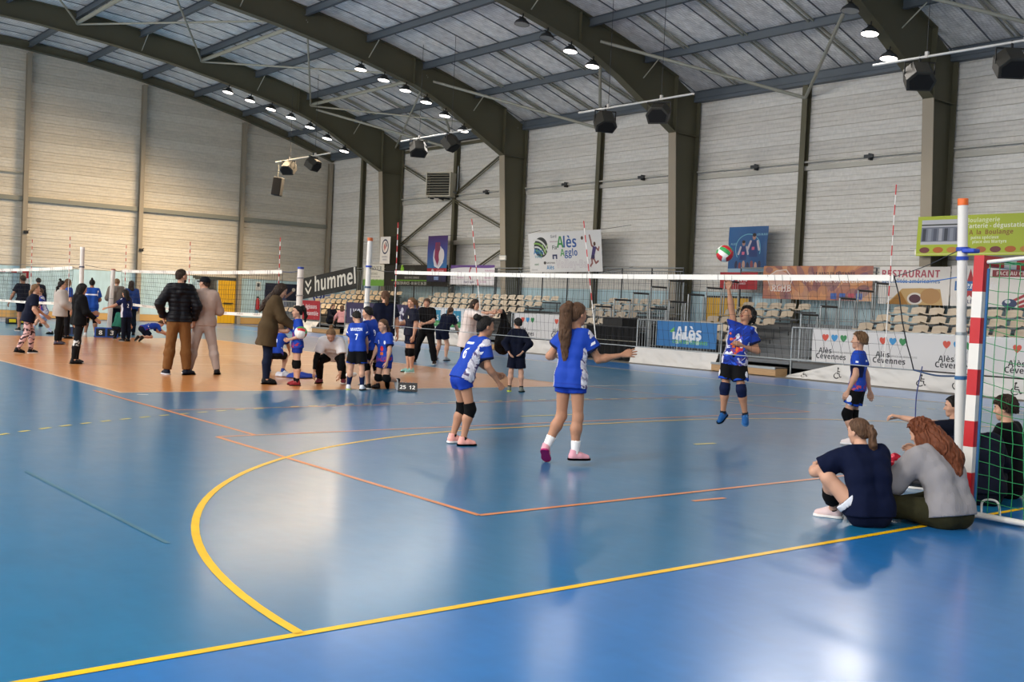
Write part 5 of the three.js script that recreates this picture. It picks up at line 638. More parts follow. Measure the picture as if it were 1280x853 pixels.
// ---- hair shell in head units: hairline as [z, y] pairs
const HL = { short: [[-0.5, 0.3], [-0.25, 0.32], [-0.08, 0.42], [0.06, 0.5], [0.14, 0.68], [0.26, 0.8], [0.5, 0.84]], neat: [[-0.5, 0.28], [-0.25, 0.3], [-0.1, 0.45], [0.04, 0.55], [0.14, 0.72], [0.26, 0.83], [0.5, 0.86]], fringe: [[-0.5, 0.26], [-0.2, 0.3], [-0.05, 0.42], [0.12, 0.5], [0.2, 0.66], [0.3, 0.68], [0.5, 0.7]], long: [[-0.5, -0.3], [-0.1, -0.3], [0.08, 0.2], [0.16, 0.62], [0.27, 0.8], [0.5, 0.84]], tied: [[-0.5, 0.2], [-0.25, 0.24], [-0.1, 0.42], [0.05, 0.52], [0.15, 0.7], [0.27, 0.82], [0.5, 0.86]] };
function hairline(t, z) { for (let i = 1; i < t.length; i++) if (z <= t[i][0]) { const a = t[i - 1], b = t[i]; return lerp(a[1], b[1], clamp((z - a[0]) / (b[0] - a[0]), 0, 1)); } return t[t.length - 1][1]; }
function hairMesh(h, cell) {
  const inf = h.vol ?? 0.035, line = HL[h.line || 'short'], P = [{ c: [0, 0.62, -0.035], r: [0.335 + inf, 0.375 + inf, 0.4 + inf] }];
  if (h.line === 'long') P.push({ a: [0, 0.45, -0.16], b: [0, 0.05, -0.2], ra: 0.33 + inf, rb: 0.3 + inf, k: 0.1 });
  else P.push({ c: [0, 0.4, -0.2], r: [0.25 + inf, 0.22, 0.22 + inf], k: 0.08 });
  const fz = h.freq || 30, am = h.rough ?? 0.012;
  const base = nets(P, cell, 0.05, { bump: (x, y, z) => am * Math.sin(Math.atan2(x, -z + 0.001) * fz + perlin.noise(x * 6, y * 6, z * 6) * 5) + am * 1.2 * perlin.noise(x * (h.nf || 9), y * (h.nf || 9), z * (h.nf || 9)), clip: (x, y, z) => Math.max(hairline(line, z) + 0.03 * perlin.noise(x * 14, 1, z * 14) - y, h.line === 'long' && z > 0.02 ? 0.2 - Math.abs(x) - Math.max(0, y - 0.7) * 3 : -1) });
  const list = [base];
  for (const t of h.tails || []) { const Q = []; for (let i = 0; i < t.length - 1; i++) Q.push({ a: t[i].slice(0, 3), b: t[i + 1].slice(0, 3), ra: t[i][3], rb: t[i + 1][3] }); list.push(nets(Q, cell, 0.06, { bump: (x, y, z) => 0.02 * Math.sin((x * 28 + z * 22) + perlin.noise(x * 5, y * 3, z * 5) * 6) + 0.012 * perlin.noise(x * 12, y * 8, z * 12) })); }
  return list;
}
// ---- hand in units of its length: wrist at 0, fingers +y, palm +z, thumb +x
function handMesh(kind, cell) {
  return cached('hand' + kind + cell, () => {
    const C = { relaxed: [0.35, 0.45, 0.3, 0.35], open: [0.08, 0.12, 0.1, 0.05], fist: [1.35, 1.5, 0.9, 0.9], hold: [0.7, 0.6, 0.45, 0.5], flat: [0.05, 0.05, 0.05, 0.2] }[kind], spread = kind === 'open' ? 0.16 : 0.03, P = [], kn = [[0.17, 0.47], [0.06, 0.51], [-0.055, 0.49], [-0.16, 0.44]], ln = [0.42, 0.47, 0.43, 0.33];
    kn.forEach(([x, y], f) => { P.push({ a: [x * 0.5, 0.02, 0], b: [x, y, 0], ra: 0.085, rb: 0.075, k: 0.08 }); let p = [x, y, 0], ang = 0; const sp = (1.5 - f) * spread, r = [0.062, 0.056, 0.05, 0.045]; for (let s = 0; s < 3; s++) { ang += C[s]; const L = ln[f] * [0.45, 0.32, 0.23][s], q = [p[0] + Math.sin(sp) * L * Math.cos(ang), p[1] + Math.cos(ang) * L * Math.cos(sp), p[2] + Math.sin(ang) * L]; P.push({ a: p, b: q, ra: r[s] * (f === 3 ? 0.85 : 1), rb: r[s + 1] * (f === 3 ? 0.85 : 1), k: 0.02 }); p = q; } });
    const th = C[3]; P.push({ a: [0.1, 0.12, 0.03], b: [0.25, 0.3, 0.08 + th * 0.12], ra: 0.09, rb: 0.068, k: 0.06 }, { a: [0.25, 0.3, 0.08 + th * 0.12], b: [0.32 - th * 0.1, 0.47, 0.12 + th * 0.22], ra: 0.064, rb: 0.055, k: 0.02 }, { a: [0.32 - th * 0.1, 0.47, 0.12 + th * 0.22], b: [0.33 - th * 0.2, 0.6, 0.14 + th * 0.3], ra: 0.055, rb: 0.045, k: 0.02 }, { a: [0, -0.12, 0], b: [0, 0.05, 0], ra: 0.1, rb: 0.1, k: 0.08 });
    return nets(P, cell, 0.03);
  });
}
// ---- shoe in units of its length, ankle at z=0
const shoeUpper = (cell) => cached('shoe' + cell, () => nets([{ a: [0, 0.15, -0.11], b: [0, 0.16, 0.2], ra: 0.165, rb: 0.175 }, { a: [0, 0.16, 0.2], b: [0.01, 0.1, 0.53], ra: 0.175, rb: 0.15 }, { a: [0, 0.2, -0.06], b: [0, 0.45, -0.03], ra: 0.18, rb: 0.17, flat: true }, { a: [0, 0.3, 0.06], b: [0, 0.18, 0.36], ra: 0.11, rb: 0.1 }], cell, 0.08, { clip: (x, y, z) => 0.06 - y }));
const shoeSole = (() => { const s = new THREE.Shape(); s.moveTo(0, -0.29); s.bezierCurveTo(0.17, -0.3, 0.15, -0.05, 0.135, 0.1); s.bezierCurveTo(0.15, 0.3, 0.22, 0.5, 0.08, 0.67); s.bezierCurveTo(0.0, 0.73, -0.13, 0.66, -0.155, 0.45); s.bezierCurveTo(-0.15, 0.25, -0.12, 0.15, -0.13, 0); s.bezierCurveTo(-0.17, -0.2, -0.13, -0.29, 0, -0.29); const g = new THREE.ExtrudeGeometry(s, { depth: 0.06, bevelEnabled: true, bevelSize: 0.015, bevelThickness: 0.012, bevelSegments: 2, curveSegments: 8 }); g.rotateX(Math.PI / 2); g.scale(1.22, 1, 1); g.translate(0, 0.075, 0); const p = g.attributes.position; g.computeVertexNormals(); return g; })();
const shoeLaces = join([0, 1, 2, 3].map((i) => bar([-0.1, 0.385 - i * 0.04, 0.1 + i * 0.08], [0.1, 0.395 - i * 0.04, 0.12 + i * 0.08], 0.016, 5)));

const SKIN = { fair: [0.52, 0.29, 0.195], mid: [0.4, 0.2, 0.12], tan: [0.32, 0.155, 0.09] };
const HAIR = { black: [0.012, 0.01, 0.009], dark: [0.03, 0.018, 0.012], brown: [0.085, 0.045, 0.025], light: [0.16, 0.09, 0.045], auburn: [0.115, 0.034, 0.014], blond: [0.3, 0.19, 0.09] };
const skinMat = new THREE.MeshPhysicalMaterial({ vertexColors: true, roughness: 0.55, specularIntensity: 0.6 });
const hairMats = new Map(); const hairMat = (h) => { if (!hairMats.has(h)) hairMats.set(h, new THREE.MeshPhysicalMaterial({ vertexColors: true, roughness: 0.6, specularIntensity: 0.35 })); return hairMats.get(h); };
const clothMats = new Map(); const cloth = (c, rough = 0.88) => { const k = c + '_' + rough; if (!clothMats.has(k)) clothMats.set(k, new THREE.MeshPhysicalMaterial({ color: new THREE.Color(c), roughness: rough, specularIntensity: 0.3 })); return clothMats.get(k); };
// kit print: quarters of the sheet hold front, back, side and sleeve
function kit(base, draw) { return new THREE.MeshPhysicalMaterial({ roughness: 0.75, specularIntensity: 0.4, map: canvas(512, 512, (g) => { g.fillStyle = base; g.fillRect(0, 0, 512, 512); draw(g, (q, f) => { g.save(); g.beginPath(); const x = q % 2 * 256, y = q < 2 ? 0 : 256; g.rect(x, y, 256, 256); g.clip(); g.translate(x, y); f(g); g.restore(); }); }) }); }

/* person(x, z, turn, H, label, spec): spec = { build, skin, hair, pose, top, bottom, shoes, socks, pads } */
function person(x, z, turn, H, label, s) {
  const kid = s.build === 'kid', near = s.lod === 1, o = thing('person', label, 'person', [x, s.y || 0, z], turn, s.group), po = s.pose || {}, W = (s.wide || 1) * (kid ? 0.8 : 0.9), WL = (s.wide || 1) * (kid ? 0.94 : 0.96);
  const cB = near ? 0.013 : 0.02, cC = near ? 0.012 : 0.018, cH = near ? 0.022 : 0.04, cF = near ? 0.03 : 0.055;
  const hh = H * (kid ? 0.15 : 0.133), sl = 0.325 * H, S1 = norm(po.spine || [0, 1, 0.02]), S2 = norm(po.spine2 || po.spine || [0, 1, 0.02]);
  const ax1 = norm(cross(cross(S1, [1, 0, 0]), S1)), tw = (po.twist || 0) * Math.PI / 180; // shoulder axis turns about the spine
  const fw2 = norm(cross(ax1, S2)), a2 = norm(cross(S2, fw2)), AX = norm(add(a2.map((v) => v * Math.cos(tw)), norm(cross(a2, S2)), -Math.sin(tw)));
  let pel = [0, 0, 0]; const waist = add(pel, S1, sl * 0.45), neck = add(waist, S2, sl * 0.55), FW = norm(cross(AX, S2));
  const spineAt = (t) => (t < 0.45 ? add(pel, S1, sl * t) : add(waist, S2, sl * (t - 0.45))), axAt = (t) => norm(mixv(ax1, AX, clamp(t / 0.8, 0, 1)));
  const sw = (s.shoulder || (kid ? 0.082 : 0.1)) * H, hw = 0.046 * H;
  const sh = [1, -1].map((q) => add(add(neck, S2, -0.035 * H), AX, q * sw)), hip = [1, -1].map((q) => add(add(pel, ax1, q * hw), S1, -0.01 * H));
  const D = (v, i) => norm(v || [i ? -0.12 : 0.12, -1, 0.02]);
  const arm = [po.la, po.ra].map((v, i) => { const u = D(v && v.slice(0, 3), i), f = D(v && v.slice(3, 6), i), e = add(sh[i], u, 0.17 * H), w = add(e, f, 0.145 * H); return { u, f, e, w }; });
  const leg = [po.ll, po.rl].map((v, i) => { const t = norm((v && v.slice(0, 3)) || [i ? -0.03 : 0.03, -1, 0]), c = norm((v && v.slice(3, 6)) || [i ? -0.03 : 0.03, -1, -0.02]), kn = add(hip[i], t, (kid ? 0.225 : 0.235) * H), an = add(kn, c, (kid ? 0.225 : 0.23) * H), fd = norm((i ? po.rf : po.lf) || [i ? -0.15 : 0.15, 0, 1]); let up = norm(sub([0, 1, 0], fd.map((q) => q * fd[1]))); return { t, c, kn, an, fd, up }; });
  if (po.sit) leg.forEach((l, i) => { const gy = pel[1] - (po.sit === true ? 0.075 : po.sit) * H + (po.footY || 0), Ls = (kid ? 0.225 : 0.23) * H, d = clamp((l.kn[1] - gy - 0.046 * H) / Ls, -0.3, 0.995), hz = Math.hypot(l.c[0], l.c[2]) || 1, q = Math.sqrt(1 - d * d); l.c = [l.c[0] / hz * q, -d, l.c[2] / hz * q]; l.an = add(l.kn, l.c, Ls); });
  const fl = 0.15 * H, foot = leg.map((l) => { const X = cross(l.up, l.fd); return [[0, 0, -0.29], [0, 0, 0.7]].map((q) => add(add(l.an, l.up, -0.3 * fl), l.fd, q[2] * fl)); });
  // stand it on the ground
  let low = Math.min(...foot.flat().map((p) => p[1])); if (po.sit) low = pel[1] - (po.sit === true ? 0.075 : po.sit) * H; if (po.kneel) low = Math.min(low, ...leg.map((l) => l.kn[1] - 0.034 * H));
  const c0 = po.ref === 'hip' ? [0, 0, 0] : mixv(leg[0].an, leg[1].an, 0.5), shift = [-c0[0], -low + (po.lift || 0.0), -c0[2]];
  const mv = (p) => { p[0] += shift[0]; p[1] += shift[1]; p[2] += shift[2]; };
  [pel, waist, neck, ...sh, ...hip, ...arm.flatMap((a) => [a.e, a.w]), ...leg.flatMap((l) => [l.kn, l.an])].forEach(mv);
  const slices = [[-0.06, 0.04, 0.058], [0.08, 0.05, 0.062], [0.3, 0.043, 0.053], [0.55, 0.052, 0.057], [0.76, 0.06, 0.058], [0.9, 0.068, 0.043]].map(([t, w, r]) => [t, w * H * W, r * H * W]);
  const slice = ([t, w, r], e = 0, we = 0) => { const c = spineAt(t), a = axAt(t); return { a: add(c, a, w + we), b: add(c, a, -w - we), ra: r + e, rb: r + e }; };
  const link = (e) => { const L = []; for (let i = 0; i < slices.length - 1; i++) for (const q of [-1, 1]) { const A = slices[i], B = slices[i + 1]; L.push({ a: add(spineAt(A[0]), axAt(A[0]), q * A[1]), b: add(spineAt(B[0]), axAt(B[0]), q * B[1]), ra: A[2] + e, rb: B[2] + e }); } return L; };
  // head frame
  const [hy, hp, hr] = (po.head || [0, 0, 0]).map((v) => v * Math.PI / 180), hf = [Math.sin(hy) * Math.cos(hp), Math.sin(hp), Math.cos(hy) * Math.cos(hp)]; let hx = norm(cross([0, 1, 0], hf)), hu = cross(hf, hx); hu = norm(add(hu.map((v) => v * Math.cos(hr)), hx, -Math.sin(hr))); hx = norm(cross(hu, hf));
  const chin = add(add(add(neck, S2, 0.012 * H), hf, 0.012 * H), hu, 0.0), hb = add(chin, hu, hh * 0.06);
  const neckTop = add(hb, hu, hh * 0.25);
  const th = kid ? [0.05, 0.034, 0.034, 0.021] : [0.054, 0.035, 0.035, 0.022], tr = th.map((v) => v * H * WL * (s.slim || 1));
  const aR = [0.034, 0.025, 0.0245, 0.0165].map((v) => v * H * (kid ? 0.93 : 1) * (s.armW || 1));
  const body = [...slices.map((q) => slice(q)), ...link(0), { a: add(neck, S2, -0.03 * H), b: neckTop, ra: 0.033 * H, rb: 0.03 * H }];
  leg.forEach((l, i) => { body.push({ a: hip[i], b: l.kn, ra: tr[0], rb: tr[1] }, { a: l.kn, b: add(add(l.kn, l.c, 0.07 * H), l.fd, -0.006 * H), ra: tr[1], rb: tr[2] * 1.08 }, { a: add(add(l.kn, l.c, 0.07 * H), l.fd, -0.006 * H), b: l.an, ra: tr[2] * 1.08, rb: tr[3] }, { a: l.an, b: add(add(l.an, l.up, -0.02 * H), l.fd, 0.04 * H), ra: tr[3], rb: tr[3] * 0.9 }); });
  arm.forEach((a, i) => { body.push({ a: add(sh[i], AX, (i ? 1 : -1) * 0.01 * H), b: a.e, ra: aR[0], rb: aR[1] }, { a: a.e, b: mixv(a.e, a.w, 0.3), ra: aR[1], rb: aR[2] * 1.05 }, { a: mixv(a.e, a.w, 0.3), b: a.w, ra: aR[2] * 1.05, rb: aR[3] }); });
  const skin = SKIN[s.skin || 'fair'], hc = HAIR[s.hair?.color || 'brown'], parts = [], flat = (m, c) => { m.col = []; for (let i = 0; i < m.pos.length; i += 3) m.col.push(...c); return m; };
  const tone = (m) => { m.col = []; for (let i = 0; i < m.pos.length; i += 3) { const n = 1 + 0.08 * perlin.noise(m.pos[i] * 9, m.pos[i + 1] * 9, m.pos[i + 2] * 9); m.col.push(skin[0] * n, skin[1] * n, skin[2] * n); } return m; };
  parts.push(tone(nets(body, cB, 0.022 * H)));
  const hk = (kid ? 'k' : 'a') + (s.open ? 'o' : ''), hm = headMesh(hk, cH), hs = (v, f = 1) => v.map((q) => q * hh * f), hpl = placed(hm, hs(hx, 1.0), hs(hu), hs(hf), hb); hpl.col = headColors(hm, skin, hc, [skin[0] * 0.85, skin[1] * 0.5, skin[2] * 0.5], s.open); parts.push(hpl);
  const hl = 0.105 * H * (kid ? 0.98 : 1);
  arm.forEach((a, i) => { const y = a.f, pv = (i ? po.rp : po.lp) || [i ? 1 : -1, 0, -0.1]; let zc = norm(sub(pv, y.map((q) => q * dot(pv, y)))); if (!isFinite(zc[0]) || Math.hypot(...zc) < 0.5) zc = norm(cross(y, [1, 0, 0])); const xc = cross(y, zc), hm2 = handMesh((i ? s.rh : s.lh) || 'relaxed', cF); parts.push(tone(placed(hm2, xc.map((q) => q * hl), y.map((q) => q * hl), zc.map((q) => q * hl), add(a.w, y, 0.01 * H), i === 0))); });
  { const f = fuse(parts); mesh('body', toGeo(f, f.col), skinMat, o); }
  const wr = (amp, fr, sd = 0) => (px, py, pz) => amp * perlin.noise(px * fr + sd, py * fr * 0.8, pz * fr) + amp * 0.6 * perlin.noise(px * fr * 2.3, py * fr * 1.3 + sd, pz * fr * 2.3);
  // bottoms
  const b = s.bottom; if (b) {
    const e = b.puff ?? 0.014, P = [slice(slices[0], e), slice(slices[1], e), slice([0.2, slices[2][1], slices[2][2] * 1.04], e), ...leg.map((l, i) => ({ a: add(hip[i], S1, 0.01 * H), b: hip[i], ra: tr[0] + e, rb: tr[0] + e }))];
    leg.forEach((l, i) => { const t = Math.min(1, b.len), fl1 = b.flare ?? 0.012; if (b.len <= 1) P.push({ a: hip[i], b: mixv(hip[i], l.kn, t), ra: tr[0] + e, rb: lerp(tr[0], tr[1], t) + e + fl1, flat: true }); else { const u = b.len - 1, kr = tr[1] + e * (b.knee ?? 1), cf = add(add(l.kn, l.c, 0.07 * H), l.fd, -0.006 * H), cr = tr[2] * 1.08 + e; P.push({ a: hip[i], b: l.kn, ra: tr[0] + e, rb: kr }, { a: l.kn, b: cf, ra: kr, rb: cr + (b.flare ?? 0) * 0.5 }, { a: cf, b: mixv(l.kn, l.an, u), ra: cr + (b.flare ?? 0) * 0.5, rb: tr[3] + e + (b.flare ?? 0) + 0.004, flat: true }); } });
    const m = nets(P, cC, 0.015 * H, { bump: wr(b.wr ?? 0.004, 11, 3), clip: (px, py, pz) => { const q = [px, py, pz], h = dot(sub(q, pel), S1) - 0.2 * sl; if (h < -0.01) return h; const seg = (A, B) => { const ab = sub(B, A), w = sub(q, A), k = clamp(dot(w, ab) / dot(ab, ab), 0, 1); return Math.hypot(...sub(w, ab.map((v) => v * k))); }; return seg(pel, waist) < Math.min(seg(hip[0], leg[0].kn), seg(hip[1], leg[1].kn), seg(leg[0].kn, leg[0].an), seg(leg[1].kn, leg[1].an)) + 0.01 ? h : -1; } });
    if (b.print) { m.col = []; for (let i = 0; i < m.pos.length; i += 3) m.col.push(...b.print(m.pos[i], m.pos[i + 1], m.pos[i + 2])); mesh(b.name || 'trousers', toGeo(m, m.col), new THREE.MeshPhysicalMaterial({ vertexColors: true, roughness: 0.85, specularIntensity: 0.3 }), o); } else mesh(b.name || (b.len > 1 ? 'trousers' : 'shorts'), toGeo(m), cloth(b.color), o);
    if (b.trim && b.len <= 1) leg.forEach((l, i) => { const t = b.len, q = nets([{ a: mixv(hip[i], l.kn, t - 0.12), b: mixv(hip[i], l.kn, t), ra: lerp(tr[0], tr[1], t - 0.1) + e + 0.014, rb: lerp(tr[0], tr[1], t) + e + (b.flare ?? 0.012) + 0.004, flat: true }], cC, 0.01, { clip: (px, py, pz) => { const c = mixv(hip[i], l.kn, t - 0.14); return -((px - c[0]) * l.t[0] + (py - c[1]) * l.t[1] + (pz - c[2]) * l.t[2]); } }); mesh('hem_trim', toGeo(q), cloth(b.trim), o); });
    if (b.panel) leg.forEach((l, i) => { const c = add(mixv(hip[i], l.kn, b.len * 0.72), norm(cross(l.t, [0, 0, 1])), 0), out = [i ? -1 : 1, 0, 0.25]; const ctr = add(mixv(hip[i], l.kn, b.len * 0.7), norm(out), tr[0] * 0.75 + e); const q = nets([{ c: ctr, r: [0.024, 0.07, 0.045] }], cC, 0.01); mesh('side_panel', toGeo(q), cloth(b.panel), o); });
  }
  // top
  const t = s.top; if (t) {
    const e = t.puff ?? 0.014, hem = t.hem ?? 0.0, P = slices.slice(t.hem > 0.02 ? 0 : 1).map((q) => slice(q, e + (q[0] < 0.2 ? t.flareHem ?? 0.006 : 0))); P.push(...link(e).slice(0));
    if (hem > 0) P.push({ ...slice([-hem / 0.325 + 0.02, slices[1][1] * 1.02, slices[1][2] * 1.02], e + (t.flareHem ?? 0.008)) }, ...[-1, 1].map((q) => ({ a: add(spineAt(0.1), ax1, q * slices[1][1]), b: add(spineAt(-hem / 0.325), ax1, q * slices[1][1] * (1 + (t.spread ?? 0))), ra: slices[1][2] + e + 0.004, rb: slices[1][2] + e + (t.flareHem ?? 0.008) })));
    const sv = t.sleeve ?? 0.62; arm.forEach((a, i) => { const s0 = add(sh[i], AX, (i ? 1 : -1) * 0.012 * H), u = Math.min(1, sv), ee = e + (t.sleevePuff ?? 0.006); if (sv <= 1) P.push({ a: s0, b: mixv(sh[i], a.e, u), ra: aR[0] + ee, rb: lerp(aR[0], aR[1], u) + ee + (t.cuff ?? 0.01), flat: true }); else P.push({ a: s0, b: a.e, ra: aR[0] + ee, rb: aR[1] + ee }, { a: a.e, b: mixv(a.e, a.w, sv - 1), ra: aR[1] + ee, rb: lerp(aR[2], aR[3], sv - 1) + ee * 0.8, flat: true }); });
    if (t.hood) P.push({ a: add(add(add(neck, FW, -0.035 * H), AX, 0.035 * H), S2, -0.012 * H), b: add(add(add(neck, FW, -0.035 * H), AX, -0.035 * H), S2, -0.012 * H), ra: 0.034 * H, rb: 0.034 * H }, { a: add(add(neck, FW, -0.045 * H), S2, -0.06 * H), b: add(add(neck, FW, -0.04 * H), S2, -0.015 * H), ra: 0.035 * H, rb: 0.036 * H });
    const colr = t.collar ?? 0.012, np = add(neck, S2, colr * H); if (t.collar > 0.012) P.push({ a: add(neck, S2, -0.02 * H), b: np, ra: 0.043 * H, rb: 0.038 * H });
    const hemP = spineAt(-hem / 0.325 + (hem > 0 ? 0 : 0.02)), rib = t.rib, quilt = t.quilt, w0 = wr(t.wr ?? 0.0045, 9, 1);
    const m = nets(P, cC, 0.018 * H, { bump: (px, py, pz) => { let v = w0(px, py, pz); if (quilt) { const h = (px - pel[0]) * S1[0] + (py - pel[1]) * S1[1] + (pz - pel[2]) * S1[2]; v -= 0.009 * Math.abs(Math.sin(h * Math.PI / 0.075)); } if (rib) v += 0.0025 * Math.sin((px * 1.0 + pz * 0.8) * 260); return v; }, clip: (px, py, pz) => Math.max((px - np[0]) * S2[0] + (py - np[1]) * S2[1] + (pz - np[2]) * S2[2] - (t.hood ? 0.012 * H : 0), near2(px, py, pz) ? -1 : hemP[0] * S1[0] + hemP[1] * S1[1] + hemP[2] * S1[2] - (px * S1[0] + py * S1[1] + pz * S1[2])) });
    function near2(px, py, pz) { if (sv <= 1) return false; for (const [i, a] of arm.entries()) for (const [p0, p1] of [[sh[i], a.e], [a.e, a.w]]) { const ab = sub(p1, p0), q = sub([px, py, pz], p0), h = clamp(dot(q, ab) / dot(ab, ab), 0, 1.1), d = Math.hypot(...sub(q, ab.map((v) => v * h))); if (d < aR[0] + e + 0.014) return true; } return false; }
    if (t.mat) { // print coordinates per triangle
      const g = toGeo(m).toNonIndexed(), p = g.attributes.position, nn = g.attributes.normal, uv = new Float32Array(p.count * 2), q = [0, 0, 0];
      for (let i = 0; i < p.count; i += 3) {
        const cx = (p.getX(i) + p.getX(i + 1) + p.getX(i + 2)) / 3, cy = (p.getY(i) + p.getY(i + 1) + p.getY(i + 2)) / 3, cz = (p.getZ(i) + p.getZ(i + 1) + p.getZ(i + 2)) / 3, N = norm([nn.getX(i) + nn.getX(i + 1) + nn.getX(i + 2), nn.getY(i) + nn.getY(i + 1) + nn.getY(i + 2), nn.getZ(i) + nn.getZ(i + 1) + nn.getZ(i + 2)]);
        const lat = dot(sub([cx, cy, cz], pel), axAt(0.7)); let side = -1; arm.forEach((a, k) => { const ab = sub(a.e, sh[k]), w = sub([cx, cy, cz], sh[k]), h = dot(w, ab) / dot(ab, ab); if (h > 0.12 && h < 1.1 && Math.hypot(...sub(w, ab.map((v) => v * h))) < aR[0] + e + 0.03 && Math.abs(lat) > sw * 0.82) side = k; });
        const nf = dot(N, FW), ns = Math.abs(dot(N, axAt(0.5)));
        for (let k = 0; k < 3; k++) { const P3 = sub([p.getX(i + k), p.getY(i + k), p.getZ(i + k)], pel), v = clamp(dot(P3, S1) / (0.42 * H) + 0.16, 0.01, 0.99), l = dot(P3, AX) / (0.3 * H), f = dot(P3, FW) / (0.3 * H); let u, vv;
          if (side >= 0) { const a = arm[side], w = sub([p.getX(i + k), p.getY(i + k), p.getZ(i + k)], sh[side]), h = clamp(dot(w, a.u) / (0.17 * H * Math.max(0.3, Math.min(1, sv))), 0.01, 0.99); u = 0.75; vv = 0.5 - h * 0.5; u += clamp(dot(w, FW) / (0.3 * H), -0.22, 0.22); }
          else if (ns > 0.72) { u = clamp(f + 0.5, 0.01, 0.99) * 0.5; vv = v * 0.5; } else if (nf > 0) { u = clamp(0.5 + l, 0.01, 0.99) * 0.5; vv = 0.5 + v * 0.5; } else { u = 0.5 + clamp(0.5 - l, 0.01, 0.99) * 0.5; vv = 0.5 + v * 0.5; }
          uv[2 * (i + k)] = u; uv[2 * (i + k) + 1] = vv; }
      }
      g.setAttribute('uv', new THREE.BufferAttribute(uv, 2)); mesh(t.name || 'shirt', g, t.mat, o);
    } else mesh(t.name || 'shirt', toGeo(m), cloth(t.color, t.rough), o);
    if (t.under) arm.forEach((a, i) => { const q = nets([{ a: mixv(sh[i], a.e, 0.3), b: a.e, ra: aR[0] + 0.004, rb: aR[1] + 0.006 }, { a: a.e, b: mixv(a.e, a.w, 0.3), ra: aR[1] + 0.007, rb: aR[2] * 1.05 + 0.007 }, { a: mixv(a.e, a.w, 0.3), b: mixv(a.e, a.w, 0.97), ra: aR[2] * 1.05 + 0.007, rb: aR[3] + 0.008, flat: true }], cC, 0.02); mesh('under_sleeve', toGeo(q), cloth(t.under), o); });
  }
  // socks, knee pads, shoes
  leg.forEach((l, i) => {
    if (s.socks) { const from = mixv(l.an, l.kn, s.socks.h); mesh('sock', toGeo(nets([{ a: l.an, b: from, ra: tr[3] + 0.006, rb: lerp(tr[3], tr[2] * 1.08, Math.min(1, s.socks.h * 1.5)) + 0.006, flat: true }, { a: l.an, b: add(l.an, l.up, -0.02 * H), ra: tr[3] + 0.006, rb: tr[3] + 0.006 }], cC * 0.8, 0.012)), cloth(s.socks.color), o); }
    if (s.pads && !(s.pads.only !== undefined && s.pads.only !== i)) { const sl2 = s.pads.slip || 0, k0 = sl2 ? mixv(l.kn, l.an, 0.35) : mixv(l.kn, hip[i], 0.22), k1 = sl2 ? mixv(l.kn, l.an, 0.75) : mixv(l.kn, l.an, 0.26), mid = sl2 ? mixv(k0, k1, 0.5) : l.kn, rr = sl2 ? tr[2] + 0.012 : tr[1] + 0.013; mesh('knee_pad', toGeo(nets([{ a: mid, b: k0, ra: rr + 0.004, rb: rr + (sl2 ? 0 : 0.003), flat: true }, { a: mid, b: k1, ra: rr + 0.004, rb: rr - 0.003, flat: true }, { c: add(mid, sl2 ? l.fd : norm(sub(l.fd, l.t.map((q) => q * dot(l.fd, l.t)))), rr * 0.45), r: [0.03, 0.045, 0.03] }], cC * 0.8, 0.015)), cloth(s.pads.color), o); }
    const sc = s.shoes || { upper: 0x222222, sole: 0xdddddd }, X = cross(l.up, l.fd), u = placed(shoeUpper(near ? 0.035 : 0.06), X.map((q) => q * fl), l.up.map((q) => q * fl), l.fd.map((q) => q * fl), add(l.an, l.up, -0.3 * fl)), shoe = mesh('shoe', toGeo(u), cloth(sc.upper, 0.6), o);
    const M4 = new THREE.Matrix4().makeBasis(V(...X.map((q) => q * fl * (i ? -1 : 1))), V(...l.up.map((q) => q * fl)), V(...l.fd.map((q) => q * fl))).setPosition(V(...add(l.an, l.up, -0.3 * fl)));
    const sg = shoeSole.clone().applyMatrix4(M4); mesh('sole', sg, cloth(sc.sole, 0.5), shoe); if (near) mesh('laces', shoeLaces.clone().applyMatrix4(M4), cloth(sc.lace ?? 0xe8e6e2, 0.8), shoe);
  });
  // hair and headwear
  if (s.hair && !s.hair.none) { const list = hairMesh(s.hair, cH * 0.9), pl = list.map((m) => { const q = placed(m, hs(hx), hs(hu), hs(hf), hb); q.col = []; for (let i = 0; i < m.pos.length; i += 3) { const n = 1 + 0.45 * perlin.noise(m.pos[i] * 22, m.pos[i + 1] * 4, m.pos[i + 2] * 22); q.col.push(hc[0] * n, hc[1] * n, hc[2] * n); } return q; }), f = fuse(pl); mesh('hair', toGeo(f, f.col), hairMat(s.hair.color), o); }
  if (s.hair && s.hair.beard) { const q = placed(nets([{ c: [0, 0.2, 0.12], r: [0.24, 0.2, 0.26] }, { c: [0, 0.1, 0.22], r: [0.13, 0.1, 0.12] }], cH, 0.05, { bump: (a, b2, c) => 0.012 * perlin.noise(a * 16, b2 * 16, c * 16), clip: (a, b2, c) => Math.max(b2 - 0.34 + c * 0.25, -c - 0.02) }), hs(hx), hs(hu), hs(hf), hb); mesh('beard', toGeo(q), cloth(0x1d140f, 0.8), o); }
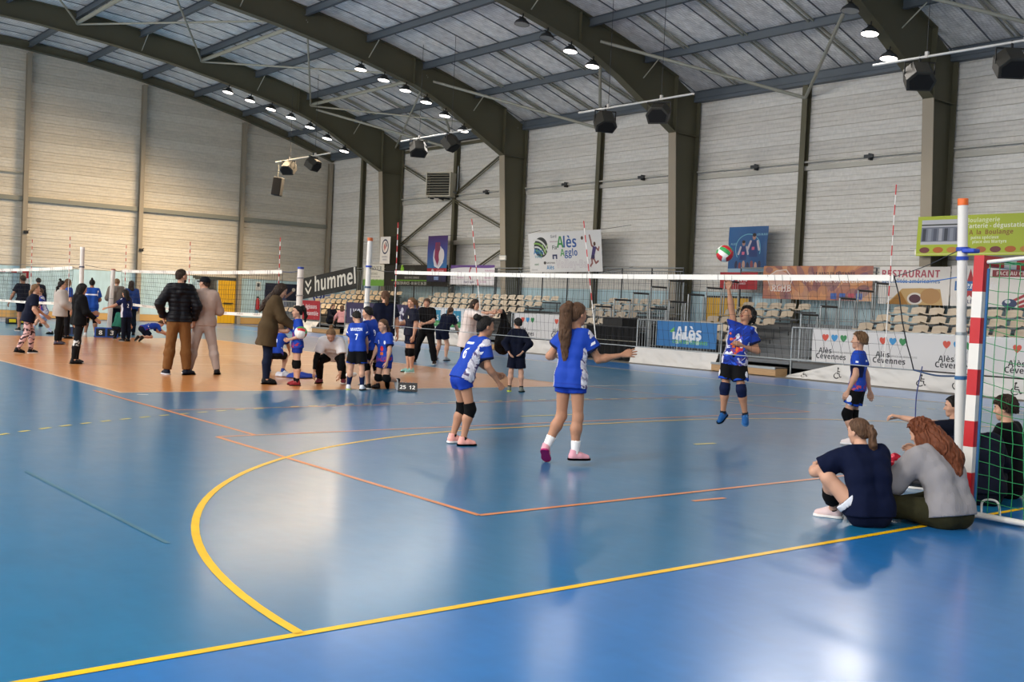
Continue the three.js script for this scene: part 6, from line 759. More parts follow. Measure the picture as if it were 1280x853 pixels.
  if (s.cap) { const q = placed(nets([{ c: [0, 0.66, -0.03], r: [0.375, 0.385, 0.44] }], cH, 0.05, { clip: (a, b2, c) => 0.6 + c * 0.05 - b2 }), hs(hx), hs(hu), hs(hf), hb); const cp = mesh('cap', toGeo(q), cloth(s.cap, 0.85), o); const v = placed(nets([{ a: [-0.16, 0.62, 0.42], b: [0.16, 0.62, 0.42], ra: 0.17, rb: 0.17 }, { a: [-0.2, 0.62, 0.25], b: [0.2, 0.62, 0.25], ra: 0.14, rb: 0.14 }], cH, 0.06, { clip: (a, b2, c) => Math.abs(b2 - 0.63 + a * a * 0.6) - 0.025 }), hs(hx), hs(hu), hs(hf), hb); mesh('visor', toGeo(v), cloth(s.cap, 0.85), cp); }
  return { o, arm, leg, pel, neck };
}
// ---------- kits
const BLUE = '#173c9c', camo = (g, cols, n, x0, y0, w, h, sd) => { for (let i = 0; i < n; i++) { const r = ((i * 7919 + sd * 131) % 997) / 997, q = ((i * 104729 + sd * 17) % 991) / 991; g.fillStyle = cols[i % cols.length]; g.beginPath(); g.moveTo(x0 + r * w, y0 + q * h); for (let k = 0; k < 5; k++) g.lineTo(x0 + r * w + 22 * Math.cos(k * 1.3 + r * 6) * (0.5 + q), y0 + q * h + 14 * Math.sin(k * 1.3 + q * 6) * (0.5 + r)); g.fill(); } };
const txt = (g, t, x, y, s, c, f = 'bold') => { g.fillStyle = c; g.font = f + ' ' + s + 'px sans-serif'; g.textAlign = 'center'; g.fillText(t, x, y); };
const sideWhite = (Q, sd) => Q(2, (g) => { g.fillStyle = '#c9c7d0'; g.fillRect(40, 0, 176, 256); camo(g, ['#8f8a9c', '#e6e4ea', '#5d4f72', '#b8b4c4'], 60, 40, 0, 176, 256, sd); }), cuffs = (Q, c = '#141c40') => Q(3, (g) => { g.fillStyle = c; g.fillRect(0, 214, 256, 42); g.fillStyle = '#e8e8ee'; g.fillRect(100, 120, 40, 40); });
const badges = (Q) => Q(0, (g) => { txt(g, '1', 92, 96, 40, '#eef0f6'); g.fillStyle = '#dfe3ea'; g.beginPath(); g.arc(170, 84, 14, 0, 7); g.fill(); g.fillStyle = '#c02c3c'; g.beginPath(); g.arc(130, 132, 20, 0, 7); g.fill(); g.fillStyle = '#c8642a'; g.fillRect(112, 158, 40, 22); camo(g, ['#6d3a7c', '#2a2f7a', '#a03450'], 30, 40, 190, 180, 60, 4); });
const K = {
  six: kit(BLUE, (g, Q) => { Q(1, (c) => { c.fillStyle = '#d7dcec'; c.fillRect(84, 52, 84, 12); txt(c, '6', 124, 134, 74, '#f0f2f8'); }); sideWhite(Q, 3); cuffs(Q); badges(Q); }),
  tail: kit(BLUE, (g, Q) => { Q(1, (c) => { c.fillStyle = 'rgba(20,40,120,.35)'; c.fillRect(0, 226, 256, 6); }); sideWhite(Q, 5); cuffs(Q, '#10183a'); badges(Q); }),
  seven: kit(BLUE, (g, Q) => { Q(1, (c) => { c.save(); c.translate(128, 74); txt(c, 'MARZIN', 0, 0, 34, '#e6eaf5'); c.restore(); txt(c, '7', 130, 142, 62, '#eef1f8'); }); cuffs(Q); badges(Q); }),
  jump: kit('#17348f', (g, Q) => { Q(0, (c) => { camo(c, ['#17308c', '#2a56cc', '#101f66'], 70, 0, 0, 256, 256, 2); camo(c, ['#d5622c', '#b83040', '#dfe2ee', '#6a3c90'], 24, 40, 70, 90, 110, 7); c.fillStyle = '#c03046'; c.fillRect(128, 120, 34, 34); c.fillStyle = '#e6e8f0'; c.fillRect(136, 128, 18, 10); txt(c, '4', 90, 90, 34, '#e9ecf4'); camo(c, ['#b9b6c8', '#5a3f78'], 18, 150, 190, 90, 60, 3); }); sideWhite(Q, 8); cuffs(Q, '#10153a'); }),
  one: kit(BLUE, (g, Q) => { Q(1, (c) => { c.fillStyle = '#dde2ef'; c.fillRect(90, 60, 76, 10); txt(c, '1', 128, 120, 50, '#e9edf6'); camo(c, ['#17308c', '#7a2f5e'], 20, 20, 190, 200, 60, 6); }); Q(2, (c) => camo(c, ['#7a2f5e', '#17308c', '#b04a58'], 20, 0, 170, 256, 80, 4)); cuffs(Q, '#10153a'); badges(Q); }),
  front: kit(BLUE, (g, Q) => { badges(Q); cuffs(Q); Q(2, (c) => camo(c, ['#c9c4d8', '#7a3a78', '#a0304a'], 26, 0, 120, 256, 136, 9)); Q(1, (c) => txt(c, '9', 128, 130, 60, '#e9edf6')); }),
  navy2: kit('#101a44', (g, Q) => { Q(1, (c) => txt(c, '2', 128, 130, 64, '#e9edf6')); Q(2, (c) => { c.fillStyle = '#cfd2de'; c.fillRect(100, 0, 60, 256); }); }),
  stripe: kit('#19489c', (g, Q) => { Q(1, (c) => { c.fillStyle = '#dde3ee'; c.fillRect(30, 78, 196, 14); c.fillRect(30, 40, 16, 60); c.fillRect(210, 40, 16, 60); }); }),
  crest: kit('#0c1226', (g, Q) => { Q(0, (c) => { c.fillStyle = '#d8d4b4'; c.beginPath(); c.arc(165, 84, 13, 0, 7); c.fill(); }); }),
};
const NAVY = 0x0d1326, COAL = 0x0d0d0f;
const tails = { high: (l, w = 0.13, back = 0.2) => [[[0, 0.9, -0.3, 0.1], [0, 0.95, -0.5, 0.13], [0.02, 0.7, -0.62, w], [0.02, 0.7 - l * 0.5, -0.55 - back, w], [0.0, 0.7 - l, -0.5 - back, w * 0.45]]], mid: (l, w = 0.12) => [[[0, 0.66, -0.4, 0.1], [0, 0.62, -0.55, 0.12], [0, 0.4, -0.6, w], [0, 0.4 - l * 0.5, -0.6, w], [0, 0.4 - l, -0.55, w * 0.4]]], low: (l, w = 0.12) => [[[0, 0.35, -0.42, 0.12], [0, 0.15, -0.5, w], [0, 0.1 - l * 0.5, -0.5, w], [0, 0.1 - l, -0.46, w * 0.5]]], bun: [[[0, 0.88, -0.42, 0.16], [0, 0.9, -0.52, 0.17]]], topbun: [[[0, 1.04, -0.2, 0.13], [0, 1.12, -0.24, 0.14]]] };
const longHair = (l, w = 0.3) => [[[0.14, 0.3, -0.22, w * 0.85], [0.17, -0.1, -0.3, w * 0.8], [0.15, -0.1 - l * 0.5, -0.34, w * 0.75], [0.1, -0.1 - l, -0.32, w * 0.4]], [[-0.14, 0.3, -0.22, w * 0.85], [-0.17, -0.1, -0.3, w * 0.8], [-0.15, -0.1 - l * 0.5, -0.34, w * 0.75], [-0.1, -0.1 - l, -0.32, w * 0.4]]];

// ---------- players on the near court
person(-1.56, -4.93, 1.427, 1.45, 'girl in blue number six jersey and black knee pads crouching in ready stance', { build: 'kid', lod: 1, skin: 'mid', hair: { color: 'black', line: 'tied', tails: tails.bun, rough: 0.006 }, pose: { spine: [0, 0.9, 0.42], spine2: [0, 0.84, 0.52], head: [-6, -4, 0], la: [0.1, -0.9, 0.4, -0.1, -0.5, 0.85], ra: [-0.12, -0.98, 0.12, 0, -0.76, 0.62], ll: [0.1, -0.96, 0.26, 0.03, -0.95, -0.3], rl: [-0.06, -0.96, 0.24, -0.02, -0.97, -0.22], lf: [0.15, 0, 1], rf: [-0.1, 0, 1] }, rh: 'fist', lh: 'fist', top: { mat: K.six, puff: 0.017, hem: 0.02, sleeve: 0.72, cuff: 0.014 }, bottom: { color: 0x173695, len: 0.3, puff: 0.012, flare: 0.008 }, pads: { color: 0x08080a }, socks: { color: 0x0e0e0f, h: 0.1 }, shoes: { upper: 0xe6a49a, sole: 0xe8e4e2 } });
person(-1.45, -3.42, 2.028, 1.5, 'long-haired girl in blue jersey with white socks, seen from behind with one arm out', { build: 'kid', lod: 1, skin: 'mid', slim: 1.02, hair: { color: 'brown', line: 'tied', tails: tails.high(2.15, 0.26, 0.1), rough: 0.006 }, pose: { spine: [0.0, 1, 0.06], spine2: [-0.03, 1, 0.1], twist: -6, head: [-28, 2, 0], la: [0.5, -0.85, -0.05, 0.1, 0.0, 1], ra: [-0.4, -0.85, 0.3, -0.85, 0.22, 0.5], rp: [0.1, -0.3, 1], ll: [0.06, -0.99, 0.08, 0.3, -0.9, -0.3], rl: [-0.06, -1, 0.02, 0.02, -1, -0.06], lf: [0.15, -0.6, 0.75], rf: [-0.75, 0, 0.65] }, rh: 'open', lh: 'relaxed', top: { mat: K.tail, puff: 0.018, hem: 0.05, sleeve: 0.6, cuff: 0.016 }, bottom: { color: 0x173695, len: 0.3, puff: 0.014, flare: 0.006 }, socks: { color: 0xe8e6e4, h: 0.36 }, shoes: { upper: 0xd69aa6, sole: 0x9c1f5e } });
person(1.78, -4.02, -1.130, 1.38, 'curly-haired boy in blue jersey and black shorts jumping with one arm raised', { build: 'kid', lod: 1, skin: 'mid', open: true, hair: { color: 'black', line: 'short', vol: 0.13, rough: 0.05, nf: 11, freq: 7 }, pose: { lift: 0.2, ref: 'hip', spine: [0.1, 1, -0.08], spine2: [0.22, 0.95, -0.16], twist: 12, head: [-28, 38, 8], ra: [-0.12, 0.97, 0.12, -0.16, 0.97, 0.1], rp: [0.2, 0, 1], la: [0.3, -0.88, -0.05, -0.72, 0.3, 0.6], ll: [0.16, -0.96, 0.16, 0.14, -0.94, -0.26], rl: [-0.08, -0.99, 0.12, -0.06, -0.98, -0.16], lf: [0.25, -0.55, 0.8], rf: [-0.2, -0.5, 0.85] }, rh: 'open', lh: 'hold', top: { mat: K.jump, puff: 0.018, hem: 0.03, sleeve: 0.6, cuff: 0.014 }, bottom: { color: COAL, len: 0.66, puff: 0.024, flare: 0.022, trim: 0x1743a8, panel: 0xd8d6da }, pads: { color: 0x0f1938 }, socks: { color: 0x1e2128, h: 0.12 }, shoes: { upper: 0x1a4f87, sole: 0x3c6c9a, lace: 0x86c0e0 } });
person(3.13, -3.22, -2.705, 1.38, 'brown-haired boy in blue jersey standing in profile beneath the hearts banner', { build: 'kid', lod: 1, skin: 'fair', hair: { color: 'light', line: 'short', vol: 0.06, rough: 0.03, nf: 12 }, pose: { spine: [0, 1, 0.0], head: [4, 4, 0], la: [0.1, -0.98, 0.04, 0.02, -0.93, 0.35], ra: [-0.15, -0.93, -0.3, -0.1, -0.95, -0.25], ll: [0.05, -0.95, 0.3, 0.02, -0.95, -0.28], rl: [-0.04, -0.98, 0.14, -0.02, -0.97, -0.2] }, top: { mat: K.one, puff: 0.017, hem: 0.02, sleeve: 0.6, cuff: 0.014 }, bottom: { color: COAL, len: 0.6, puff: 0.02, flare: 0.016, trim: 0x1743a8, panel: 0xd8d6da }, pads: { color: 0x08080a }, shoes: { upper: 0xe6dad6, sole: 0xefecea } });
// ---------- seated beside the goal
person(-1.28, -0.2, 2.584, 1.47, 'ponytailed girl in navy T-shirt sitting on the floor hugging one knee', { build: 'adult', lod: 1, skin: 'fair', shoulder: 0.096, hair: { color: 'brown', line: 'tied', tails: tails.mid(0.85, 0.15), rough: 0.006 }, pose: { sit: 0.07, ref: 'hip', spine: [0.02, 0.95, 0.08], spine2: [0.06, 0.86, 0.46], head: [30, -8, 0], la: [0.78, -0.56, 0.36, -0.35, 0.0, 0.9], ra: [-0.1, -0.6, 0.75, 0.6, -0.05, 0.75], ll: [0.62, 0.7, 0.36, -0.3, -0.7, 0.35], rl: [0.1, 0.66, 0.74, -0.2, -0.9, 0.1], lf: [0.85, 0, 0.5], rf: [0.1, 0, 1] }, top: { color: 0x07102a, puff: 0.024, hem: 0.02, sleeve: 0.8, cuff: 0.02, wr: 0.009, name: 'shirt' }, bottom: { color: 0x081028, len: 0.42, puff: 0.018, flare: 0.014, trim: 0xcfd2da }, pads: { color: 0x09090b, slip: 1 }, socks: { color: 0x131315, h: 0.08 }, shoes: { upper: 0xcdb6b4, sole: 0xe2dfdb } });
person(-0.74, 0.12, 2.902, 1.52, 'girl with long wavy auburn hair in grey knit sweater sitting on the floor', { build: 'adult', lod: 1, skin: 'fair', shoulder: 0.098, hair: { color: 'auburn', line: 'long', vol: 0.1, rough: 0.035, nf: 8, freq: 14, tails: [...longHair(1.0, 0.44), [[0, 0.35, -0.4, 0.38], [0.08, -0.2, -0.66, 0.42], [-0.1, -0.7, -0.82, 0.4], [0.04, -1.2, -0.86, 0.22]], [[-0.3, 0.2, -0.3, 0.26], [-0.42, -0.3, -0.5, 0.3], [-0.4, -0.85, -0.7, 0.2]], [[-0.3, 0.3, -0.1, 0.2], [-0.38, -0.2, -0.15, 0.22], [-0.34, -0.7, -0.2, 0.12]], [[0.3, 0.3, -0.05, 0.2], [0.36, -0.3, 0.02, 0.2], [0.3, -0.9, 0.06, 0.1]]] }, pose: { sit: 0.075, ref: 'hip', spine: [0.02, 0.92, 0.22], spine2: [0.08, 0.8, 0.55], head: [18, -22, 0], la: [0.3, -0.78, 0.52, -0.1, -0.2, 0.95], ra: [-0.2, -0.7, 0.66, 0.4, -0.25, 0.85], ll: [0.6, 0.06, 0.8, 0.3, -0.16, 0.9], rl: [-0.5, 0.08, 0.86, 0.8, -0.2, 0.4], lf: [0.4, 0.1, 0.9], rf: [0.8, 0.1, 0.6] }, top: { color: 0x8d8a8c, puff: 0.034, hem: 0.02, sleeve: 1.92, sleevePuff: 0.018, rib: true, wr: 0.009, rough: 0.95, name: 'sweater' }, bottom: { color: 0x2c2b1a, len: 1.97, puff: 0.03, flare: 0.016, wr: 0.009 }, shoes: { upper: 0xcfcac6, sole: 0xdedbd7 } });
person(0.5, -0.28, 2.320, 1.5, 'hunched person in dark navy jacket sitting behind the green goal net', { build: 'adult', lod: 1, skin: 'fair', hair: { color: 'dark', line: 'fringe', vol: 0.06, rough: 0.02 }, pose: { sit: 0.075, ref: 'hip', spine: [0.0, 0.93, 0.2], spine2: [0.05, 0.75, 0.62], head: [25, -40, 0], la: [0.35, -0.7, 0.6, -0.4, 0.1, 0.9], ra: [-0.4, -0.75, 0.5, 0.3, 0.1, 0.9], ll: [0.4, 0.3, 0.85, -0.2, -0.92, 0.3], rl: [-0.4, 0.3, 0.85, 0.2, -0.92, 0.3] }, top: { color: 0x0b0f1f, puff: 0.032, hem: 0.02, sleeve: 1.95, wr: 0.008, name: 'jacket' }, bottom: { color: 0x0a0e1b, len: 1.97, puff: 0.022 }, shoes: { upper: 0x1e1e22, sole: 0xd9d6d2 } });
person(1.15, -0.35, -2.834, 1.62, 'dark-haired boy in black seated in profile behind the goal net', { build: 'adult', lod: 1, skin: 'fair', hair: { color: 'dark', line: 'fringe', vol: 0.08, rough: 0.03, nf: 10 }, pose: { sit: 0.075, ref: 'hip', spine: [0.0, 1, 0.1], head: [0, -6, 0], la: [0.1, -0.8, 0.55, -0.2, -0.2, 0.95], ra: [-0.1, -0.8, 0.55, 0.2, -0.2, 0.95], ll: [0.3, 0.35, 0.88, 0, -0.95, 0.3], rl: [-0.3, 0.35, 0.88, 0, -0.95, 0.3] }, top: { color: 0x0a0a0e, puff: 0.026, hem: 0.02, sleeve: 1.95, name: 'jacket' }, bottom: { color: 0x0a0c11, len: 1.97, puff: 0.02 }, shoes: { upper: 0x1b1b1e, sole: 0xd0cdc8 } });
person(1.5, -1.0, -2.759, 1.5, 'dark-haired person behind the goal post reaching an arm towards the hanging cord', { build: 'adult', lod: 1, skin: 'fair', hair: { color: 'black', line: 'short', vol: 0.05 }, pose: { sit: 0.075, ref: 'hip', spine: [0.0, 0.98, 0.15], head: [5, -2, 0], la: [0.05, 0.05, 1, 0.02, 0.16, 1], lp: [0, -1, 0.1], ra: [-0.1, -0.8, 0.55, 0.2, -0.2, 0.95], ll: [0.35, 0.3, 0.88, 0, -0.95, 0.3], rl: [-0.35, 0.3, 0.88, 0, -0.95, 0.3] }, lh: 'hold', top: { color: 0x0c111f, puff: 0.024, hem: 0.02, sleeve: 0.9, name: 'shirt' }, bottom: { color: 0x0c0f1b, len: 1.97, puff: 0.02 }, shoes: { upper: 0x2b7a50, sole: 0xd0cdc8 } });
// ---------- middle distance
person(3.62, -10.36, 2.318, 1.3, 'boy in navy tracksuit top and shorts standing hands on hips, seen from behind', { build: 'kid', skin: 'fair', hair: { color: 'black', line: 'neat', vol: 0.045 }, pose: { head: [35, 0, 0], la: [0.5, -0.82, -0.3, -0.45, -0.75, -0.35], ra: [-0.55, -0.8, -0.25, 0.55, -0.72, -0.35], ll: [0.1, -1, 0, 0.06, -1, 0], rl: [-0.1, -1, 0, -0.06, -1, 0] }, lod: 1, top: { color: 0x0b1021, puff: 0.024, hem: 0.03, sleeve: 1.95, collar: 0.03, name: 'jacket' }, bottom: { color: 0x0b1021, len: 0.78, puff: 0.024, flare: 0.02, panel: 0xcfd2da }, socks: { color: 0x0e0e11, h: 0.18 }, shoes: { upper: 0x6a7068, sole: 0xc4d23a } });
person(4.62, -13.25, 0.447, 1.64, 'person in a long white jacket holding up a black coat', { build: 'adult', skin: 'fair', hair: { color: 'dark', line: 'long', tails: longHair(0.7) }, pose: { spine: [0, 1, 0.12], spine2: [0, 0.96, 0.25], head: [0, -12, 0], la: [0.1, 0.05, 1, -0.2, 0.2, 1], ra: [-0.15, 0.0, 1, 0.15, 0.22, 1], ll: [0.06, -1, 0.1, 0.03, -1, -0.1], rl: [-0.08, -1, -0.02, -0.05, -1, -0.15] }, lh: 'fist', rh: 'fist', top: { color: 0xd8cfcb, puff: 0.035, hem: 0.13, flareHem: 0.02, sleeve: 1.95, collar: 0.03, name: 'jacket' }, bottom: { color: 0x101012, len: 1.97, puff: 0.016 }, shoes: { upper: 0x171718, sole: 0x888684 } });
person(6.57, -17.57, -0.877, 1.64, 'boy in black polo and black trousers with feet apart before the town banner', { build: 'adult', skin: 'fair', hair: { color: 'brown', line: 'fringe', vol: 0.05 }, pose: { spine: [0.0, 1, 0.12], head: [-8, -2, 0], la: [0.15, -0.85, 0.4, -0.75, -0.25, 0.6], ra: [-0.2, -0.85, 0.35, 0.45, -0.45, 0.75], ll: [0.24, -0.96, 0.12, 0.16, -0.97, -0.1], rl: [-0.34, -0.94, 0.1, -0.24, -0.96, -0.12] }, top: { color: 0x0b0b0d, puff: 0.022, hem: 0.03, sleeve: 0.75, collar: 0.024, name: 'polo_shirt' }, bottom: { color: 0x0a0a0c, len: 1.98, puff: 0.024, flare: 0.01 }, shoes: { upper: 0x241b16, sole: 0xb8b2aa } });
person(8.0, -18.9, 2.005, 1.6, 'player in navy shorts bending behind the boy in black polo', { build: 'adult', skin: 'fair', hair: { color: 'brown', line: 'tied', tails: tails.mid(0.8) }, pose: { spine: [0, 0.75, 0.65], head: [0, -20, 0], la: [0.1, -0.9, 0.4, 0, -0.8, 0.6], ra: [-0.1, -0.9, 0.4, 0, -0.8, 0.6], ll: [0.12, -0.95, 0.25, 0.05, -0.95, -0.3], rl: [-0.16, -0.95, 0.2, -0.1, -0.95, -0.3] }, top: { color: NAVY, puff: 0.02, hem: 0.02, sleeve: 0.7 }, bottom: { color: NAVY, len: 0.6, puff: 0.02, flare: 0.015 }, shoes: { upper: 0x8a8d92, sole: 0xdedbd6 } });
person(4.32, -14.79, -1.771, 1.6, 'girl in navy T-shirt, navy shorts and teal shoes standing with a ponytail', { build: 'adult', skin: 'fair', hair: { color: 'light', line: 'tied', tails: tails.mid(0.5, 0.14) }, pose: { head: [0, -4, 0], spine: [0, 1, -0.02], la: [0.12, -0.97, -0.08, 0.05, -0.95, 0.2], ra: [-0.12, -0.9, 0.3, 0.1, -0.05, 1], ll: [0.05, -1, 0.04, 0.02, -1, -0.06], rl: [-0.05, -1, 0.02, -0.02, -1, -0.06] }, rh: 'hold', top: { mat: K.crest, puff: 0.022, hem: 0.03, sleeve: 0.7, cuff: 0.014 }, bottom: { color: NAVY, len: 0.55, puff: 0.016, flare: 0.01, trim: 0x1b2238 }, pads: { color: 0x08080a }, shoes: { upper: 0x8fc7bc, sole: 0xd8e6e2 } });
person(3.14, -13.98, 2.687, 1.7, 'woman in navy T-shirt and black trousers with a brown ponytail, seen from behind', { build: 'adult', skin: 'fair', hair: { color: 'brown', line: 'tied', tails: tails.low(0.4, 0.16), vol: 0.05 }, pose: { head: [10, -6, 0], la: [0.2, -0.96, 0.05, 0.12, -0.95, 0.15], ra: [-0.25, -0.95, 0.1, -0.12, -0.96, 0.2] }, top: { color: NAVY, puff: 0.026, hem: 0.05, sleeve: 0.7, cuff: 0.016 }, bottom: { color: COAL, len: 1.98, puff: 0.016, flare: 0.006 }, shoes: { upper: 0x18181b, sole: 0xc8c4be } });
person(1.3, -11.0, -1.224, 1.36, 'girl in blue jersey with badges kneeling behind the flip scoreboard', { build: 'kid', skin: 'fair', hair: { color: 'brown', line: 'tied', tails: tails.low(0.2) }, pose: { kneel: true, ref: 'hip', head: [-22, -10, 0], spine: [0, 1, 0.06], la: [0.12, -0.97, 0.1, 0, -0.95, 0.3], ra: [-0.12, -0.97, 0.1, 0, -0.85, 0.5], ll: [0.08, -0.98, 0.15, 0.06, -0.15, -1], rl: [-0.08, -0.98, 0.15, -0.06, -0.15, -1], lf: [0, -0.9, -0.35], rf: [0, -0.9, -0.35] }, top: { mat: K.front, puff: 0.016, hem: 0.03, sleeve: 0.7, cuff: 0.012 }, bottom: { color: 0x142978, len: 0.45, puff: 0.014 }, pads: { color: 0x08080a }, shoes: { upper: 0x1b1b1e, sole: 0xd8d4d0 } });
person(0.82, -11.1, 2.363, 1.32, 'boy in blue number seven jersey and black shorts seen from behind', { build: 'kid', skin: 'fair', hair: { color: 'black', line: 'neat', vol: 0.05 }, pose: { spine: [0.05, 1, 0.1], spine2: [0.06, 0.97, 0.2], head: [38, -25, 0], la: [0.15, -0.95, 0.25, 0, -0.8, 0.6], ra: [-0.12, -0.95, 0.25, 0, -0.8, 0.6], ll: [0.12, -1, 0, 0.08, -1, -0.04], rl: [-0.1, -1, 0, -0.06, -1, -0.04] }, top: { mat: K.seven, puff: 0.02, hem: 0.03, sleeve: 0.72, cuff: 0.016 }, bottom: { color: COAL, len: 0.72, puff: 0.026, flare: 0.022, trim: 0x1743a8 }, socks: { color: 0x131e42, h: 0.62 }, shoes: { upper: 0xd2d6de, sole: 0xb7c05a } });
person(1.25, -11.25, -2.890, 1.4, 'boy with black hair in blue jersey leaning sideways beside number seven', { build: 'kid', skin: 'fair', hair: { color: 'black', line: 'neat', vol: 0.045 }, pose: { spine: [0.1, 0.98, 0.12], spine2: [0.14, 0.95, 0.22], head: [20, -4, 0], la: [0.1, -0.96, 0.15, 0, -0.95, 0.25], ra: [-0.2, -0.95, 0.1, 0, -0.9, 0.4], ll: [0.05, -0.98, 0.2, 0.03, -0.97, -0.2], rl: [-0.08, -1, 0.02, -0.05, -1, -0.1] }, top: { mat: K.front, puff: 0.018, hem: 0.03, sleeve: 0.72, cuff: 0.016 }, bottom: { color: COAL, len: 0.6, puff: 0.022, flare: 0.018, trim: 0x12214d }, pads: { color: 0x08080a }, shoes: { upper: 0x171719, sole: 0xd6d2cc } });
person(1.05, -12.3, -0.722, 1.66, 'woman in white polo with black sleeves bending down to pick something up', { build: 'adult', skin: 'fair', hair: { color: 'light', line: 'tied', tails: tails.bun, vol: 0.03 }, pose: { spine: [0.05, 0.5, 0.86], spine2: [0.04, 0.55, 0.83], head: [10, -45, 0], la: [0.15, -0.95, 0.25, -0.05, -0.95, 0.2], ra: [-0.25, -0.96, 0.1, -0.12, -0.98, 0.1], ll: [0.28, -0.2, 0.94, 0.05, -0.85, -0.55], rl: [-0.34, -0.25, 0.92, -0.02, -0.85, -0.55] }, top: { color: 0xdedad8, puff: 0.022, hem: 0.02, sleeve: 0.75, collar: 0.024, cuff: 0.016, under: 0x0e0e11, name: 'polo_shirt' }, bottom: { color: COAL, len: 1.97, puff: 0.014 }, shoes: { upper: 0x6b2430, sole: 0xd6d2cc } });
person(0.25, -12.07, -1.912, 1.34, 'girl in blue jersey with black knee pads holding a coloured ball at her hip', { build: 'kid', skin: 'fair', hair: { color: 'black', line: 'tied', tails: tails.high(1.0, 0.14) }, pose: { head: [8, 0, 0], la: [0.2, -0.9, -0.2, -0.25, -0.35, 0.9], lp: [-1, 0.2, 0], ra: [-0.1, -0.72, 0.7, 0.0, 0.05, 1], ll: [0.06, -1, 0, 0.03, -1, -0.04], rl: [-0.08, -1, 0.02, -0.04, -1, -0.04] }, lh: 'hold', rh: 'hold', lod: 1, top: { mat: K.front, puff: 0.016, hem: 0.03, sleeve: 0.75, cuff: 0.014 }, bottom: { color: 0x172d81, len: 0.38, puff: 0.014, flare: 0.01 }, pads: { color: 0x08080a }, socks: { color: 0x121214, h: 0.22 }, shoes: { upper: 0x8c2a30, sole: 0x1e1e1f } });
person(-0.13, -12.44, 1.222, 1.74, 'woman with long dark hair in brown coat and blue jeans leaning towards the ball girl', { build: 'adult', skin: 'fair', hair: { color: 'dark', line: 'long', vol: 0.06, tails: [1, -1].map((q) => [[q * 0.12, 0.3, -0.25, 0.27], [q * 0.16, -0.2, -0.42, 0.27], [q * 0.14, -0.8, -0.62, 0.24], [q * 0.06, -1.5, -0.72, 0.1]]) }, pose: { spine: [0, 1, 0.1], spine2: [0, 0.95, 0.3], head: [-4, -24, 0], la: [0.1, -0.92, 0.35, -0.1, -0.5, 0.85], ra: [-0.1, -0.92, 0.35, 0.05, -0.55, 0.82], ll: [0.03, -1, 0.06, 0.02, -1, -0.04], rl: [-0.05, -1, 0.02, -0.02, -1, -0.04] }, lod: 1, top: { color: 0x463825, puff: 0.036, hem: 0.15, flareHem: 0.03, spread: 0.3, sleeve: 1.96, collar: 0.03, wr: 0.006, name: 'coat' }, bottom: { color: 0x11192d, len: 1.98, puff: 0.012 }, shoes: { upper: 0x0f0f10, sole: 0xbfbbb4 } });
person(1.27, -14.89, 2.470, 1.36, 'child in blue jersey squatting behind the woman in the brown coat', { build: 'kid', skin: 'fair', hair: { color: 'light', line: 'fringe', vol: 0.05 }, pose: { spine: [0, 0.9, 0.45], spine2: [0, 0.8, 0.6], head: [0, -30, 0], la: [0.25, -0.7, 0.65, 0, -0.7, 0.7], ra: [-0.25, -0.7, 0.65, 0, -0.7, 0.7], ll: [0.28, -0.12, 0.95, -0.04, -0.86, -0.52], rl: [-0.28, -0.12, 0.95, 0.04, -0.86, -0.52] }, top: { mat: K.front, puff: 0.018, hem: 0.02, sleeve: 0.72 }, bottom: { color: COAL, len: 0.8, puff: 0.02 }, shoes: { upper: 0x243f86, sole: 0xe0ddd8 } });
person(-0.38, -14.5, 2.814, 1.8, 'man in beige pullover, pale trousers and navy cap with folded arms, seen from behind', { build: 'adult', lod: 1, skin: 'fair', cap: 0x0c0f16, hair: { color: 'dark', line: 'neat', vol: 0.012 }, shoulder: 0.106, pose: { head: [48, 4, 0], la: [0.3, -0.88, 0.2, -0.8, 0.05, 0.6], ra: [-0.28, -0.9, 0.2, 0.8, 0.1, 0.6], ll: [0.2, -0.98, 0.0, 0.16, -0.98, -0.05], rl: [-0.22, -0.98, 0.0, -0.2, -0.98, -0.06], lf: [0.5, 0, 0.85], rf: [-0.2, 0, 1] }, top: { color: 0xa48f84, puff: 0.026, hem: 0.02, sleeve: 1.96, collar: 0.04, wr: 0.007, name: 'pullover' }, bottom: { color: 0xa3948c, len: 1.98, puff: 0.02, flare: 0.0, wr: 0.006 }, shoes: { upper: 0x131315, sole: 0xd8d4ce } });
person(-0.9, -14.42, 2.906, 1.9, 'bearded man in black puffer jacket and tan cargo trousers, seen from behind', { build: 'adult', lod: 1, skin: 'fair', wide: 0.88, shoulder: 0.1, hair: { color: 'dark', line: 'neat', vol: 0.02, beard: true }, pose: { head: [-62, 2, 0], la: [0.5, -0.85, -0.18, -0.3, -0.85, 0.45], ra: [-0.34, -0.92, -0.15, 0.1, -0.9, 0.42], ll: [0.12, -0.99, 0, 0.1, -0.99, -0.04], rl: [-0.1, -0.99, 0, -0.06, -0.99, -0.04], lf: [0.2, 0, 1], rf: [-0.8, 0, 0.6] }, top: { color: 0x0f0f14, puff: 0.026, hem: 0.02, sleeve: 1.97, hood: true, quilt: true, rough: 0.5, name: 'puffer_jacket' }, bottom: { color: 0x6b4726, len: 1.97, puff: 0.03, flare: 0.008, wr: 0.008 }, socks: { color: 0x0f1528, h: 0.12 }, shoes: { upper: 0x0f1422, sole: 0xb8bcc4 } });
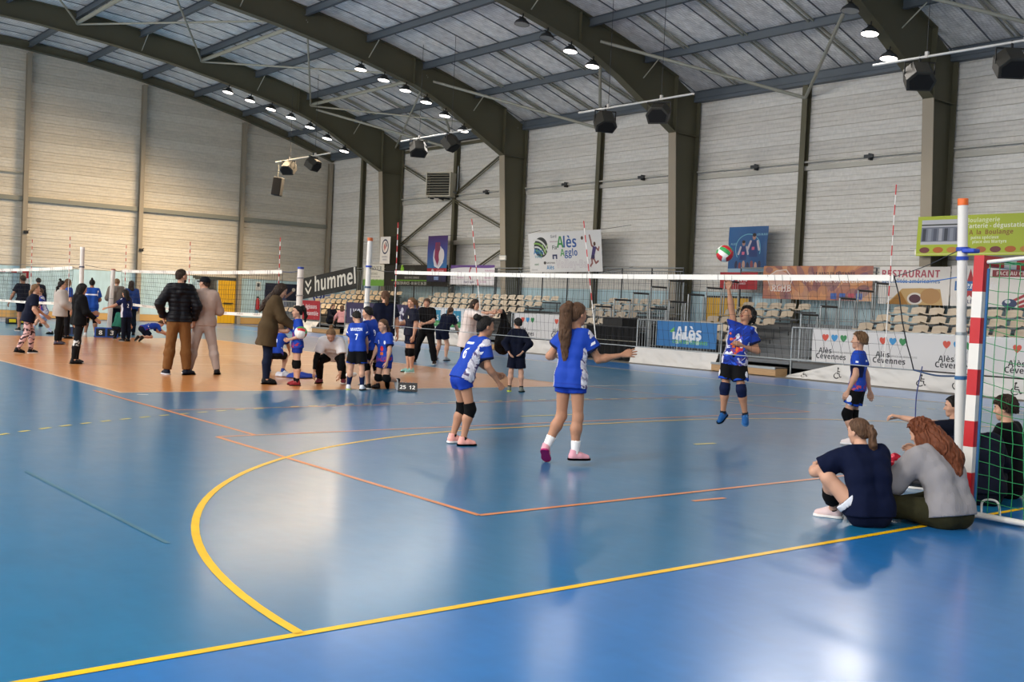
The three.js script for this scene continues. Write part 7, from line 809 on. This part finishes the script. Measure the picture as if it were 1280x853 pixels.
// ---------- group on the left
person(-1.83, -17.23, 1.665, 1.57, 'girl with long black hair in black hooded top and leggings with white-marked knee', { build: 'adult', lod: 1, skin: 'fair', hair: { color: 'black', line: 'long', vol: 0.06, tails: longHair(0.45, 0.27) }, pose: { spine: [0, 1, 0.02], head: [2, -12, 0], la: [0.15, -0.9, 0.3, -0.5, -0.1, 0.8], ra: [-0.15, -0.92, 0.2, 0.1, -0.55, 0.8], ll: [0.05, -0.99, 0.1, 0.03, -0.99, -0.05], rl: [-0.06, -0.98, -0.16, -0.03, -0.98, -0.16] }, top: { color: 0x09090b, puff: 0.02, hem: 0.04, sleeve: 1.95, hood: true, name: 'hooded_top' }, bottom: { name: 'leggings', len: 1.97, puff: 0.006, print: (x, y, z) => (y > 0.36 && y < 0.46 && x < 0.02 && perlin.noise(x * 30, y * 30, z * 30) > -0.05 && z < 0.02 ? [0.5, 0.5, 0.48] : [0.006, 0.006, 0.007]) }, shoes: { upper: 0x121214, sole: 0xd9d4cc, lace: 0xd6b98a } });
person(-1.93, -20.48, 1.461, 1.55, 'girl in navy T-shirt and pink patterned leggings with a long brown braid walking', { build: 'adult', lod: 1, skin: 'fair', hair: { color: 'light', line: 'tied', tails: tails.low(1.7, 0.16) }, pose: { spine: [0, 0.98, 0.18], spine2: [0, 0.95, 0.26], head: [0, 0, 0], la: [0.12, -0.92, 0.3, 0, -0.6, 0.8], ra: [-0.15, -0.96, -0.05, 0, -0.8, 0.55], ll: [0.04, -0.95, 0.3, 0.02, -0.99, -0.06], rl: [-0.06, -0.97, -0.1, -0.03, -0.88, -0.46], rf: [0, -0.1, 1] }, top: { color: 0x0d1223, puff: 0.026, hem: 0.07, sleeve: 0.75, flareHem: 0.02 }, bottom: { name: 'leggings', len: 1.96, puff: 0.006, print: (x, y, z) => (Math.sin(y * 62 + perlin.noise(x * 9, y * 9, z * 9) * 5) + perlin.noise(x * 20, y * 12, z * 20) > 0.45 ? [0.05, 0.03, 0.035] : [0.56, 0.36, 0.35]) }, socks: { color: 0x0c0c0e, h: 0.16 }, shoes: { upper: 0x0c0c0e, sole: 0xd8d2cc } });
person(-0.1, -24.5, 1.539, 1.65, 'girl in oversized grey sweatshirt and black trousers with hair in a top bun', { build: 'adult', skin: 'fair', hair: { color: 'black', line: 'tied', tails: [...tails.topbun, ...tails.low(0.8, 0.16)] }, pose: { head: [-4, 0, 0], la: [0.2, -0.9, 0.3, -0.2, -0.3, 0.9], ra: [-0.2, -0.93, 0.1, 0, -0.5, 0.85], ll: [0.05, -0.98, 0.14, 0.03, -0.99, -0.08], rl: [-0.05, -0.99, -0.1, -0.03, -0.98, -0.12] }, top: { color: 0x9c9690, puff: 0.05, hem: 0.08, flareHem: 0.02, sleeve: 1.95, sleevePuff: 0.02, name: 'sweatshirt' }, bottom: { color: 0x0b0b0c, len: 1.95, puff: 0.024 }, shoes: { upper: 0x4a4450, sole: 0xb9b4ae } });
person(1.05, -27.9, 1.813, 1.73, 'girl with long brown hair in a blue top half hidden behind the grey sweatshirt', { build: 'adult', skin: 'fair', hair: { color: 'light', line: 'long', tails: longHair(0.9, 0.26) }, pose: { head: [10, -6, 0] }, top: { color: 0x25499a, puff: 0.02, hem: 0.03, sleeve: 0.7 }, bottom: { color: 0x0e0f14, len: 1.97, puff: 0.018 }, shoes: { upper: 0x1e1e1f, sole: 0xb9b4ae } });
person(1.1, -32.7, -2.935, 1.8, 'player in dark navy T-shirt standing before the far goal net', { build: 'adult', skin: 'tan', hair: { color: 'dark', line: 'short', vol: 0.05 }, pose: { head: [0, 0, 0], la: [0.4, -0.9, 0.05, 0.3, -0.9, 0.25] }, top: { color: 0x0c1122, puff: 0.02, hem: 0.03, sleeve: 0.7 }, bottom: { color: 0x0c1122, len: 0.7, puff: 0.02 }, shoes: { upper: 0x1e1e1f, sole: 0xb9b4ae } });
person(2.75, -37.2, 2.743, 1.78, 'player in dark tracksuit with white trim seen from behind near the far goal', { build: 'adult', skin: 'fair', hair: { color: 'black', line: 'neat', vol: 0.05 }, pose: { head: [15, 0, 0] }, top: { color: 0x0e1221, puff: 0.026, hem: 0.04, sleeve: 1.95, collar: 0.03, name: 'jacket' }, bottom: { color: 0x0e1221, len: 0.85, puff: 0.024, flare: 0.02, trim: 0xc8ccd6 }, shoes: { upper: 0x141415, sole: 0x8c8a86 } });
person(1.1, -30.5, -1.624, 1.5, 'child in blue and red kit and white shorts stepping forward', { build: 'kid', skin: 'fair', hair: { color: 'brown', line: 'short', vol: 0.05 }, pose: { spine: [0, 0.96, 0.24], head: [0, -5, 0], la: [0.2, -0.85, 0.4, 0, -0.3, 0.9], ra: [-0.2, -0.85, -0.3, 0, -0.8, 0.5], ll: [0.06, -0.75, 0.66, 0.02, -0.82, 0.5], rl: [-0.06, -0.98, -0.1, -0.03, -0.8, -0.6], lf: [0, 0.3, 1] }, top: { mat: K.jump, puff: 0.018, hem: 0.04, sleeve: 0.7 }, bottom: { color: 0xb9c0d8, len: 0.75, puff: 0.022 }, socks: { color: 0xc8cde0, h: 0.5 }, shoes: { upper: 0x141415, sole: 0x8c8a86 } });
person(2.3, -29.6, 2.770, 1.76, 'player in all-blue kit with white shoulder stripe and dark bun, seen from behind', { build: 'adult', skin: 'tan', hair: { color: 'black', line: 'tied', tails: tails.topbun }, pose: { head: [0, 0, 0], la: [0.2, -0.93, 0.2, -0.3, -0.3, 0.9], ra: [-0.2, -0.93, 0.2, 0.3, -0.3, 0.9], ll: [0.09, -1, 0, 0.07, -1, 0], rl: [-0.09, -1, 0, -0.07, -1, 0] }, top: { mat: K.stripe, puff: 0.024, hem: 0.03, sleeve: 0.75 }, bottom: { color: 0x1b4b9e, len: 0.72, puff: 0.026, flare: 0.022 }, pads: { color: 0x09090b }, shoes: { upper: 0xd2cdc8, sole: 0xd8b08c } });
person(3.25, -30.2, 2.855, 1.84, 'adult in grey-brown hooded top and dark jeans behind the red-topped post', { build: 'adult', skin: 'fair', hair: { color: 'light', line: 'neat', vol: 0.03 }, pose: { head: [-10, -10, 0], la: [0.2, -0.93, 0.2, -0.5, -0.1, 0.85], ra: [-0.2, -0.93, 0.2, 0.5, -0.1, 0.85] }, top: { color: 0x6d655e, puff: 0.04, hem: 0.04, sleeve: 1.95, hood: true, name: 'hooded_top' }, bottom: { color: 0x151924, len: 1.97, puff: 0.02 }, shoes: { upper: 0x1e1e1f, sole: 0x8c8a86 } });
person(4.0, -31.0, 2.982, 1.8, 'dark-haired adult with blue and red sleeves standing behind the grey-hooded adult', { build: 'adult', skin: 'fair', hair: { color: 'dark', line: 'long', tails: longHair(0.4) }, pose: { head: [-20, 0, 0] }, top: { color: 0x244384, puff: 0.026, hem: 0.04, sleeve: 1.95 }, bottom: { color: 0x131925, len: 1.97, puff: 0.02 }, shoes: { upper: 0x1e1e1f, sole: 0x8c8a86 } });
person(2.38, -26.67, -2.879, 1.5, 'girl in navy number two jersey and dark trousers reaching out an arm', { build: 'kid', skin: 'fair', hair: { color: 'black', line: 'long', tails: longHair(0.5, 0.24) }, pose: { spine: [0, 0.99, 0.08], head: [10, -8, 0], la: [0.65, -0.65, 0.4, 0.8, -0.35, 0.5], ra: [-0.15, -0.95, 0.1, 0, -0.9, 0.3] }, top: { mat: K.navy2, puff: 0.02, hem: 0.05, sleeve: 0.72 }, bottom: { color: 0x0e1422, len: 1.97, puff: 0.018 }, shoes: { upper: 0x19191b, sole: 0x8c8a86 } });
person(2.85, -26.6, 1.749, 1.4, 'child in blue jersey curled up kneeling on the floor behind number two', { build: 'kid', skin: 'fair', hair: { color: 'brown', line: 'short' }, pose: { kneel: true, ref: 'hip', spine: [0, 0.35, 0.95], spine2: [0, 0.1, 1], head: [0, -55, 0], la: [0.2, -0.7, 0.65, 0, -0.3, 0.95], ra: [-0.2, -0.7, 0.65, 0, -0.3, 0.95], ll: [0.1, -0.7, 0.7, 0.05, -0.05, -1], rl: [-0.1, -0.7, 0.7, -0.05, -0.05, -1], lf: [0, -0.6, -0.8], rf: [0, -0.6, -0.8] }, top: { mat: K.front, puff: 0.02, hem: 0.03, sleeve: 0.72 }, bottom: { color: 0x0f172b, len: 0.8, puff: 0.02 }, shoes: { upper: 0x29221c, sole: 0x8c8a86 } });
person(2.6, -27.9, 2.293, 1.4, 'crouching child in green top beside the red-topped post', { build: 'kid', skin: 'fair', hair: { color: 'brown', line: 'fringe' }, pose: { spine: [0, 0.85, 0.5], head: [0, -30, 0], ll: [0.28, -0.12, 0.95, -0.04, -0.86, -0.52], rl: [-0.28, -0.12, 0.95, 0.04, -0.86, -0.52], la: [0.2, -0.7, 0.65, 0, -0.7, 0.7], ra: [-0.2, -0.7, 0.65, 0, -0.7, 0.7] }, top: { color: 0x2a6a58, puff: 0.022, hem: 0.03, sleeve: 0.75 }, bottom: { color: 0x131925, len: 1.97, puff: 0.02 }, shoes: { upper: 0x1e1e1f, sole: 0x8c8a86 } });
// ---------- spectators on the steps
person(14.95, -37.35, 0.189, 1.62, 'spectator in dark clothes sitting on the step beside the red banner', { y: 0.41, build: 'adult', skin: 'fair', hair: { color: 'brown', line: 'short' }, pose: { sit: 0.075, footY: -0.18, ref: 'hip', spine: [0, 0.95, 0.2], head: [0, -20, 0], la: [0.15, -0.85, 0.5, -0.2, -0.2, 0.95], ra: [-0.15, -0.85, 0.5, 0.2, -0.2, 0.95], ll: [0.15, 0.1, 1, 0, -0.35, 0.9], rl: [-0.1, 0.15, 1, 0, -0.35, 0.9] }, top: { color: 0x12151f, puff: 0.028, hem: 0.02, sleeve: 1.95, name: 'jacket' }, bottom: { color: 0x101114, len: 1.97, puff: 0.02 }, shoes: { upper: 0x1e1e1f, sole: 0x8c8a86 } });
person(14.95, -36.35, 2.587, 1.5, 'child in pink top sitting on the step with back turned', { y: 0.41, build: 'kid', skin: 'fair', hair: { color: 'brown', line: 'long', vol: 0.05, tails: longHair(0.2, 0.24) }, pose: { sit: 0.075, footY: -0.0, ref: 'hip', spine: [0, 1, 0.1], head: [0, -20, 0], la: [0.5, -0.8, 0.3, 0.3, -0.8, 0.4], ra: [-0.6, -0.75, 0.2, -0.4, -0.85, 0.2], ll: [0.4, 0.0, 0.9, 0, -0.3, 0.9], rl: [-0.3, 0.0, 0.95, 0, -0.3, 0.9] }, top: { color: 0xc78d8a, puff: 0.024, hem: 0.02, sleeve: 1.95 }, bottom: { color: 0x101114, len: 1.97, puff: 0.018 }, shoes: { upper: 0x1e1e1f, sole: 0x8c8a86 } });
// ---------- things held or in the air
ball('red, white and green volleyball in the air above the jumping boy', 1.533, 2.221, -4.044, [0.6, 0.4, 0.9], [ballWhite, ballRed, ballWhite, ballRed, ballGreen]);
ball('green, white and red volleyball held by the girl with black knee pads', 0.18, 0.9, -11.85, [0.3, 1.1, 0.2], [ballGreen, ballWhite, ballRed, ballWhite], 0.105);
{ // black coat held up by the person in white: a hanging cloth gathered at the collar
  const m = nets([{ a: [0, 0, 0], b: [0.02, -0.35, 0.05], ra: 0.04, rb: 0.12 }, { a: [0.02, -0.35, 0.05], b: [0.1, -0.72, 0.0], ra: 0.12, rb: 0.17 }, { a: [0.05, -0.1, 0], b: [0.28, -0.55, 0.06], ra: 0.05, rb: 0.06 }, { a: [-0.02, -0.5, 0], b: [-0.2, -0.62, 0], ra: 0.12, rb: 0.1 }], 0.02, 0.05, { bump: (x, y, z) => 0.018 * perlin.noise(x * 14, y * 7, z * 14) });
  single('black_coat', toGeo(m), cloth(0x09090a), 'black coat held up by the collar by the person in white', 'coat', [5.2, 1.4, -12.8], 0.68);
}
{ const m = nets([{ a: [0, 0.02, 0], b: [0.1, 0.22, 0.05], ra: 0.04, rb: 0.05 }, { a: [0.05, 0.16, 0], b: [0.02, 0.2, 0.02], ra: 0.05, rb: 0.035 }], 0.008, 0.02, { bump: (x, y, z) => 0.03 * perlin.noise(x * 20, y * 20, z * 20) }); single('snack_bag', toGeo(m), std(0x8d7f7e, 0.35, 0.3), 'crinkled silver and red snack bag held between the two seated girls', 'bag', [-0.8, 0.2, -0.35]); const m2 = nets([{ a: [0, 0, 0], b: [0.06, 0.05, 0.02], ra: 0.035, rb: 0.04 }], 0.008, 0.03, { bump: (x, y, z) => 0.02 * perlin.noise(x * 24, y * 24, z * 24) }); single('snack_bag', toGeo(m2), std(0xb01f34, 0.3, 0.2), 'small red snack wrapper beside the silver bag', 'bag', [-0.82, 0.4, -0.36]); }
{ const m = nets([{ a: [-0.1, 0, 0], b: [0.1, 0, 0.03], ra: 0.035, rb: 0.04 }], 0.015, 0.03, { bump: (x, y, z) => 0.012 * perlin.noise(x * 18, y * 18, z * 18) }); single('white_towel', toGeo(m), cloth(0xe2ded9), 'white folded cloth being lifted by the bending woman', 'cloth', [1.1, 0.2, -11.75], 0.6); }
{ const o = thing('hanging_cord', 'dark blue cord with a plastic toggle hanging beside the near post', 'cord', [0.55, 0.62, -0.95]); mesh('cord', tube([[-0.02, 0.5, 0.05], [0.0, 0.25, 0.0], [0, 0, 0]], 0.005, 12, 5), std(0x243673, 0.7), o); mesh('toggle', new THREE.CapsuleGeometry(0.016, 0.05, 4, 8), std(0x121939, 0.5), o); }
renderer.render(scene, camera);
